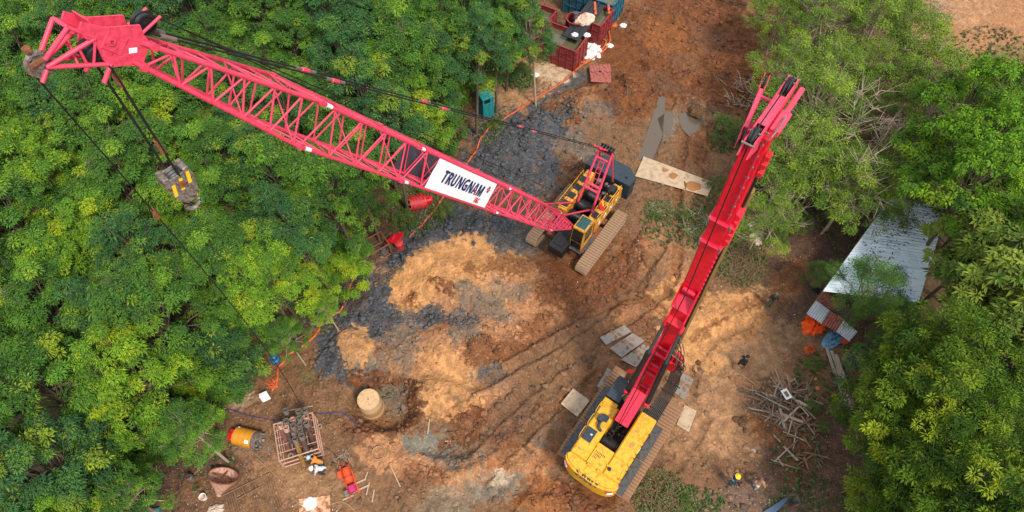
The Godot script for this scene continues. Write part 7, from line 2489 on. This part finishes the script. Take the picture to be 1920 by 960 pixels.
	# firewood
	var lm := []
	for k in 4:
		var s2 := ns()
		var bend := 0.03 * (k - 1.5)
		tube(s2, Vector3(0, -0.5, 0), Vector3(bend, 0, bend), 1.0, 0.92, 7)
		tube(s2, Vector3(bend, 0, bend), Vector3(0, 0.5, 0), 0.92, 0.8, 7)
		s2.generate_normals()
		lm.append(s2.commit())
	var r := RandomNumberGenerator.new()
	r.seed = 4
	var sticks := []
	for k in 100:
		var a := r.randf() * TAU
		var d := sqrt(r.randf())
		sticks.append([1468 + cos(a) * d * 62, 752 + sin(a) * d * 44, 0.05 + (1.0 - d) * 0.5 * r.randf(), r.randf_range(0.5, 1.9), r.randf_range(0.022, 0.06) * (1.9 if r.randf() < 0.12 else 1.0)])
	for k in 34:
		var t := r.randf()
		sticks.append([1490 + r.randf_range(-45, 55), 830 + r.randf_range(-40, 42), 0.05 + 0.12 * r.randf(), r.randf_range(0.5, 1.6), r.randf_range(0.025, 0.06) * (1.6 if r.randf() < 0.2 else 1.0)])
	for k in 12:
		sticks.append([1415 + r.randf_range(-20, 25), 730 + r.randf_range(-25, 35), 0.05, r.randf_range(0.8, 1.5), 0.035])
	for k in 26:
		sticks.append([1392 + r.randf_range(-22, 26), 440 + r.randf_range(-18, 24), 0.04 + 0.15 * r.randf(), r.randf_range(0.7, 1.5), 0.03])
	for k in sticks.size():
		var q: Array = sticks[k]
		var p := at(q[0], q[1], q[2])
		var turn := r.randf() * TAU if k > 0 else 0.3
		if q[1] < 600:
			turn = r.randf_range(-0.5, 0.9)
		var dir := Vector3(cos(turn), r.randf_range(-0.12, 0.12), sin(turn))
		var f := frame_of(dir)
		var zone := 0 if k < 100 else (1 if k < 134 else (2 if k < 146 else 3))
		var o2 := MeshInstance3D.new()
		o2.name = numbered("firewood_stick")
		o2.mesh = lm[r.randi() % 4]
		o2.material_override = [M.wood_pale, M.wood_grey, M.wood_brown, M.bark, M.wood_brown][r.randi() % 5]
		o2.transform = Transform3D(Basis(f.x * q[4], f.y * q[3], f.z * q[4]), p)
		add_child(o2)
		meta(o2, ["cut branch piled in the firewood heap", "cut branch scattered below the firewood heap", "pale cut branch lying apart toward the walking person", "peeled pale stick beside the tied sack behind the mast"][zone], "stick", ["firewood heap", "branches scattered below the heap", "branches lying apart from the heap", "peeled sticks beside the sack"][zone])
	st = ns()
	box(st, T(Vector3.ZERO, Vector3(0.05, 0.4, 0.05)), Vector3(0.42, 0.03, 0.62), 0.01)
	var lab := one(st, M.bag_white, "packaging_box", "flat white printed box lying on the firewood heap", "box", T(at(1467, 747, 0.72)))
	st = ns()
	box(st, T(Vector3(0, 0.018, 0), Vector3(0.05, 0.4, 0.05)), Vector3(0.22, 0.004, 0.34), 0.0)
	part(st, M.wood_brown, "print", lab)
	# tied sack, bags and scraps
	st = ns()
	crumple(st, Vector3(0.52, 0.34, 0.55), 83, T(Vector3.ZERO), 16, 0.25)
	tube(st, Vector3(0, 0.05, 0.5), Vector3(0.05, 0.05, 0.85), 0.09, 0.03, 8)
	one(st, M.bag_beige, "sack", "pale beige tied sack beside the peeled sticks", "sack", T(at(1419, 448)))
	for q in [[1527, 391, M.rope, "black and white bundle on the dark soil under the trees"], [1531, 545, M.rope, "small black bag at the corner of the tin roof"], [1386, 434, M.rope, "black bag among the peeled sticks behind the mast"], [641, 572, M.rope, "dark round hose fitting in the clay at the forest edge"], [1405, 424, M.bag_white, "white paper scrap near the peeled sticks"]]:
		st = ns()
		crumple(st, Vector3(0.28, 0.22, 0.22), int(q[0]) + 5, T(Vector3.ZERO), 10, 0.4)
		one(st, q[2], "bag", q[3], "bag", T(at(q[0], q[1])))
	st = ns()
	prism(st, [Vector2(-0.8, -0.25), Vector2(0.7, -0.05), Vector2(0.85, 0.12), Vector2(-0.8, 0.2)], 0.12, T(Vector3.ZERO, Vector3(-PI / 2, 0.55, 0)))
	one(st, mat(rgb(70, 92, 116), 0.5), "metal_profile", "blue grey metal strip pointing out of the bottom soil", "metal strip", T(at(1455, 952, 0.12)))
	# dead branches and brush
	brush(1395, 185, 2.2, 70, 0.4, M.bark_pale, "tangle of bare pale dead branches at the edge of the dug field", 0.0, 7)
	brush(1385, 495, 1.9, 190, 0.25, M.wood_brown, "brown green brush heap beside the mast", 0.6, 8)
	brush(1240, 935, 1.6, 150, 0.25, M.wood_brown, "brush heap of green twigs behind the rig", 0.8, 9)
	brush(1315, 425, 1.5, 90, 0.2, M.wood_grey, "dry twigs with weeds below the long steel plate", 0.9, 10)
	brush(1235, 395, 1.0, 40, 0.1, M.wood_grey, "few dry twigs beside the crane's crawler", 0.6, 11)
	brush(1545, 10, 2.0, 60, 0.3, M.bark_pale, "bare pale branches under the feathery trees", 0.0, 12)
	brush(1745, 20, 2.4, 110, 0.3, M.wood_pale, "heap of pale cut branches on the far bare soil", 0.0, 13)
	brush(640, 860, 0.7, 26, 0.1, M.wood_grey, "grey roots and wires beside the orange pump", 0.0, 14)

func brush(px: float, py: float, size: float, n: int, tall: float, m: Material, label: String, leafy: float, sd: int) -> void:
	var r := RandomNumberGenerator.new()
	r.seed = sd
	var w := at(px, py)
	var t := thing("brush_heap", label, "brush", w)
	var st := ns()
	for k in n:
		var a := r.randf() * TAU
		var d := sqrt(r.randf()) * size * 0.8
		var p := Vector3(cos(a) * d, 0, sin(a) * d)
		p.y = gh(w.x + p.x, w.z + p.z) - w.y + r.randf() * tall
		var dir := Vector3(r.randf_range(-1, 1), r.randf_range(-0.1, 0.55) * (tall + 0.2), r.randf_range(-1, 1)).normalized()
		var l := r.randf_range(0.4, 1.1) * size * 0.6
		var q := p + dir * l * 0.5 + Vector3(r.randf_range(-0.1, 0.1), 0.03, r.randf_range(-0.1, 0.1))
		var e := q + (dir + Vector3(r.randf_range(-0.4, 0.4), 0, r.randf_range(-0.4, 0.4))).normalized() * l * 0.5
		tube(st, p, q, 0.024, 0.018, 5, false)
		tube(st, q, e, 0.018, 0.006, 5, false)
		for b in 2:
			var f := p.lerp(e, r.randf_range(0.3, 0.9))
			tube(st, f, f + Vector3(r.randf_range(-1, 1), r.randf_range(-0.1, 0.4), r.randf_range(-1, 1)) * 0.3 * size * 0.5, 0.01, 0.004, 4, false)
	var bo := part(st, m, "branches", t)
	bo.set_meta("kind", "stuff")
	if leafy > 0.0:
		var V := PackedVector3Array()
		var C := PackedColorArray()
		for k in int(900 * leafy * size):
			var a := r.randf() * TAU
			var d := sqrt(r.randf()) * size
			var p := Vector3(cos(a) * d, 0, sin(a) * d)
			p.y = gh(w.x + p.x, w.z + p.z) - w.y + 0.03 + r.randf() * (tall + 0.12)
			var dir := Vector3(r.randf_range(-1, 1), r.randf_range(-0.3, 0.6), r.randf_range(-1, 1)).normalized() * r.randf_range(0.1, 0.2)
			var sd2 := dir.cross(Vector3(r.randf_range(-0.5, 0.5), 1, r.randf_range(-0.5, 0.5))).normalized() * 0.03
			var c := pick(r, [[0.4, lin(0.07, 0.11, 0.03)], [0.3, lin(0.11, 0.15, 0.04)], [0.3, lin(0.14, 0.12, 0.06)]]) * r.randf_range(0.8, 1.2)
			V.append_array([p, p + dir * 0.5 + sd2, p + dir, p, p + dir, p + dir * 0.5 - sd2])
			C.append_array([c, c, c, c, c, c])
		var arr := []
		arr.resize(Mesh.ARRAY_MAX)
		arr[Mesh.ARRAY_VERTEX] = V
		arr[Mesh.ARRAY_COLOR] = C
		var me := ArrayMesh.new()
		me.add_surface_from_arrays(Mesh.PRIMITIVE_TRIANGLES, arr)
		mi(me, M.leaf, "leaves", t)

func scatter(called: String, label: String, category: String, mesh: Mesh, m: Material, items: Array) -> void:
	# items: [Transform3D, Color]
	var mm := MultiMesh.new()
	mm.transform_format = MultiMesh.TRANSFORM_3D
	mm.use_colors = true
	mm.mesh = mesh
	mm.instance_count = items.size()
	for i in items.size():
		mm.set_instance_transform(i, items[i][0])
		mm.set_instance_color(i, items[i][1])
	var o := MultiMeshInstance3D.new()
	o.name = called
	o.multimesh = mm
	o.material_override = m
	add_child(o)
	meta(o, label, category)
	o.set_meta("kind", "stuff")

func build_litter() -> void:
	var r := RandomNumberGenerator.new()
	r.seed = 31
	var lump_st := ns(true)
	var ico := SphereMesh.new()
	ico.radial_segments = 7
	ico.rings = 4
	var nz := noise(41, 1.3, FastNoiseLite.TYPE_SIMPLEX, 2)
	var arr := ico.get_mesh_arrays()
	var vs: PackedVector3Array = arr[Mesh.ARRAY_VERTEX]
	for i in vs.size():
		vs[i] *= 1.0 + 0.95 * nz.get_noise_3dv(vs[i] * 1.8)
	arr[Mesh.ARRAY_VERTEX] = vs
	var clod_mesh := ArrayMesh.new()
	clod_mesh.add_surface_from_arrays(Mesh.PRIMITIVE_TRIANGLES, arr)
	# clods lie where the soil is lumpy, in the soil's own colour
	var clods := []
	for k in 110000:
		if clods.size() > 13000:
			break
		var px := r.randf_range(560, 1420)
		var py := r.randf_range(-20, 960)
		var p := G(px, py)
		var i := int((p.x - X0) / CELL)
		var j := int((p.z - Z0) / CELL)
		if i < 1 or j < 1 or i > NX - 2 or j > NZ - 2:
			continue
		var l := maxf(lump[j * NX + i], 0.3 if r.randf() < 0.2 else 0.0)
		if r.randf() > l * l * l * 1.2 + 0.02:
			continue
		var s := 0.05 + 0.34 * pow(r.randf(), 4.0)
		p.y = gh(p.x, p.z) - s * 0.02
		var c := mud_sample(p.x, p.z).srgb_to_linear() * r.randf_range(0.6, 1.3)
		var b := Basis.from_euler(Vector3(r.randf() * TAU, r.randf() * TAU, r.randf() * TAU)).scaled(Vector3(s, s * r.randf_range(0.4, 0.9), s * r.randf_range(0.5, 1.2)))
		clods.append([Transform3D(b, p), c])
	scatter("clay_clods", "loose clods of clay and soil over the churned ground", "clods", clod_mesh, M.vc, clods)
	# dry leaves and scraps on the trodden soil
	var leaf := ArrayMesh.new()
	var la := []
	la.resize(Mesh.ARRAY_MAX)
	la[Mesh.ARRAY_VERTEX] = PackedVector3Array([Vector3(-0.5, 0, 0), Vector3(0, 0.06, 0.2), Vector3(0.5, 0, 0), Vector3(-0.5, 0, 0), Vector3(0.5, 0, 0), Vector3(0, 0.06, -0.2)])
	leaf.add_surface_from_arrays(Mesh.PRIMITIVE_TRIANGLES, la)
	var dry := []
	for k in 5200:
		var px := 0.0
		var py := 0.0
		var z := r.randf()
		if z < 0.35:
			px = r.randf_range(220, 640)
			py = r.randf_range(730, 965)
		elif z < 0.75:
			px = r.randf_range(1340, 1660)
			py = r.randf_range(380, 965)
		else:
			px = r.randf_range(880, 1330)
			py = r.randf_range(100, 540)
		var p := G(px, py)
		p.y = gh(p.x, p.z) + 0.02
		var c := pick(r, [[0.45, lin(0.30, 0.18, 0.10)], [0.22, lin(0.42, 0.30, 0.2)], [0.31, lin(0.12, 0.07, 0.035)], [0.02, lin(0.7, 0.68, 0.64)]])
		var s := r.randf_range(0.05, 0.13)
		dry.append([Transform3D(Basis.from_euler(Vector3(r.randf_range(-0.3, 0.3), r.randf() * TAU, r.randf_range(-0.3, 0.3))).scaled(Vector3(s, s, s)), p), c])
	for k in 420:
		var u := clampf(r.randfn([0.75, 0.35, 0.9, 0.1][k % 4], 0.12), 0.02, 0.98)
		var v := clampf(r.randfn([0.45, 0.3, 0.8, 0.7][k % 4], 0.16), 0.02, 0.98)
		var p := G(1543, 546, 2.56).lerp(G(1668, 372, 3.06), u).lerp(G(1722, 568, 2.36).lerp(G(1775, 392, 2.96), u), v) + Vector3(0, 0.05, 0)
		var s := r.randf_range(0.1, 0.26)
		dry.append([Transform3D(Basis.from_euler(Vector3(r.randf_range(-0.3, 0.3), r.randf() * TAU, 0)).scaled(Vector3(s, s, s)), p), lin(0.10, 0.07, 0.045) * r.randf_range(0.6, 1.6)])
	scatter("leaf_litter", "dry fallen leaves and scraps on the trodden soil", "leaf litter", leaf, M.vc, dry)
	# weeds and grass
	var weeds := []
	var zones := [[975, 150, 30, 18, 240], [780, 400, 60, 50, 500], [1310, 420, 60, 50, 260], [1430, 390, 70, 50, 300], [1500, 300, 120, 130, 1500], [1360, 260, 30, 30, 150], [1280, 950, 80, 40, 400], [1540, 720, 60, 60, 160], [1490, 860, 50, 60, 100], [1540, 940, 100, 40, 160], [920, 240, 26, 40, 160], [590, 600, 40, 30, 60], [380, 850, 60, 80, 120], [1620, 420, 80, 80, 300], [1850, 110, 90, 60, 500], [1240, 420, 40, 40, 120], [1390, 470, 50, 60, 300]]
	for q in zones:
		for k in q[4]:
			var a := r.randf() * TAU
			var d := sqrt(r.randf())
			var p := G(q[0] + cos(a) * d * q[2], q[1] + sin(a) * d * q[3])
			p.y = gh(p.x, p.z)
			var base := pick(r, [[0.4, lin(0.055, 0.085, 0.028)], [0.35, lin(0.085, 0.12, 0.035)], [0.25, lin(0.15, 0.15, 0.07)]])
			for b in 5:
				var s := r.randf_range(0.12, 0.3)
				weeds.append([Transform3D(Basis.from_euler(Vector3(0, r.randf() * TAU, r.randf_range(0.2, 1.1))).scaled(Vector3(s, s, s)), p + Vector3(r.randf_range(-0.06, 0.06), s * 0.35, r.randf_range(-0.06, 0.06))), base * r.randf_range(0.8, 1.2)])
	scatter("weeds", "low green weeds and grass on the trodden soil", "weeds", leaf, M.leaf, weeds)

# ---------------------------------------------------------------- scene
func _ready() -> void:
	rng.seed = 12
	# camera: a drone 40 m up, looking down at 58 degrees
	var cam := Camera3D.new()
	cam.name = "camera"
	cam.fov = rad_to_deg(2.0 * atan(480.0 / FOCAL))
	cam.near = 0.1
	cam.far = 2000.0
	cam.position = Vector3(0, CAM_H, 0)
	cam.rotation = Vector3(-(PI / 2.0 - atan(810.0 / 1300.0)), 0, 0)
	add_child(cam)
	cam.current = true
	cam_basis = cam.transform.basis
	# bright overcast sky and a veiled sun
	var env := Environment.new()
	env.background_mode = Environment.BG_SKY
	var sky := Sky.new()
	var sm := ProceduralSkyMaterial.new()
	sm.sky_top_color = Color(0.86, 0.89, 0.93)
	sm.sky_horizon_color = Color(0.74, 0.77, 0.80)
	sm.sky_curve = 0.2
	sm.ground_bottom_color = Color(0.30, 0.26, 0.2)
	sm.ground_horizon_color = Color(0.6, 0.6, 0.58)
	sky.sky_material = sm
	env.sky = sky
	env.tonemap_mode = Environment.TONE_MAPPER_LINEAR
	env.tonemap_exposure = 2.75
	env.background_energy_multiplier = 0.56
	env.sdfgi_enabled = true
	env.ssao_enabled = true
	env.ssil_enabled = true
	var we := WorldEnvironment.new()
	we.environment = env
	add_child(we)
	var sun := DirectionalLight3D.new()
	sun.name = "sun"
	sun.light_energy = 0.5
	sun.light_color = Color(1.0, 0.96, 0.9)
	sun.light_angular_distance = 11.0
	sun.shadow_enabled = true
	sun.rotation = Vector3(deg_to_rad(-54), deg_to_rad(36), 0)
	add_child(sun)
	make_materials()
	build_ground()
	print("ground ", Time.get_ticks_msec())
	build_crane()
	build_rig()
	print("machines ", Time.get_ticks_msec())
	build_objects()
	build_people()
	print("objects ", Time.get_ticks_msec())
	build_trees()
	build_litter()
	print("trees ", Time.get_ticks_msec())
